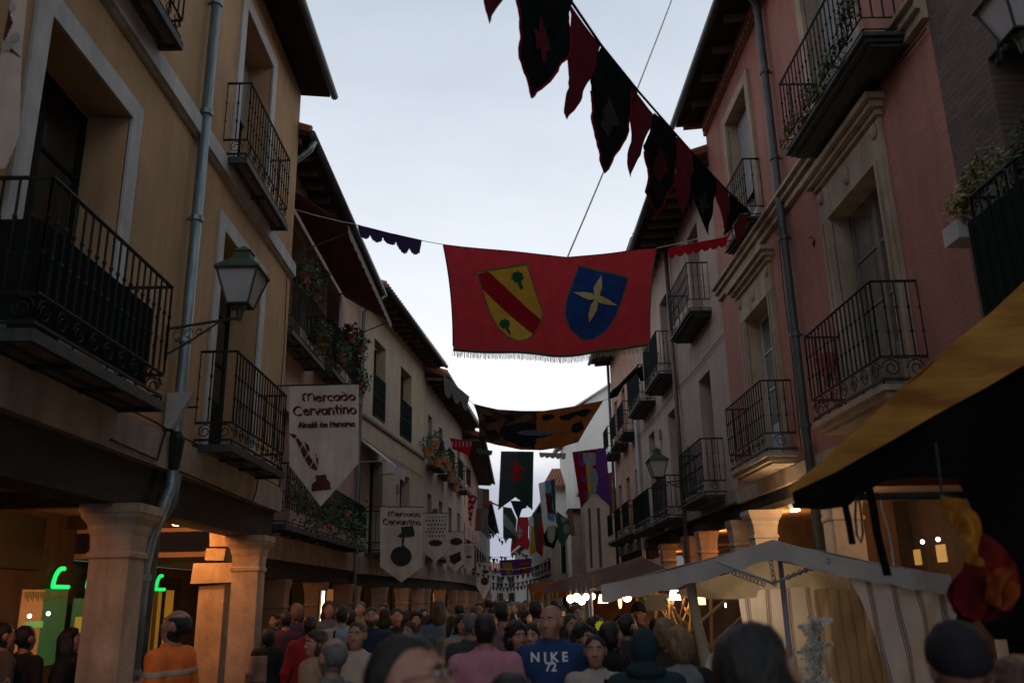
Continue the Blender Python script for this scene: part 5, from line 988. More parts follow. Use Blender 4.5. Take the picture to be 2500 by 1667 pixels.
# ================================================================== implicit surfaces (for bodies, hair, clothes, soft bundles)
def surf_net(f, lo, hi, h, noband=False):
    lo = np.array(lo, float); n = (np.ceil((np.array(hi)-lo)/h/4).astype(int))*4; B = n//4
    gi = np.stack(np.meshgrid(*[np.arange(b) for b in B], indexing='ij'), -1); cen = lo+(gi*4+2)*h
    fc = f(cen.reshape(-1, 3)).reshape(B)
    act = np.abs(fc) < 4*h*.866*1.7+h*2
    F_ = np.repeat(np.repeat(np.repeat(np.where(fc > 0, 1., -1.), 4, 0), 4, 1), 4, 2)
    blk = np.argwhere(act); off = np.stack(np.meshgrid(*[np.arange(4)]*3, indexing='ij'), -1).reshape(-1, 3)
    P = (blk[:, None]*4+off[None]).reshape(-1, 3); F_[P[:, 0], P[:, 1], P[:, 2]] = f(lo+P*h)
    s = F_ < 0; nx, ny, nz = s.shape
    sl = lambda a, d: tuple(slice(a_, a_-1 if a_-1 < 0 else None) if False else slice(a_, d_-1+a_) for a_, d_ in zip(a, d))
    D = s.shape; cnt = np.zeros((nx-1, ny-1, nz-1), int); C = {}
    for a in np.ndindex(2, 2, 2): C[a] = F_[sl(a, D)]; cnt += (C[a] < 0)
    A = (cnt > 0) & (cnt < 8); pos = np.zeros((nx-1, ny-1, nz-1, 3)); num = np.zeros((nx-1, ny-1, nz-1))
    for ax in range(3):
        for o in np.ndindex(2, 2):
            a = list(o); a.insert(ax, 0); b = list(a); b[ax] = 1; fa, fb = C[tuple(a)], C[tuple(b)]; cr_ = ((fa < 0) != (fb < 0)) & A
            t = np.where(cr_, fa/np.where(fa == fb, 1, fa-fb), 0); p = np.array(a, float)[None, None, None]*np.ones(pos.shape); p[..., ax] = t
            pos += p*cr_[..., None]; num += cr_
    ids = -np.ones(A.shape, int); ids[A] = np.arange(A.sum()); ii = np.argwhere(A); V = lo+(ii+pos[A]/np.maximum(num[A], 1)[:, None])*h
    Q = []
    for ax in range(3):
        d = list(D); s0 = [slice(None)]*3; s1 = [slice(None)]*3; s0[ax] = slice(0, -1); s1[ax] = slice(1, None)
        e = s[tuple(s0)] != s[tuple(s1)]; inv = s[tuple(s0)]; o1, o2 = [k for k in range(3) if k != ax]
        idx = np.argwhere(e); idx = idx[(idx[:, o1] > 0) & (idx[:, o2] > 0) & (idx[:, o1] < D[o1]-1) & (idx[:, o2] < D[o2]-1)]
        q = []
        for da, db in ((-1, -1), (0, -1), (0, 0), (-1, 0)):
            c = idx.copy(); c[:, o1] += da; c[:, o2] += db; q.append(ids[c[:, 0], c[:, 1], c[:, 2]])
        q = np.stack(q, -1); iv = inv[idx[:, 0], idx[:, 1], idx[:, 2]] ^ (ax == 1); q[~iv] = q[~iv][:, ::-1]; Q.append(q)
    Q = np.concatenate(Q); Q = Q[(Q >= 0).all(1)]
    return V, Q
def E_(p, c, r): q = (p-np.array(c))/np.array(r); k0 = np.linalg.norm(q, axis=1); k1 = np.linalg.norm(q/np.array(r), axis=1)+1e-9; return k0*(k0-1)/k1
def K_(p, a, b, ra, rb, fl=1.0):   # tapered capsule, fl squashes depth
    a, b = np.array(a, float), np.array(b, float); q = p.copy()
    if fl != 1: q = q.copy(); q[:, 1] = a[1]+(q[:, 1]-a[1])/fl; b = b.copy(); b[1] = a[1]+(b[1]-a[1])/fl
    d = b-a; t = np.clip(((q-a)@d)/(d@d), 0, 1); return (np.linalg.norm(q-a-t[:, None]*d, axis=1)-(ra+(rb-ra)*t))*min(fl, 1)
def smin(L, k):
    r = L[0]
    for x in L[1:]: h = np.clip(.5+.5*(r-x)/k, 0, 1); r = r*(1-h)+x*h-k*h*(1-h)
    return r
def ns(p, s, a): return a*(np.sin(p[:, 0]*s+1.7*np.sin(p[:, 1]*s*.7))*np.sin(p[:, 1]*s*1.1+2)+np.sin(p[:, 2]*s*.9+p[:, 0]*s*.8))*.6
NC = {}
def net_obj(name, f, lo, hi, h, m, root, xf, parent=None, key=None):
    if key is not None and key in NC: V, Q = NC[key]
    else:
        V, Q = surf_net(f, lo, hi, h)
        if key is not None: NC[key] = (V, Q)
    V = xf(V)-np.array(ROOT[root])
    me = bpy.data.meshes.new(name); me.from_pydata(V.tolist(), [], Q.tolist()); me.materials.append(m); me.polygons.foreach_set('use_smooth', [True]*len(me.polygons)); me.update()
    o = bpy.data.objects.new(name, me); COL.objects.link(o); o.parent = parent or root; ROOT[o] = ROOT[root]; return o
SK = {'w': mat('skin_warm', (.33, .165, .115), .55, (.27, .13, .09), 14, bump=.05), 'p': mat('skin_pale', (.40, .225, .165), .55, (.34, .185, .135), 14), 'd': mat('skin_tan', (.30, .155, .105), .55, (.25, .13, .09), 14)}
def hairm(name, c): return mat('hair_'+name, c, .55, tuple(x*.5 for x in c), 60, bump=.6, bscale=90, stretch=(1, 1, .25), spec=.4)
HR = {'black': hairm('black', (.010, .009, .008)), 'brown': hairm('brown', (.045, .025, .015)), 'grey': hairm('grey', (.13, .125, .12)), 'blonde': hairm('blonde', (.20, .12, .055)), 'auburn': hairm('auburn', (.09, .04, .02))}
def clothm(name, c, **k): return mat('cloth_'+name, c, .9, tuple(x*.75 for x in c), 9, bump=.25, bscale=40, **k)
M_eye = mat('eye_dark', (.02, .015, .012), .2); M_jean = clothm('denim', (.035, .045, .07)); M_shoe = mat('dark_shoe_leather', (.02, .018, .016), .6); M_lip = mat('lip', (.30, .10, .09), .5)
NP = [0]
def person(label, px, pyt, Y, yaw, top, top_name, hair=('black', 'short'), skin='w', pose='down', hy=0, tilt=0, lean=0, wd=1.0, vox=None, X=None, sleeve='long', extras=(), bottom=None, group='people in the crowd', layers=(), H=None):
    P0 = atY(px, pyt, Y); H = H or P0.z; s = H/1.75; x0, y0 = P0.x, P0.y; h = vox or (.009 if Y < 4 else .011 if Y < 9.5 else .016 if Y < 16 else .024); h = h/1.0
    root = empty('person', (x0, y0, 0), label, 'person', group); a = R(yaw); ca, sa = math.cos(a), math.sin(a); hya = R(hy); NP[0] += 1; seed = NP[0] if Y < 9.5 else 1; KB = (round(wd, 2), lean, h, pose if isinstance(pose, str) else tuple(pose), hy, tilt, Y < 9.5)
    hd = np.array([.0, 0.01+lean*.30, 0]); L = lean
    def xf(V):
        V = np.asarray(V, float)*np.array([s*wd**.35, s*wd**.35, s]); X_ = V[:, 0]; Y_ = V[:, 1]+L*.35*np.clip(V[:, 2]-.95*s, 0, 9)*0
        return np.stack([x0+X_*ca-Y_*sa, y0+X_*sa+Y_*ca, V[:, 2]], -1)
    def leanp(p):   # bend the torso forward above the hips (inverse map)
        if not L: return p
        q = p.copy(); q[:, 1] -= L*np.clip(p[:, 2]-.95, 0, 9); return q
    nb = np.array([0, -.01, 1.50])
    def headp(p):
        q = p-nb; c, s_ = math.cos(hya), math.sin(hya); x = q[:, 0]*c+q[:, 1]*s_; y = -q[:, 0]*s_+q[:, 1]*c; z = q[:, 2]
        ct, st = math.cos(R(tilt)), math.sin(R(tilt)); y2 = y*ct+z*st; z2 = -y*st+z*ct   # tilt>0 looks down
        return np.stack([x, y2, z2], -1)+nb
    # arms
    AR = {'down': ((.245, -.03, 1.13), (.26, .04, .88), (0, .15, -1)), 'cross': ((.235, .10, 1.13), (-.03, .21, 1.12), (-1, .1, .05)), 'front': ((.235, .03, 1.12), (.12, .26, 1.10), (-.2, 1, .1)), 'hip': ((.33, -.10, 1.16), (.22, .03, .98), (-.3, .6, -.6)), 'back': ((.26, -.12, 1.14), (.14, -.16, .93), (-.6, -.1, -.6)), 'up': ((.24, .12, 1.20), (.10, .24, 1.38), (-.1, .4, 1))}
    pz_ = pose if isinstance(pose, (tuple, list)) else (pose, pose); J = []
    for sd, po in zip((-1, 1), pz_):
        e, w_, d = AR[po]; m_ = np.array([sd, 1, 1]); J.append((np.array((.175, -.005, 1.415))*m_*np.array([wd, 1, 1]), np.array(e)*m_, np.array(w_)*m_+np.array([0, 0, .03*(sd > 0)*(po == 'cross')]), np.array(d)*m_/np.linalg.norm(d), sd))
    near = Y < 9.5
    def torso(p, g):   # g = inflation
        return smin([E_(p, (0, 0, 1.29), (.168*wd+g, .112+g, .19+g)), E_(p, (0, .01, 1.08), (.150*wd+g, .115+g, .18+g)), E_(p, (0, 0, .93), (.165*wd+g, .12+g, .14+g)), K_(p, (-.145*wd, -.005, 1.41), (.145*wd, -.005, 1.41), .058+g, .058+g), K_(p, (0, -.01, 1.40), (0, 0, 1.49), .075+g, .052+g*.5)], .06)
    def arms(p, g, to=1.0):
        r = []
        for sh, el, wr_, d, sd in J:
            r.append(K_(p, sh, el, .052+g, .041+g))
            e2 = el+(wr_-el)*to
            if to > 0: r.append(K_(p, el, e2, .041+g, .028+g*.9+.013*(1-to)))
        return r
    def hands(p):
        r = []
        for sh, el, wr_, d, sd in J:
            sidev = np.cross(d, np.array([0, 1., 0]) if abs(d[1]) < .8 else np.array([0, 0, 1.])); sidev /= np.linalg.norm(sidev); nn = np.cross(sidev, d); pc = wr_+d*.05
            r.append(K_(p, wr_, wr_+d*.075, .026, .030, 1))
            for i in range(4):
                b = wr_+d*.085+sidev*(i-1.5)*.0185; L1 = [.036, .042, .039, .030][i]; k = b+d*L1+nn*.008; t_ = k+d*L1*.75+nn*.020; r.append(K_(p, b, k, .0088, .0082)); r.append(K_(p, k, t_, .0082, .007))
            b = wr_+d*.03+sidev*(-.026*sd); r.append(K_(p, b, b+d*.03-sidev*.024*sd+nn*.01, .011, .010)); r.append(K_(p, b+d*.03-sidev*.024*sd+nn*.01, b+d*.055-sidev*.03*sd+nn*.022, .010, .008))
        return r
    def legs(p, g):
        r = []
        for sd in (-1, 1): r += [K_(p, (.09*sd, 0, .90), (.10*sd, .01, .48), .083+g, .055+g), K_(p, (.10*sd, .01, .48), (.10*sd, -.02, .10), .052+g, .036+g)]
        return r
    def head(q):
        f = smin([E_(q, (0, -.012, 1.655), (.076, .095, .093)), E_(q, (0, .035, 1.585), (.056, .058, .068)), E_(q, (0, .052, 1.55), (.032, .035, .028)), E_(q, (-.035, .055, 1.612), (.028, .03, .03)), E_(q, (.035, .055, 1.612), (.028, .03, .03))], .03)
        f = smin([f, K_(q, (-.035, .072, 1.672), (.035, .072, 1.672), .012, .012)], .012)
        for sd in (-1, 1): f = -smin([-f, E_(q, (.031*sd, .096, 1.648), (.017, .016, .011))], .010)
        f = smin([f, K_(q, (0, .082, 1.655), (0, .112, 1.607), .007, .013), E_(q, (-.012, .098, 1.604), (.009, .010, .008)), E_(q, (.012, .098, 1.604), (.009, .010, .008))], .010)
        f = smin([f, E_(q, (0, .090, 1.578), (.024, .012, .006)), E_(q, (0, .088, 1.566), (.021, .012, .007))], .006)
        for sd in (-1, 1): e = smin([E_(q, (.080*sd, -.008, 1.635), (.010, .021, .032)), E_(q, (.078*sd, -.004, 1.607), (.008, .012, .012))], .01); f = smin([f, e], .006)
        return f
    def body(p):
        p = leanp(p); g = [torso(p, -.012)]+arms(p, 0)+(hands(p) if near else [K_(p, w_, w_+d*.13, .026, .016) for _, _, w_, d, _ in J])
        f = smin(g[:1]+arms(p, 0), .03)
        f = np.minimum(f, np.min(np.stack(hands(p) if near else [K_(p, w_, w_+d*.13, .026, .016) for _, _, w_, d, _ in J]), 0))
        q = headp(p); f = smin([f, K_(p, (0, -.015, 1.44), (0, -.004, 1.56), .050, .048)], .02); f = smin([f, head(q)], .022)
        return np.minimum(f, smin(legs(p, -.006)+[torso(p, -.012)], .03))
    bx = (-.46*max(1, wd), -.45, 0); bX = (.46*max(1, wd), .60, 1.86)
    net_obj('body', body, bx, bX, h, SK[skin], root, xf, key=('b',)+KB)
    st = {'long': 1.0, 'short': 0, 'roll': .35}[sleeve]
    def shirt(p):
        p = leanp(p); t_ = torso(p, .014+.006*(top_name in ('hoodie', 'coat', 'jacket')))
        el = [(K_(p, sh, sh+(e-sh)*(.72 if sleeve == 'short' else 1), .066, .060 if sleeve == 'short' else .054)) for sh, e, w_, d, sd in J]
        if st > 0: el += [K_(p, e, e+(w_-e)*(st if st < 1 else .97), .054, .040) for sh, e, w_, d, sd in J]
        f = smin([t_]+el, .035)
        low = .86 if top_name != 'coat' else .55
        if top_name == 'coat': f = smin([f, K_(p, (0, 0, .95), (0, 0, .62), .17*wd, .20*wd, .75)], .05)
        f = f+ns(p, 22, .0035)+ns(p+.3*seed, 9, .004)
        f = np.maximum(f, low-p[:, 2]); nk = np.hypot(p[:, 0], p[:, 1]+.005)
        f = np.maximum(f, .062-nk-np.clip(1.47-p[:, 2], 0, 1)*1.2)
        if top_name == 'hoodie': f = np.minimum(f, np.maximum(smin([E_(p, (0, -.075, 1.47), (.125, .07, .065)), K_(p, (-.075, .02, 1.46), (.075, .02, 1.46), .035, .035), K_(p, (-.09, .0, 1.47), (-.03, .095, 1.40), .034, .028), K_(p, (.09, .0, 1.47), (.03, .095, 1.40), .034, .028)], .03), .066-nk))
        elif 'collar' in extras: f = np.minimum(f, np.maximum(np.maximum(np.abs(nk-.066)-.006, p[:, 2]-1.53), 1.42-p[:, 2]))
        return f
    o_top = net_obj(top_name, shirt, (bx[0], bx[1], .5), (bX[0], bX[1], 1.62), h, top, root, xf, key=('t', sleeve, top_name, 'collar' in extras, seed)+KB)
    net_obj('trousers', lambda p: np.maximum(smin(legs(p, .014)+[E_(p, (0, 0, .93), (.172*wd, .128, .13))], .04)+ns(p, 16, .004), np.maximum(p[:, 2]-1.0, .07-p[:, 2])), (-.32, -.25, 0), (.32, .25, 1.1), max(h, .016), bottom or M_jean, root, xf, key=('l', wd, h))
    for sd in (-1, 1): net_obj('shoe', lambda p: np.maximum(smin([E_(p, (.10*sd, .05, .03), (.045, .13, .05)), K_(p, (.10*sd, -.02, .05), (.10*sd, -.02, .10), .042, .042)], .02), -p[:, 2]), (-.2, -.15, -.04), (.2, .25, .18), .018, M_shoe, root, xf, key=('s', sd))
    hc, hs = hair; hm = HR.get(hc, None) or hc
    def hairf(p):
        q = headp(leanp(p)); x, y, z = q[:, 0], q[:, 1], q[:, 2]; qs = q*np.array([1, 1, .35])
        sk = smin([E_(q, (0, -.012, 1.655), (.076, .095, .093)), E_(q, (0, .02, 1.585), (.058, .062, .068)), K_(q, (0, -.015, 1.44), (0, -.004, 1.56), .050, .048)], .03)
        line = (y-(.052+.85*(z-1.685)-.012*np.cos(x*60))+.004*np.sin(x*140))*.75
        ear = .030-np.hypot(y+.004, z-1.622)-.5*(.062-np.abs(x)).clip(0, 1)
        if hs == 'beanie': return np.maximum(E_(q, (0, -.015, 1.672), (.093, .110, .105)), 1.635+.25*y-z)+ns(q*np.array([1, 1, .2]), 150, .002)
        if hs == 'hood': return smin([np.maximum(E_(q, (0, -.02, 1.655), (.100, .115, .118)), (y-.06)*.9), E_(q, (0, -.06, 1.50), (.13, .08, .06))], .03)+ns(q, 22, .005)
        T = {'short': .013, 'bald_ring': .010, 'bald_top': .013, 'long': .020, 'bob': .026, 'curly': .036, 'tied': .008, 'recede': .015}[hs]; r = line
        if hs == 'recede': line = (y-(.060+.80*(z-1.70))+.058*np.clip((np.abs(x)-.022)/.03, 0, 1)+.004*np.sin(x*170+z*60))*.75
        if hs in ('short', 'bald_ring', 'bald_top', 'recede'): r = np.maximum(np.maximum(line, 1.575-z), ear)
        if hs == 'bald_ring': r = np.maximum(r+.01, (z-1.700+y*.30+.004*np.sin(x*90)))
        if hs == 'bald_top': r = np.maximum(r, (y-(-.012+1.3*(z-1.70)*0+.35*np.abs(x)))*.7*(z > 1.66)-(z <= 1.66)*.02)
        if hs == 'tied': r = np.maximum(line+.004, ear)
        if hs in ('long', 'bob', 'curly'): r = np.maximum(line, 1.50-z)
        t = T*np.clip(-r/.035, 0, 1)**.55; st_ = np.clip(-r/.02, 0, 1)
        f = sk-t+.0025+(ns(qs, 150, .0022)+ns(qs+.7*seed, 55, .003))*st_
        if hs == 'long': f = smin([f, np.maximum(E_(q, (0, -.055, 1.54), (.100, .070, .18)), (y-.02)*.8), np.maximum(E_(q, (-.078, -.01, 1.55), (.024, .048, .15)), y-.04), np.maximum(E_(q, (.078, -.01, 1.55), (.024, .048, .15)), y-.04)], .02)+ns(qs, 130, .0035)
        if hs == 'bob': f = smin([f, np.maximum(E_(q, (0, -.035, 1.605), (.096, .080, .095)), y-.03)], .02)+ns(qs, 120, .004)+ns(q, 40, .004)
        if hs == 'curly': f = smin([f, np.maximum(E_(q, (0, -.045, 1.60), (.108, .085, .11)), y-.03)], .02)+ns(q, 80, .009)+ns(q+.1, 150, .005)
        if hs == 'tied': f = smin([f, E_(q, (0, -.13, 1.66), (.035, .04, .04))], .015)
        return f
    if hs != 'bald': net_obj({'beanie': 'beanie', 'hood': 'hood'}.get(hs, 'hair'), hairf, (-.25, -.3+min(0, L), 1.25), (.25, .25+max(0, L)*.9, 1.86), min(h, .009 if Y < 9 else h), hm, root, xf, key=('h', hs)+KB)
    # face details
    def hw(v):
        q = np.array([v], float)-nb; ct, st_ = math.cos(R(tilt)), math.sin(R(tilt)); y, z = q[:, 1], q[:, 2]; y2 = y*ct-z*st_; z2 = y*st_+z*ct
        c, s_ = math.cos(hya), math.sin(hya); x = q[:, 0]; X2 = x*c-y2*s_; Y2 = x*s_+y2*c; p = np.stack([X2, Y2, z2], -1)+nb
        if L: p[:, 1] += L*np.clip(p[:, 2]-.95, 0, 9)
        return tuple(xf(p)[0])
    if Y < 12:
        for sd in (-1, 1):
            mb = MB(); mb.ball(hw((.031*sd, .080, 1.648)), .0105*s, 10, 7); mb.build('eye', mat('eye_white', (.38, .35, .33), .3), root, smooth=True); mb = MB(); mb.ball(hw((.031*sd, .0865, 1.648)), .0058*s, 8, 6); mb.build('iris', M_eye, root, smooth=True)
            mb = MB(); mb.tube([hw((.014*sd, .089, 1.666)), hw((.032*sd, .090, 1.671)), hw((.048*sd, .078, 1.664))], [.003, .0042, .002], 5); mb.build('eyebrow', HR.get(hc, HR['brown']) if hs != 'hood' else HR['brown'], root)
        mb = MB(); mb.tube([hw((-.022, .0965, 1.572)), hw((0, .1035, 1.5735)), hw((.022, .0965, 1.572))], [.003, .0055, .003], 6); mb.build('lips', M_lip, root, smooth=True)
    if 'beard' in extras: net_obj('beard', lambda p: (lambda q: np.maximum(np.maximum(head(q)-.005+ns(q, 150, .002), q[:, 2]-1.585-np.abs(q[:, 0])*.5), np.maximum(-(q[:, 1]-.01), 1.53-q[:, 2])))(headp(leanp(p))), (-.12, -.1, 1.45), (.12, .35, 1.7), min(h, .009), HR.get(hc, HR['brown']), root, xf)
    if 'glasses' in extras:
        mb = MB()
        for sd in (-1, 1):
            mb.tube([hw((.033*sd+.022*math.cos(t), .105, 1.646+.016*math.sin(t))) for t in np.linspace(0, 6.283, 17)], .0017*s, 5, cap=False); mb.tube([hw((.055*sd, .102, 1.65)), hw((.079*sd, .05, 1.65)), hw((.083*sd, -.01, 1.645))], .0017*s, 5)
        mb.tube([hw((-.011, .106, 1.648)), hw((0, .110, 1.651)), hw((.011, .106, 1.648))], .0017*s, 5); mb.build('glasses', mat('glasses_metal', (.05, .04, .035), .4, metal=.5), root)
    def onshirt(pts, r, name, m, off=.012):   # strap lying on the clothes
        V_ = []
        for (x, y, z) in pts:
            d = np.array([x, y, 0.]); d = d/np.linalg.norm(d); tt = np.linspace(.02, .4, 120); q = np.stack([tt*d[0], tt*d[1]+0, np.full(120, z)], -1); q[:, 1] += L*max(0, z-.95); f = shirt(q); k = np.argmax(f > 0) if (f > 0).any() else 60
            kk = [i for i in range(119) if f[i] < 0 <= f[i+1]]; k = kk[-1] if kk else k; V_.append(q[k]+d*off)
        mb = MB(); mb.tube([tuple(v) for v in xf(np.array(V_))], r, 6); mb.build(name, m, root)
    if 'strap' in extras: onshirt([(-.10+.02*i*(1.0), -.14, 1.46-.06*i) for i in range(11)], .013, 'bag_strap', Fblk)
    if 'fstrap' in extras: onshirt([(-.11+.025*i, .14, 1.44-.065*i) for i in range(9)], .013, 'bag_strap', Fblk)
    if 'scarf' in extras: net_obj('scarf', lambda p: smin([E_(leanp(p), (0, -.01, 1.465), (.125, .11, .06)), E_(leanp(p), (.02, -.10, 1.40), (.10, .045, .09)), E_(leanp(p), (-.05, .09, 1.36), (.05, .04, .13))], .03)+ns(p, 45, .010), (-.25, -.25, 1.2), (.25, .3, 1.6), h, clothm('grey_knit', (.16, .165, .17)), root, xf)
    for nm, fn, m in layers:   # coloured bands of the garment, a few mm proud of it
        net_obj(nm, lambda p, fn=fn: np.maximum(shirt(p)-.004, fn(leanp(p))), (bx[0], bx[1], .5), (bX[0], bX[1], 1.55), min(h, .008), m, root, xf)
    root['_h'] = 1; del root['_h']
    return root, o_top, hw, xf
def flat_text(txt, size, m, root, parent, target, origin, right, up, fwd, name='lettering', bold=.012):
    cu = bpy.data.curves.new('lettering', 'FONT'); cu.body = txt; cu.size = size; cu.align_x = 'CENTER'; cu.offset = bold*size; tmp = bpy.data.objects.new('t', cu); COL.objects.link(tmp); bpy.context.view_layer.update()
    me = bpy.data.meshes.new_from_object(tmp.evaluated_get(bpy.context.evaluated_depsgraph_get())); bpy.data.objects.remove(tmp)
    bm = bmesh.new(); bm.from_mesh(me); bmesh.ops.triangulate(bm, faces=bm.faces); bmesh.ops.subdivide_edges(bm, edges=[e for e in bm.edges if e.calc_length() > size*.2], cuts=2); bmesh.ops.triangulate(bm, faces=bm.faces)
    T = BVHTree.FromPolygons([v.co+Vector(ROOT[root]) for v in target.data.vertices], [list(p.vertices) for p in target.data.polygons])
    for v in bm.verts:
        w_ = origin+right*v.co.x+up*v.co.y; hit = T.ray_cast(w_+fwd*.5, -fwd); p = (hit[0]+fwd*.006) if hit[0] is not None else w_; v.co = p-ROOT[root]
    bm.to_mesh(me); bm.free(); me.materials.clear(); me.materials.append(m); o = bpy.data.objects.new(name, me); COL.objects.link(o); o.parent = parent; return o
# ------------------------------------------------------------------ the people, near to far
def crowd_near():
    A = person('balding man in glasses with dark swept-back hair, nearest at the bottom left of centre', 1022, 1550, 2.3, -104, clothm('charcoal_wool', (.03, .032, .036)), 'jacket', ('black', 'recede'), 'w', extras=('glasses',), tilt=8, vox=.006, hy=0)
    person('dark-haired woman nearest to the camera at the bottom right, seen from behind turning right', 1865, 1527, 2.3, -48, clothm('black_knit', (.012, .012, .014)), 'coat', ('black', 'long'), 'w', tilt=14, vox=.006, hy=-14)
    person('only the crown of a black-haired head shows at the bottom edge before the pink shirt', 1248, 1642, 2.9, 0, clothm('black_jersey', (.012, .012, .014)), 'shirt', ('black', 'short'), 'w', vox=.008)
    person('person in a dark beanie and maroon jacket at the bottom right under the hanging flag', 2325, 1532, 2.8, -8, clothm('maroon_jacket', (.06, .012, .018)), 'jacket', (clothm('black_beanie', (.014, .012, .016)), 'beanie'), 'w', vox=.009)
    person('brown-haired head at the bottom right corner of the picture', 2478, 1612, 2.9, 20, clothm('brown_jacket', (.07, .04, .025)), 'jacket', ('auburn', 'bob'), 'w', vox=.009)
    person('bald grey-fringed older man in a grey jacket with white collar, bottom left', 812, 1556, 5.2, 62, clothm('grey_suit', (.13, .145, .15)), 'jacket', ('grey', 'bald_ring'), 'w', extras=('collar', 'glasses'), hy=-25)
    rt, tp, hw, xf = person('bald man in a bright blue hoodie with white chest lettering', 1346, 1476, 6.6, 180, clothm('royal_blue_fleece', (.014, .038, .115)), 'hoodie', ('brown', 'bald'), 'w', hy=-28, wd=1.08, extras=('stubble',))
    f = Vector((0, -1, 0)); c = Vector(rt.location); r_ = Vector((1, 0, 0)); up = Vector((.0, 0, 1)); m = mat('white_print', (.55, .55, .58), .8)
    o = atY(1339, 1611, 6.6); flat_text('N I K E', .088, m, rt, tp, tp, Vector((o.x, c.y, o.z)), r_, up, f, bold=.028); o = atY(1343, 1633, 6.6); flat_text('72', .082, m, rt, tp, tp, Vector((o.x, c.y, o.z)), r_, up, f, bold=.028)
    person('man in a pink shirt seen from behind, centre of the street', 1184, 1497, 6.5, 4, clothm('pink_cotton', (.42, .17, .22)), 'shirt', ('black', 'short'), 'w', wd=1.1, extras=('collar',))
    person('young woman in a pale sweater with a black bag strap, hair tied back', 1452, 1549, 6.3, 172, clothm('oatmeal_knit', (.36, .32, .28)), 'sweater', ('black', 'tied'), 'w', extras=('fstrap',))
    person('blonde woman in a black coat and grey scarf, seen from behind at the stall', 1655, 1533, 6.0, 12, clothm('black_coat', (.010, .012, .013)), 'coat', ('blonde', 'bob'), 'p', extras=('scarf',))
    person('second blonde head just left of the blonde woman in the grey scarf', 1622, 1512, 7.2, -15, clothm('dark_brown_coat', (.03, .02, .018)), 'coat', ('blonde', 'bob'), 'p')
    person('person in a dark teal hooded coat seen from behind', 1572, 1541, 5.8, -12, clothm('dark_teal_coat', (.008, .028, .032)), 'coat', (MC['cloth_dark_teal_coat'], 'hood'), 'w', wd=1.1)
    person('man with a receding crown in a bright orange work shirt with reflective bands, left arcade', 432, 1487, 7.0, 78, clothm('hi_vis_orange', (.80, .17, .03)), 'shirt', ('black', 'bald_ring'), 'w', sleeve='short', wd=1.12, tilt=14, lean=.04,
           layers=(('reflective_band', lambda p: np.maximum(np.abs(p[:, 2]-1.31)-.022, 0*p[:, 0]-1), mat('reflective_tape', (.34, .27, .20), .7)), ('reflective_band', lambda p: np.maximum(np.abs(p[:, 2]-1.05)-.022, 0*p[:, 0]-1), MC.get('reflective_tape') or mat('reflective_tape', (.34, .27, .20), .7))))
    person('woman with arms crossed in a cream jacket, left of centre', 872, 1517, 7.6, 170, clothm('cream_jacket', (.40, .31, .24)), 'jacket', ('brown', 'tied'), 'w', pose='cross')
    person('woman in a beige coat turned to the left, beside the bald older man', 772, 1540, 7.9, 130, clothm('beige_coat', (.36, .24, .15)), 'coat', ('brown', 'bob'), 'w')
    person('dark curly-haired woman left of the blue hoodie', 1262, 1522, 7.6, 205, clothm('sage_jacket', (.13, .16, .15)), 'jacket', ('black', 'curly'), 'w')
    person('dark-haired girl peering out over the shoulder of the blue hoodie', 1296, 1523, 8.2, 170, clothm('grey_top', (.15, .15, .16)), 'shirt', ('black', 'bob'), 'p')
    person('dark-haired man in a grey top behind the woman in the pale sweater', 1424, 1527, 8.0, 215, clothm('stone_grey_top', (.18, .19, .18)), 'shirt', ('black', 'curly'), 'w')
    person('woman in black turning to the stall right of the pale sweater', 1492, 1520, 8.0, -60, clothm('black_wool', (.012, .013, .014)), 'coat', ('black', 'bob'), 'w')
    person('man in a dark olive jacket leaning in under the bulbs', 1532, 1499, 8.6, -55, clothm('dark_olive', (.03, .034, .028)), 'jacket', ('black', 'short'), 'd')
    person('stall keeper in a dark cap with a ruddy face under the bulbs', 1557, 1472, 10.6, 165, clothm('brown_tunic', (.07, .045, .03)), 'jacket', (clothm('dark_cap', (.015, .016, .018)), 'beanie'), 'w')
    person('stall keeper with a reddish face deep in the white stall', 1785, 1533, 9.6, 190, clothm('rust_tunic', (.09, .035, .02)), 'jacket', ('brown', 'short'), 'd')
    person('man in a light blue shirt with a dark diagonal strap, seen from behind', 836, 1477, 11.2, 0, clothm('light_blue_shirt', (.22, .28, .32)), 'shirt', ('black', 'short'), 'w', extras=('strap', 'collar'))
    person('person in a red jacket with dark hair near the left columns', 757, 1503, 10.3, 15, clothm('bright_red', (.26, .015, .012)), 'jacket', ('black', 'short'), 'w')
    person('bearded man in a navy sweater facing the camera, left of centre', 908, 1481, 10.8, 185, clothm('navy_sweater', (.012, .022, .045)), 'sweater', ('brown', 'short'), 'w', extras=('beard',), wd=1.1)
    person('man in a black t-shirt with a pale print', 969, 1484, 12, 190, clothm('black_tee', (.012, .014, .015)), 'shirt', ('black', 'short'), 'w', sleeve='short', layers=(('chest_print', lambda p: np.maximum(E_(p, (0, .14, 1.24), (.09, .08, .08)), 0*p[:, 0]-1), clothm('faded_print', (.13, .13, .13))),))
    person('curly-haired woman with a pale face, right of the black t-shirt', 1017, 1494, 12.8, 180, clothm('plum_top', (.05, .03, .045)), 'shirt', ('black', 'curly'), 'p')
    person('dark bobbed woman in profile looking right, beside the curly-haired woman', 1047, 1502, 12.6, -70, clothm('grey_blue_top', (.07, .08, .10)), 'shirt', ('black', 'bob'), 'w')
    person('person with a soft brown face low between the black t-shirt and the curls', 1000, 1518, 11.6, 150, clothm('dusty_top', (.12, .08, .08)), 'shirt', ('brown', 'bob'), 'w')
    person('man in a faded pink shirt further up the street', 1088, 1483, 14.5, 195, clothm('faded_pink_shirt', (.30, .17, .19)), 'shirt', ('brown', 'short'), 'w')
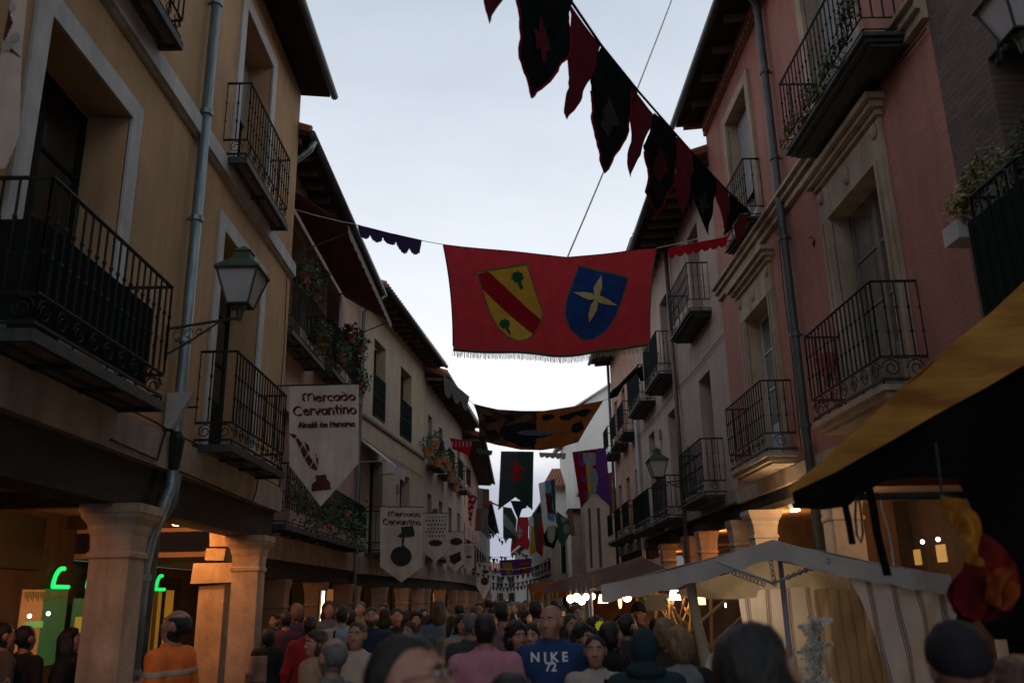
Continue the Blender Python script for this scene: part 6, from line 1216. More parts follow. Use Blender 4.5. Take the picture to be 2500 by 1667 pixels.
    person('woman with long black hair and a pale blue bag, seen from behind', 1106, 1503, 11.5, 20, clothm('taupe_top', (.15, .12, .10)), 'shirt', ('black', 'long'), 'w')
    person('person in a dark striped jersey seen from behind beside the pink shirt', 1148, 1497, 8.8, 25, clothm('striped_dark', (.035, .037, .042)), 'sweater', ('grey', 'short'), 'w', wd=1.05, layers=(('stripes', lambda p: np.abs(((p[:, 2]*1000) % 46)-23)/1000-.0035, clothm('stripe_grey', (.14, .145, .15))),))
    person('man in a mauve shirt behind the man in pink', 1227, 1467, 9.8, -20, clothm('mauve_shirt', (.20, .10, .14)), 'shirt', ('black', 'short'), 'w')
    person('man in a pale grey t-shirt seen from behind, left of the bald man', 1309, 1464, 10.6, -10, clothm('pale_grey_tee', (.34, .36, .40)), 'shirt', ('black', 'short'), 'w', sleeve='short')
    person('person in plaid shirt at the left edge inside the arcade', 12, 1520, 8.2, -40, clothm('dark_plaid', (.07, .055, .05)), 'shirt', ('black', 'short'), 'w', layers=(('plaid_lines', lambda p: np.minimum(np.abs(((p[:, 2]*1000) % 60)-30), np.abs(((p[:, 0]*1000) % 50)-25))/1000-.002, clothm('plaid_pale', (.20, .17, .15))),))
    person('dark-haired person in black standing inside the left arcade', 66, 1527, 8.4, -20, clothm('plain_black', (.010, .010, .011)), 'jacket', ('black', 'short'), 'w')
    person('woman with long dark hair leaning right inside the left arcade', 155, 1533, 8.6, -70, clothm('soft_black', (.012, .012, .013)), 'coat', ('black', 'long'), 'w', tilt=10, lean=.15)
    person('child with dark hair in front of the yellow shop blind', 352, 1594, 9.2, 75, clothm('coral_tee', (.45, .16, .10)), 'shirt', ('brown', 'short'), 'w', sleeve='short')
    person('woman in black with a pale pink shawl between two stone columns', 655, 1536, 12.0, 30, clothm('matte_black', (.012, .012, .013)), 'coat', ('black', 'bob'), 'w', layers=(('shawl', lambda p: np.maximum(p[:, 0]+.02, np.maximum(p[:, 2]-1.38, 1.0-p[:, 2])), clothm('dusty_pink_shawl', (.28, .16, .13))),))
    person('small dark-haired woman with raised hand behind the shawl', 672, 1497, 14.2, 150, clothm('dark_grey_top', (.03, .03, .032)), 'jacket', ('black', 'short'), 'w', pose=('up', 'down'))
    person('woman with long brown hair right of the bald man in blue', 1392, 1500, 9.4, -160, clothm('olive_brown_top', (.09, .07, .045)), 'shirt', ('brown', 'long'), 'w')
def crowd_far():
    cols = [('white', (.30, .30, .31)), ('red', (.20, .02, .02)), ('black', (.012, .012, .012)), ('slate blue', (.08, .11, .17)), ('mustard', (.16, .11, .04)), ('rose', (.22, .11, .12)), ('khaki', (.20, .17, .10)), ('dark green', (.03, .07, .045)), ('lilac', (.16, .13, .18)), ('grey', (.17, .17, .17)), ('burgundy', (.12, .02, .03)), ('sky blue', (.13, .19, .24)), ('brown', (.10, .06, .04)), ('navy', (.02, .03, .07)), ('cream', (.27, .24, .19)), ('orange', (.22, .08, .03)), ('teal', (.02, .06, .065)), ('charcoal', (.04, .04, .045)), ('pale green', (.22, .30, .20)), ('tan', (.30, .20, .12)), ('violet', (.045, .03, .07)), ('salmon', (.22, .12, .10)), ('pale yellow', (.22, .20, .12)), ('ink blue', (.03, .045, .12))]
    hs = [('black', 'short'), ('brown', 'bob'), ('black', 'long'), ('grey', 'short'), ('blonde', 'bob'), ('brown', 'short'), ('auburn', 'long'), ('black', 'curly')]
    xs = [1122, 1170, 1204, 1252, 1270, 1284, 1330, 1372, 1190, 1238, 1352, 1142, 1215, 1262, 1300, 1228, 1180, 1248, 940, 880, 725, 1068, 1400, 1316]
    rr = random.Random(5)
    for i, ((cn, c), x) in enumerate(zip(cols, xs)):
        Y = [15, 17, 19, 13.5, 16, 21, 14.5, 13, 24, 27, 17, 20, 30, 34, 24, 40, 36, 46, 14, 15.5, 13.4, 17.5, 15, 20][i]; hgt = 1.60+.17*rr.random(); yy = 1455+(CZ-hgt)/Y*FOC
        h_ = hs[i % 8]
        person(f'distant {"passer-by" if i % 2 else "walker"} in a {cn} top with {h_[0]} {"hair" if h_[1] == "short" else h_[1]+" hair" if h_[1] != "bob" else "bobbed hair"}', x, yy, Y, [0, 180, 20, 190, -15, 170][i % 6], clothm('far_'+cn.replace(' ', '_'), c), 'shirt', h_, 'wpd'[i % 3], group='distant people down the street')
def crowd_mid():
    cols = [('plum', (.06, .02, .04)), ('steel grey', (.10, .11, .12)), ('dark brown', (.04, .025, .018)), ('bottle green', (.012, .035, .022)), ('ash', (.20, .20, .19)), ('rust', (.16, .05, .02)), ('dusty blue', (.09, .12, .16)), ('sand', (.26, .20, .14)), ('coal black', (.009, .009, .010)), ('wine red', (.09, .012, .02)), ('moss', (.06, .07, .03)), ('stone', (.22, .20, .17)), ('midnight blue', (.010, .014, .03)), ('cocoa', (.07, .042, .03)), ('smoke', (.07, .07, .075)), ('pewter', (.13, .13, .14)), ('deep teal', (.01, .03, .035)), ('faded black', (.02, .02, .022))]
    pos = [(700, 12.6), (803, 13.4), (858, 14.6), (938, 15.2), (985, 13.8), (1034, 15.5), (1070, 12.6), (1128, 10.6), (1163, 12.2), (1208, 11.8), (1243, 10.8), (1337, 11.8), (1366, 10.2), (1407, 10.4), (1452, 9.9), (1512, 9.9), (1598, 9.9), (1290, 13.2)]
    rr = random.Random(8)
    for i, ((cn, c), (x, Y)) in enumerate(zip(cols, pos)):
        hgt = 1.58+.2*rr.random(); h_ = [('black', 'short'), ('brown', 'long'), ('black', 'bob'), ('brown', 'short'), ('black', 'curly')][i % 5]
        person(f'{"man" if h_[1] == "short" else "woman"} in a {cn} {["jacket", "cardigan", "top"][i % 3]} in the middle of the crowd', x, 1455+(CZ-hgt)/Y*FOC, Y, [10, 200, -30, 160, 35, -150][i % 6], clothm('mid_'+cn.replace(' ', '_'), c), 'shirt', h_, 'wdp'[i % 3])
crowd_near(); crowd_mid(); crowd_far()
# the bag carried by the long-haired woman
p = atY(1118, 1570, 11.3); mb = MB(); mb.lathe([(.09, -.12), (.12, -.08), (.13, .05), (.10, .10)], tuple(p), 12); bg_ = empty('shoulder_bag', tuple(p), 'pale blue cloth bag hanging at the side of the long-haired woman', 'bag'); o = mb.build('bag_body', clothm('turquoise_bag', (.05, .22, .28)), bg_, smooth=True)
mb = MB(); mb.tube([p+Vector((-.08, 0, .1)), p+Vector((-.02, 0, .35)), p+Vector((.07, 0, .1))], .012, 5); mb.build('bag_handle', MC['cloth_turquoise_bag'], bg_)
# ================================================================== market stalls
Fcan = mat('off_white_canvas', (.66, .60, .57), .9, (.54, .49, .46), 3, trans=.3, bump=.25, dirt=(.50, .44, .40))
Fcream = mat('cream_canvas', (.50, .43, .32), .9, (.42, .36, .27), 3, trans=.3, bump=.2)
M_post = mat('pale_wood_post', (.34, .29, .24), .8, (.24, .20, .16), 5, stretch=(4, 4, .5)); M_bluep = mat('blue_grey_pole', (.30, .30, .38), .6)
st = empty('market_stall', tuple(atY(1885, 1600, 9.2).xy)+(0,), 'white canvas gabled market stall with striped curtains on the right', 'stall')
LF, PK, RF = atY(1467, 1432, 8.9), atY(1885, 1322, 8.0), atY(2318, 1408, 8.0)
D = Vector((.15, 2.7, -.02)); LB, PB, RB = LF+D, PK+D+Vector((0, 0, -.02)), RF+D
sheet(LF, PK, PB, LB, 24, 12, .06, .012, .006, 2.2, 1).build('roof_left_slope', Fcan, st, smooth=True)
sheet(PK, RF, RB, PB, 24, 12, .06, .012, .006, 2.2, 3).build('roof_right_slope', Fcan, st, smooth=True)
mb = MB(); n = 60; pts = []
for i in range(n+1):
    t = i/n; P = LF.lerp(PK, t/.5) if t < .5 else PK.lerp(RF, (t-.5)/.5); sg = .035*math.sin(math.pi*((t*2) % 1)); pts.append(P+Vector((0, -.02+.012*math.sin(i*.8), -sg)))
for i in range(n):
    a, b = pts[i], pts[i+1]; w1, w2 = [.15+.012*math.sin(k*1.1) for k in (i, i+1)]; y_ = Vector((0, .004, 0))
    mb.hexa([a-Vector((0, 0, w1)), b-Vector((0, 0, w2)), b-Vector((0, 0, w2))+y_, a-Vector((0, 0, w1))+y_, a+Vector((0, 0, .02)), b+Vector((0, 0, .02)), b+Vector((0, 0, .02))+y_, a+Vector((0, 0, .02))+y_])
mb.build('front_valance', Fcan, st, smooth=False)
mb = MB()
for i in range(60): a = LF.lerp(LF+Vector((-.02, .9, 0)), i/60)
# frame
mb.tube([LF+Vector((.1, .1, -.02)), PK+Vector((0, .08, -.04)), RF+Vector((-.1, .1, -.02))], .02, 8); mb.tube([PK+Vector((0, .08, -.05)), PB+Vector((0, 0, -.05))], .022, 8); mb.tube([LB, PB, RB], .02, 8)
for q, r in ((RF+Vector((-.06, .1, 0)), .025), (RB, .025), (LB, .025)): mb.tube([q, Vector((q.x, q.y, .05))], r, 8)
mb.tube([PK+Vector((-.5, .1, -.16)), PK+Vector((0, .1, -.36)), PK+Vector((.55, .1, -.17))], .014, 6)
mb.build('frame', M_bluep, st)
q = atY(1912, 1440, 8.4); mb = MB(); mb.tube([(q.x, 8.4, PK.z+.0), (q.x, 8.4, .05)], .024, 10); mb.build('centre_pole', M_bluep, st)
q = atY(1688, 1450, 8.75); mb = MB(); mb.tube([(q.x, 8.75, q.z+.1), (q.x+.03, 8.75, q.z-.25), (q.x+.09, 8.74, q.z-.6), (q.x+.10, 8.75, .05)], [.045, .05, .058, .05], 10); mb.build('wrapped_post', Fcream, st, smooth=True)
# rings of a dangling chain ornament on the front truss
mb = MB()
for (x, y) in [(1792+i*9, 1398+i*3.4) for i in range(9)]+[(1882+i*2.2, 1372+i*13) for i in range(5)]+[(1925+i*14, 1408-i*5.5) for i in range(8)]:
    c = atY(x, y, 7.98); mb.tube([(c.x+.016*math.cos(t), c.y, c.z+.022*math.sin(t)) for t in np.linspace(0, 6.28, 9)], .005, 4, cap=False)
mb.build('chain_ornament', mat('dull_metal_rings', (.20, .19, .20), .5, metal=.5), st)
# inner hanging cloths (back of the gable) and striped curtains
def striped(base, sm_col, pitch, slant, y0):
    m = base.copy(); m.name = 'striped_'+base.name; n = m.node_tree.nodes; l = m.node_tree.links; b = n['Principled BSDF']; src = b.inputs['Base Color'].links[0].from_socket
    uv = n.new('ShaderNodeUVMap'); uv.uv_map = 'px'; s = n.new('ShaderNodeSeparateXYZ'); l.new(uv.outputs[0], s.inputs[0])
    def mth(op, a, b_=None, c=None):
        q = n.new('ShaderNodeMath'); q.operation = op
        for i, v in enumerate((a, b_, c)):
            if v is None: continue
            if isinstance(v, (int, float)): q.inputs[i].default_value = v
            else: l.new(v, q.inputs[i])
        return q.outputs[0]
    x = mth('MULTIPLY_ADD', s.outputs[1], -slant, s.outputs[0]); t = mth('FRACT', mth('MULTIPLY', mth('ADD', x, slant*y0/100), 100/pitch))
    acc = None
    for c, w_ in ((.34, .030), (.44, .045), (.53, .022)):
        k = mth('LESS_THAN', mth('ABSOLUTE', mth('SUBTRACT', t, c)), w_); acc = k if acc is None else mth('MAXIMUM', acc, k)
    mm = n.new('ShaderNodeMix'); mm.data_type = 'RGBA'; l.new(mth('MULTIPLY', acc, .8), mm.inputs[0]); l.new(src, mm.inputs[6]); mm.inputs[7].default_value = (*sm_col, 1); l.new(mm.outputs[2], b.inputs['Base Color'])
    for q in n:
        if q.type == 'BSDF_TRANSLUCENT': l.new(mm.outputs[2], q.inputs[0])
    return m
def panel(nm, P, Y, base, stripe=None, res=.02, par=None, wr=.02, wf=10, pitch=52, sm=None, slant=0, **k):
    xs = [p[0] for p in P]; ys = [p[1] for p in P]; x0, x1, y0, y1 = min(xs), max(xs), min(ys), max(ys)
    lay = []
    if stripe and not hasattr(sm, 'node_tree'): base = striped(base, sm, pitch, slant, y0)
    elif stripe:
        fn = lambda X, Y_: (lambda t: (np.abs(t-.34) < .028) | (np.abs(t-.43) < .034) | (np.abs(t-.51) < .02))(((X-slant*(Y_-y0))/pitch) % 1)
        lay = [('stripes', fn, sm)]
    rt, _ = cloth(nm, None, None, [(x0, y0), (x1, y0)], [(x0, y1), (x1, y1)], Y, base, res, layers=lay, shape=lambda X, Y_: inpoly(X, Y_, P), wr=wr, wf=wf, lname='cloth', poly=P, **k)
    ch = [c for c in COL.objects if c.parent == rt]; main = ch[0]; main.name = nm
    for c in ch:
        c.location = Vector(ROOT[rt])-Vector(ROOT[par]); c.parent = par if c is main else main
        if c is not main: c.location = (0, 0, 0)
        ROOT[c] = ROOT[rt]
    bpy.data.objects.remove(rt); return main
Fst = mat('brown_stripe', (.17, .12, .11), .9, (.12, .085, .08), 6, trans=.2)
panel('front_curtain', [(2066, 1388), (2200, 1402), (2322, 1420), (2345, 1500), (2352, 1600), (2350, 1760), (2190, 1760), (2170, 1640), (2135, 1540), (2095, 1450)], 8.03, Fcan, True, .016, st, .03, 7, 58, (.15, .09, .085), .22)
panel('back_curtain', [(1800, 1430), (2110, 1420), (2160, 1760), (1845, 1760)], 10.5, Fcan, True, .025, st, .03, 9, 50, (.15, .09, .085), .09)
panel('side_curtain', [(1985, 1440), (2110, 1400), (2200, 1760), (2030, 1760)], 9.6, Fcream, True, .02, st, .03, 8, 26, (.32, .20, .09), .15)
panel('inner_valance', [(1640, 1448), (1700, 1425), (1800, 1392), (1885, 1362), (1980, 1380), (2070, 1410), (2075, 1440), (1960, 1432), (1850, 1440), (1845, 1458), (1790, 1462), (1730, 1460)], 9.2, Fcream, None, .02, st, .015, 12)
# goods: bust, feather tree, table
mb = MB(); a = atY(1885, 1640, 8.8); mb.box((a.x-1.0, 8.7, .0), (a.x+1.1, 9.5, .8)); o = mb.build('stall_table', M_post, None, label='trestle table under the white canvas stall', cat='table')
mb = MB(); mb.box((a.x-1.05, 8.65, .802), (a.x+1.15, 9.55, .83)); mb.build('tablecloth', Fcream, o)
b = atY(1742, 1598, 8.3); bu = empty('display_bust', tuple(b), 'white neck-shaped display bust on the stall table', 'display bust')
mb = MB(); mb.lathe([(.10, -.45), (.15, -.30), (.13, -.16), (.06, -.05), (.05, 0), (.052, .01)], tuple(b), 18); mb.build('bust', mat('white_display_plaster', (.55, .53, .52), .6), bu, smooth=True); mb = MB(); mb.lathe([(.02, -.95), (.02, -.44)], tuple(b), 8); mb.lathe([(.12, -.95), (.12, -.92)], tuple(b), 14); mb.build('stand', M_bluep, bu)
ft = atY(2000, 1640, 7.4); tr = empty('feather_tree', tuple(ft), 'bundle of pale feathers and twigs on a stick before the striped curtain', 'ornament')
mb = MB(); mb2 = MB(); rnd = random.Random(3)
for i in range(64):
    z = ft.z-.45+.85*i/64; a0 = Vector((ft.x-.03+.10*(z-ft.z), ft.y, z)); d = Vector((rnd.uniform(-1, 1), rnd.uniform(-.6, .6), rnd.uniform(-.5, 1))).normalized()*rnd.uniform(.05, .19)*(1.25-.5*i/64); mb2.tube([a0, a0+d*.5, a0+d], [.003, .002, .001], 4)
    for j in range(9): t = j/9; c = a0+d*t; w_ = d.cross(Vector((rnd.uniform(-1, 1), 1, rnd.uniform(-1, 1)))).normalized()*.075*(1-t*.7); mb.add([c, c+w_+d*.08, c+d*.16, c-w_+d*.08], [(0, 1, 2, 3)], 0)
mb2.tube([(ft.x-.1, ft.y, .8), (ft.x, ft.y, ft.z), (ft.x+.05, ft.y, ft.z+.40)], .012, 6)
mb2.build('twigs', mat('grey_twig', (.20, .18, .16), .9), tr); mb.build('feathers', mat('pale_feather', (.60, .59, .52), .9, trans=.3), tr)
# ------------------------------------------------------------------ wood-craft stall behind it, under bulbs
cs = empty('craft_stall', tuple(atY(1600, 1500, 11).xy)+(0,), 'dark wood-craft stall with crossed poles and hanging wooden wares under the bulbs', 'stall')
mb = MB()
for a, b in (((1585, 1440), (1760, 1600)), ((1800, 1440), (1660, 1560)), ((1600, 1430), (1606, 1640)), ((1735, 1440), (1740, 1640)), ((1560, 1445), (1660, 1530)), ((1850, 1470), (1720, 1590)), ((1560, 1450), (1860, 1465))):
    mb.tube([atY(*a, 11.2), atY(*b, 11.2)], .022, 7)
mb.build('pole_frame', mat('brown_pole', (.13, .08, .045), .8), cs)
panel('back_cloth', [(1560, 1440), (1880, 1450), (1890, 1700), (1560, 1700)], 12.2, mat('dark_brown_drape', (.05, .03, .02), .9), None, .05, cs, .04)
mb = MB(); a = atY(1700, 1600, 11.3); mb.box((a.x-1.0, 10.9, .0), (a.x+.9, 11.6, .95)); mb.build('counter', mat('counter_wood', (.12, .07, .04), .8), cs)
Mw = [mat('orange_wood', (.40, .17, .05), .6), mat('yellow_wood', (.42, .27, .10), .6), mat('dark_wood_ware', (.12, .06, .03), .6)]
rnd = random.Random(11); wl = ['long spoon', 'short ladle', 'paddle', 'rolling pin', 'comb', 'flat spatula', 'fork', 'bowl scoop', 'toy sword', 'whistle', 'stirring stick', 'hook', 'mallet', 'rattle']
for i in range(14):
    x, y = 1592+rnd.random()*95, 1468+rnd.random()*40; mb = MB(); c = atY(x, y, 11.0); an = rnd.uniform(-.5, .5); d = Vector((math.sin(an), 0, math.cos(an))); L_ = rnd.uniform(.10, .22)
    mb.tube([c-d*L_, c, c+d*L_*.6, c+d*L_], [.010, .008, .024, .004], 7)
    mb.build('wooden_ware', Mw[i % 3], None, label=f'hanging {["orange", "yellowish", "dark"][i % 3]} wooden {wl[i]} at the craft stall', cat='woodware', group='wooden wares hanging at the craft stall')
mb = MB(); c = atY(1600, 1470, 10.7); mb.box((c.x-.12, 10.69, c.z-.09), (c.x+.12, 10.71, c.z+.09)); sg = mb.build('sign_board', mat('grey_sign_board', (.20, .18, .15), .8), None, label='plain grey board hanging beside the round bulb', cat='sign')
# ------------------------------------------------------------------ purple-brown canopy stall and lights
pc = empty('market_stall', tuple(atY(1500, 1500, 13.5).xy)+(0,), 'dusky purple canopy stall behind the white one', 'stall')
Fpc = mat('dusky_purple_canvas', (.085, .056, .070), .9, (.06, .04, .05), 3, trans=.2, bump=.2)
a, b, c = atY(1325, 1440, 13.6), atY(1568, 1360, 13.2), atY(1700, 1430, 13.2); D = Vector((.2, 2.6, 0))
sheet(a, b, b+D, a+D, 20, 10, .06, .012).build('roof_left_slope', Fpc, pc, smooth=True); sheet(b, c, c+D, b+D, 20, 10, .06, .012).build('roof_right_slope', Fpc, pc, smooth=True)
panel('front_gable', [(1322, 1437), (1400, 1405), (1480, 1385), (1568, 1358), (1640, 1395), (1705, 1428), (1700, 1446), (1560, 1440), (1440, 1436), (1330, 1448)], 13.15, Fpc, None, .012, pc, .02, 9)
mb = MB(); [mb.tube([q, Vector((q.x, q.y, 0))], .022, 7) for q in (a+Vector((.1, .1, 0)), c, a+D, c+D)]; mb.tube([a, b, c], .018, 6); mb.build('frame', M_post, pc)
panel('orange_curtain', [(1438, 1440), (1550, 1440), (1560, 1660), (1440, 1660)], 14.6, mat('rust_orange_curtain', (.34, .11, .03), .9, (.26, .08, .02), 3), None, .04, pc, .04, 8)
panel('green_board', [(1396, 1475), (1430, 1475), (1430, 1660), (1396, 1660)], 13.0, mat('olive_board', (.07, .08, .05), .8), None, .05, pc, 0)
mb = MB(); [mb.tube([atY(x, 1445, 12.9), atY(x, 1640, 12.9)], .018, 6) for x in (1393, 1440)]; mb.build('inner_post', M_post, pc)
oc = empty('market_stall', tuple(atY(1350, 1500, 17).xy)+(0,), 'orange and yellow trimmed canopy further up the street', 'stall')
a, b = atY(1296, 1460, 17), atY(1400, 1438, 17); sheet(a, b, b+Vector((1.0, 2.5, .3)), a+Vector((0, 2.5, .3)), 12, 8, .03, .01).build('roof', Fora, oc, smooth=True)
panel('valance', [(1296, 1447), (1400, 1425), (1402, 1452), (1298, 1472)], 16.9, Fora, True, .03, oc, .01, 8, 12, Fyel)
mb = MB(); [mb.tube([q, Vector((q.x, q.y, 0))], .02, 6) for q in (a, b, a+Vector((0, 2.5, .3)))]; mb.build('frame', M_post, oc)
# bulbs
BG = 'bulbs over the stalls'
def bulb(label, px, py, Y, r, e, p, shape='ball', col=(1, .66, .30), tint=(1, .86, .60)):
    c = atY(px, py, Y); rt = empty('light_bulb', tuple(c), label, 'light bulb', BG); mb = MB()
    if shape == 'ball': mb.ball(c, r, 14, 9)
    elif shape == 'shade': mb.lathe([(r*1.25, -r), (r*.8, r)], tuple(c), 12)
    else: mb.ball(c, (r*.5, r*.5, r*1.6), 10, 8)
    mb.build('bulb_glass', mat(f'lit_bulb_{e}_{shape}', tint, emit=tint, estr=e), rt, smooth=True)
    mb = MB(); mb.tube([c+Vector((0, 0, r)), c+Vector((0, 0, r*2.2))], r*.28, 7); mb.tube([c+Vector((0, 0, r*2.2)), c+Vector((.01, 0, r*2.2+.18))], .004, 4); mb.build('socket', M_cable, rt)
    if p:
        l = bpy.data.lights.new('bulb_light', 'POINT'); l.energy = p; l.color = col; l.shadow_soft_size = r; o = bpy.data.objects.new('bulb_light', l); COL.objects.link(o); o.location = c+Vector((0, -r*1.6, 0))
bulb('first bulb of the bright cluster under the purple canopy, leftmost', 1393, 1461, 12.4, .052, 12, 5); bulb('second bulb of the bright cluster under the purple canopy', 1408, 1458, 12.3, .055, 12, 0)
bulb('third bulb of the bright cluster, lowest of them', 1420, 1466, 12.2, .05, 12, 5); bulb('fourth bulb of the bright cluster, highest on the right', 1431, 1456, 12.3, .045, 12, 0)
bulb('round bulb just right of the bright cluster', 1446, 1455, 12.2, .042, 10, 5); bulb('shaded trapezoid lamp between the cluster and the round bulb', 1472, 1461, 12.0, .055, 6, 5, 'shade')
bulb('dim long ochre lamp left of the single round bulb', 1514, 1470, 12.0, .05, 2, 0, 'long', tint=(1, .6, .25)); bulb('single large round bulb over the stall keeper', 1531, 1457, 11.6, .058, 14, 7)
bulb('lamp glowing at the front edge of the white stall', 1647, 1452, 11.0, .06, 5, 6, 'shade'); bulb('tiny cool-white bulb deep in the craft stall', 1771, 1476, 11.4, .02, 10, 1, 'long', tint=(.8, .9, 1))
bulb('small white light far down the left side of the street', 1210, 1477, 40, .10, 8, 3, 'long', tint=(1, 1, .95)); bulb('tiny green light far down the street', 1239, 1468, 48, .07, 3, 0, 'long', tint=(.1, 1, .5))
mb = MB()
for i in range(6): c = atY(1697+i*4.6, 1466, 11); mb.box((c.x-.009, 10.98, c.z-.045), (c.x+.009, 11.0, c.z+.045))
mb.build('glowing_crate_slats', mat('crate_slat_glow', (1, .8, .45), emit=(1, .72, .36), estr=1.6), None, label='short row of bulb-lit crate slats with added glow beside the wrapped post', cat='lantern')  # crate slats under the bulbs, the light on them given as emission
l = bpy.data.lights.new('stall_light', 'POINT'); l.energy = 15; l.color = (1, .76, .48); l.shadow_soft_size = .15; o = bpy.data.objects.new('stall_light', l); COL.objects.link(o); o.location = atY(1840, 1462, 9.75)
c = atY(1465, 1527, 9.0); mb = MB(); P = []
for i in range(20): t = 2*math.pi*i/20; r = .055 if i % 2 else .038; P.append((c.x+r*math.cos(t), 9.0, c.z+r*math.sin(t)))
mb.add(P+[(x, 9.01, z) for x, y, z in P], [tuple(range(20)), tuple(range(39, 19, -1))]+[(i, (i+1) % 20, 20+(i+1) % 20, 20+i) for i in range(20)]); mb.build('price_star', mat('fluorescent_yellow_card', (.70, .66, .03), .8, emit=(.6, .6, .02), estr=.18), None, label='fluorescent yellow star-shaped price card above the crowd', cat='price card')
# fluorescent tube behind the far left columns
a, b = atY(790, 1442, 15.5), atY(783, 1540, 15.5); rt = empty('light_tube', tuple(a), 'vertical white light tube glowing behind the pink house columns', 'light'); mb = MB(); mb.tube([a, b], .022, 8); mb.build('tube', mat('lit_tube', (1, .85, .6), emit=(1, .84, .58), estr=5), rt); mb = MB(); mb.tube([a+Vector((-.05, .05, .02)), b+Vector((-.05, .05, -.02))], .035, 4); mb.build('holder', M_gfr, rt)
# ------------------------------------------------------------------ near yellow and black canopy on the right
yc = empty('market_canopy', tuple(atY(2250, 1300, 4.6).xy)+(0,), 'near yellow canopy edge with a black sheet for valance and shade at the right side', 'canopy')
Fy2 = mat('ochre_canvas', (.52, .27, .055), .9, (.27, .105, .022), 1.6, trans=.4, stretch=(.5, .5, 2.8), ramp=(.4, .6), bump=.2); Fb2 = mat('black_canvas', (.005, .005, .005), 1, spec=0)  # darker streaks paint the shading of folds into the ochre
UE = [(1928, 1190), (2010, 1125), (2117, 1024), (2220, 930), (2320, 845), (2420, 765), (2500, 690), (2640, 575)]; LE = [(1932, 1202), (2050, 1148), (2184, 1070), (2290, 1010), (2400, 950), (2500, 890), (2640, 790)]
P = UE+LE[::-1]; panel('yellow_band', P, 4.5, Fy2, None, .012, yc, .04, 4)
VB = [(1932, 1200), (1938, 1240), (2000, 1246), (2070, 1236), (2110, 1205), (2165, 1172), (2261, 1163), (2333, 1172), (2370, 1240), (2380, 1500), (2420, 1560), (2640, 1560)]
panel('black_valance_shade', VB+[(2640, 780)]+LE[::-1][1:], 4.56, Fb2, None, .016, yc, .02, 7)  # one black sheet serves as flap and as shade under the canopy
tp0 = [atY(*p, 4.55) for p in UE]
mb = MB()
for i in range(len(tp0)-1):
    a, b = tp0[i], tp0[i+1]; D = Vector((1.6, .9, .1)); u = Vector((0, 0, .006)); mb.hexa([a, b, b+D, a+D, a+u, b+u, b+D+u, a+D+u])
mb.build('roof', Fy2, yc)
a = atY(2400, 1200, 6.2); mb = MB(); mb.box((a.x-.0, 6.2, .0), (a.x+1.5, 6.22, 3.3)); mb.build('back_curtain', Fb2, yc)
mb = MB(); a = atY(2470, 1300, 4.8); mb.tube([(a.x, 4.8, 0), (a.x, 4.8, 3.2)], .03, 8); a = atY(1945, 1215, 4.65); mb.tube([(a.x, 4.65, a.z), (a.x+2.4, 4.65, a.z)], .02, 8); mb.build('frame', M_cable, yc)
def strap(label, pts, Y, w_, name='hanging_strap', m=Fb2, cat='strap'):
    mb = MB(); L = [atY(*p, Y) for p in pts]; 
    for a, b in zip(L[:-1], L[1:]):
        s = Vector((w_/2, 0, 0)); y_ = Vector((0, .006, 0)); mb.hexa([a-s, a+s, a+s+y_, a-s+y_, b-s, b+s, b+s+y_, b-s+y_])
    mb.build(name, m, None, label=label, cat=cat)
strap('wide black strap hanging longest from the black valance', [(2122, 1190), (2133, 1240), (2142, 1300), (2156, 1360), (2168, 1405)], 4.4, .040)
strap('shorter black strap hanging left of the rope loop', [(2062, 1225), (2072, 1270), (2082, 1328)], 4.45, .034)
mb = MB(); mb.tube([atY(*p, 4.42) for p in ((2090, 1210), (2088, 1260), (2092, 1305), (2102, 1325), (2107, 1300), (2103, 1255), (2096, 1210))], .006, 6); mb.build('rope_loop', M_cable, None, label='thin dark rope loop hanging between the two black straps', cat='rope')
mb = MB(); mb.tube([atY(*p, 5.4) for p in ((2148, 1200), (2152, 1240), (2168, 1290), (2178, 1340), (2182, 1380))], .006, 6); mb.build('rope', mat('white_cord', (.5, .47, .42), .8), None, label='thin white cord hanging right of the long black strap', cat='rope')
# the red and yellow flag gathered up and hanging like a bundle
z3 = lambda p: zm(p, .4889, 1350, 1150)
def polysdf(x, z, P):
    d = np.full(x.shape, 1e9); s = inpoly(x, z, P); n = len(P)
    for i in range(n):
        ax, az = P[i]; bx_, bz = P[(i+1) % n]; ex, ez_ = bx_-ax, bz-az; t = np.clip(((x-ax)*ex+(z-az)*ez_)/(ex*ex+ez_*ez_+1e-9), 0, 1); d = np.minimum(d, np.hypot(x-ax-t*ex, z-az-t*ez_))
    return np.where(s, -d, d)
hfb = empty('hanging_flag', tuple(atY(2400, 1350, 3.6)), 'red and yellow flag gathered into a hanging bundle at the right', 'flag')
def fold(nm, pts, Y, m, seed):
    Q = z3(pts); xs = [p[0] for p in Q]; ys = [p[1] for p in Q]; c = np.mean(Q, 0); E2 = []
    for i in range(len(Q)):
        (ax, ay), (bx_, by) = Q[i], Q[(i+1) % len(Q)]
        for j in range(5): t = j/5; E2.append((ax+(bx_-ax)*t+random.uniform(-2.5, 2.5), ay+(by-ay)*t+random.uniform(-2.5, 2.5)))
    rt, _ = cloth(nm, None, None, [(min(xs), min(ys)), (max(xs), min(ys))], [(min(xs)+8, max(ys)), (max(xs)-8, max(ys))], Y, m, .006, shape=lambda X, Y_: inpoly(X, Y_, E2), wr=.020, wf=5, seed=seed, lname='cloth', poly=E2)
    ch = [k for k in COL.objects if k.parent == rt][0]; ch.name = nm; ch.location = Vector(ROOT[rt])-Vector(ROOT[hfb]); ch.parent = hfb; bpy.data.objects.remove(rt)
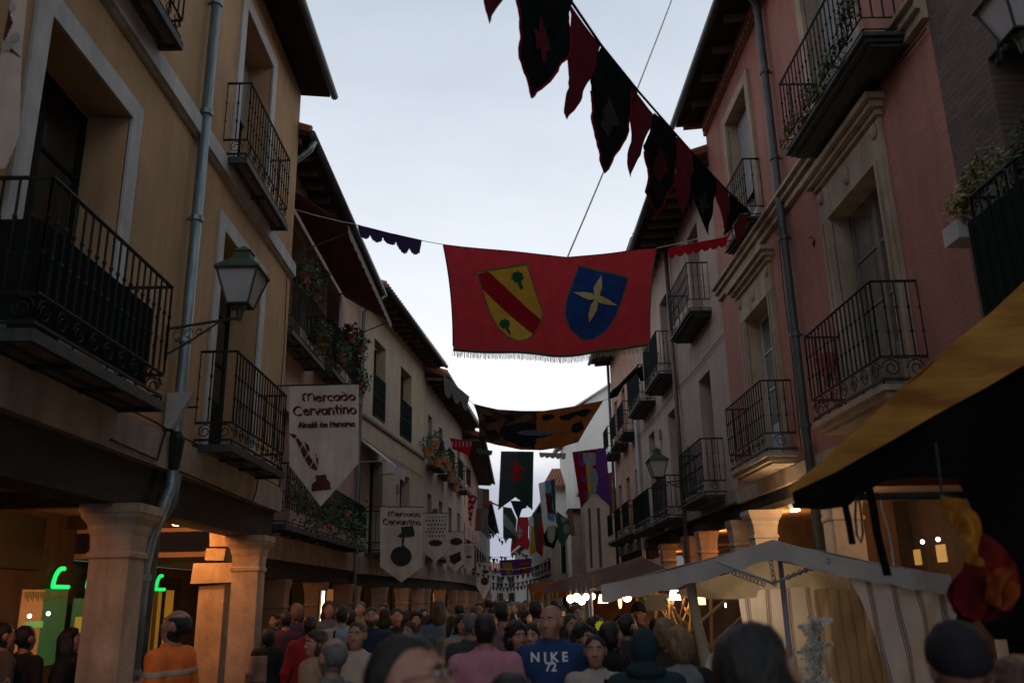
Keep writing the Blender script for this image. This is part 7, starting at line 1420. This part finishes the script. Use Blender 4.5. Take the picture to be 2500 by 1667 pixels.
Fg1 = mat('flag_gold_silk', (.24, .12, .012), .8, (.11, .05, .010), 7, trans=.3, bump=.3, spec=.1); Fr1 = mat('flag_red_silk', (.10, .007, .008), .8, (.045, .004, .005), 7, trans=.3, bump=.3, spec=.1); Fo1 = mat('flag_lit_orange', (.17, .045, .009), .8, (.08, .018, .006), 7, trans=.3, bump=.3, spec=.1)
fold('yellow_part', [(1940, 120), (2050, 145), (2110, 200), (2160, 290), (2150, 350), (2115, 400), (2125, 480), (2070, 450), (2060, 350), (1995, 280), (1955, 200)], 3.55, Fg1, 1)
fold('red_part', [(2080, 400), (2155, 300), (2230, 365), (2322, 470), (2326, 580), (2290, 690), (2170, 755), (2050, 725), (2005, 640), (2030, 500)], 3.64, Fr1, 2)
fold('red_tail', [(1990, 560), (2060, 480), (2120, 520), (2140, 700), (2060, 760), (1990, 700)], 3.70, mat('flag_dark_red_silk', (.06, .006, .008), .9, spec=.05), 5)
fold('orange_lit_part', [(2150, 520), (2240, 480), (2318, 500), (2325, 580), (2285, 690), (2210, 700), (2160, 640)], 3.58, Fo1, 3)  # lamplit part of the red flag, its light painted as orange cloth
mb = MB(); mb.tube([atY(2300, 1212, 3.62), atY(2285, 1080, 3.7)], .006, 5); mb.build('tie_cord', M_cable, hfb)
l = bpy.data.lights.new('canopy_lamp_light', 'POINT'); l.energy = 1.6; l.color = (1, .6, .3); l.shadow_soft_size = .06; o = bpy.data.objects.new('canopy_lamp_light', l); COL.objects.link(o); o.location = atY(2540, 1330, 3.2)

# rows of small pennants over the far street: one pennant built, the rest copied
rnd = random.Random(9)
for row, (Y, y0, x0, x1, n) in enumerate(((34, 1392, 1150, 1330, 15), (42, 1412, 1160, 1320, 16), (52, 1425, 1175, 1310, 16), (27, 1372, 1165, 1340, 14))):
    first = {}
    A, B = atY(x0, y0, Y), atY(x1, y0-6, Y); rope(f'cord of the {["second", "third", "farthest", "nearest"][row]} row of small pennants over the far street', [(A, B, .25)], .010)
    for i in range(n):
        t = (i+.5)/n; P = A.lerp(B, t)+Vector((0, 0, -.25*4*t*(1-t))); k = rnd.choice([0, 1, 1, 1, 2, 2, 3, 4, 5]); cn, cm = [('pale', fab('dull_pale_cloth', (.12, .115, .10), .2)), ('grey', Fgc), ('green', Fdg), ('black', Fblk), ('red', Fred2), ('blue', Flb)][k]; w_ = Y*.0017
        if k in first:
            c = first[k].copy(); COL.objects.link(c); c.location = P; c.rotation_euler = (0, rnd.uniform(-.15, .15), 0)
        else:
            mb = MB(); mb.add([(-w_, 0, 0), (w_, 0, 0), (w_*.5, 0, -w_*2), (0, .02, -w_*3.2), (-w_*.5, 0, -w_*2)], [(0, 1, 2, 3, 4)]); mb.add([(-w_, .01, 0), (w_, .01, 0), (w_*.5, .01, -w_*2), (0, .03, -w_*3.2), (-w_*.5, .01, -w_*2)], [(4, 3, 2, 1, 0)])
            o = mb.build('bunting_pennant', cm, None, cat='pennant', group='small pennants over the far street', label=f'small {cn} pointed pennant in the {["second", "third", "farthest", "nearest"][row]} row over the far street'); o.location = P; first[k] = o
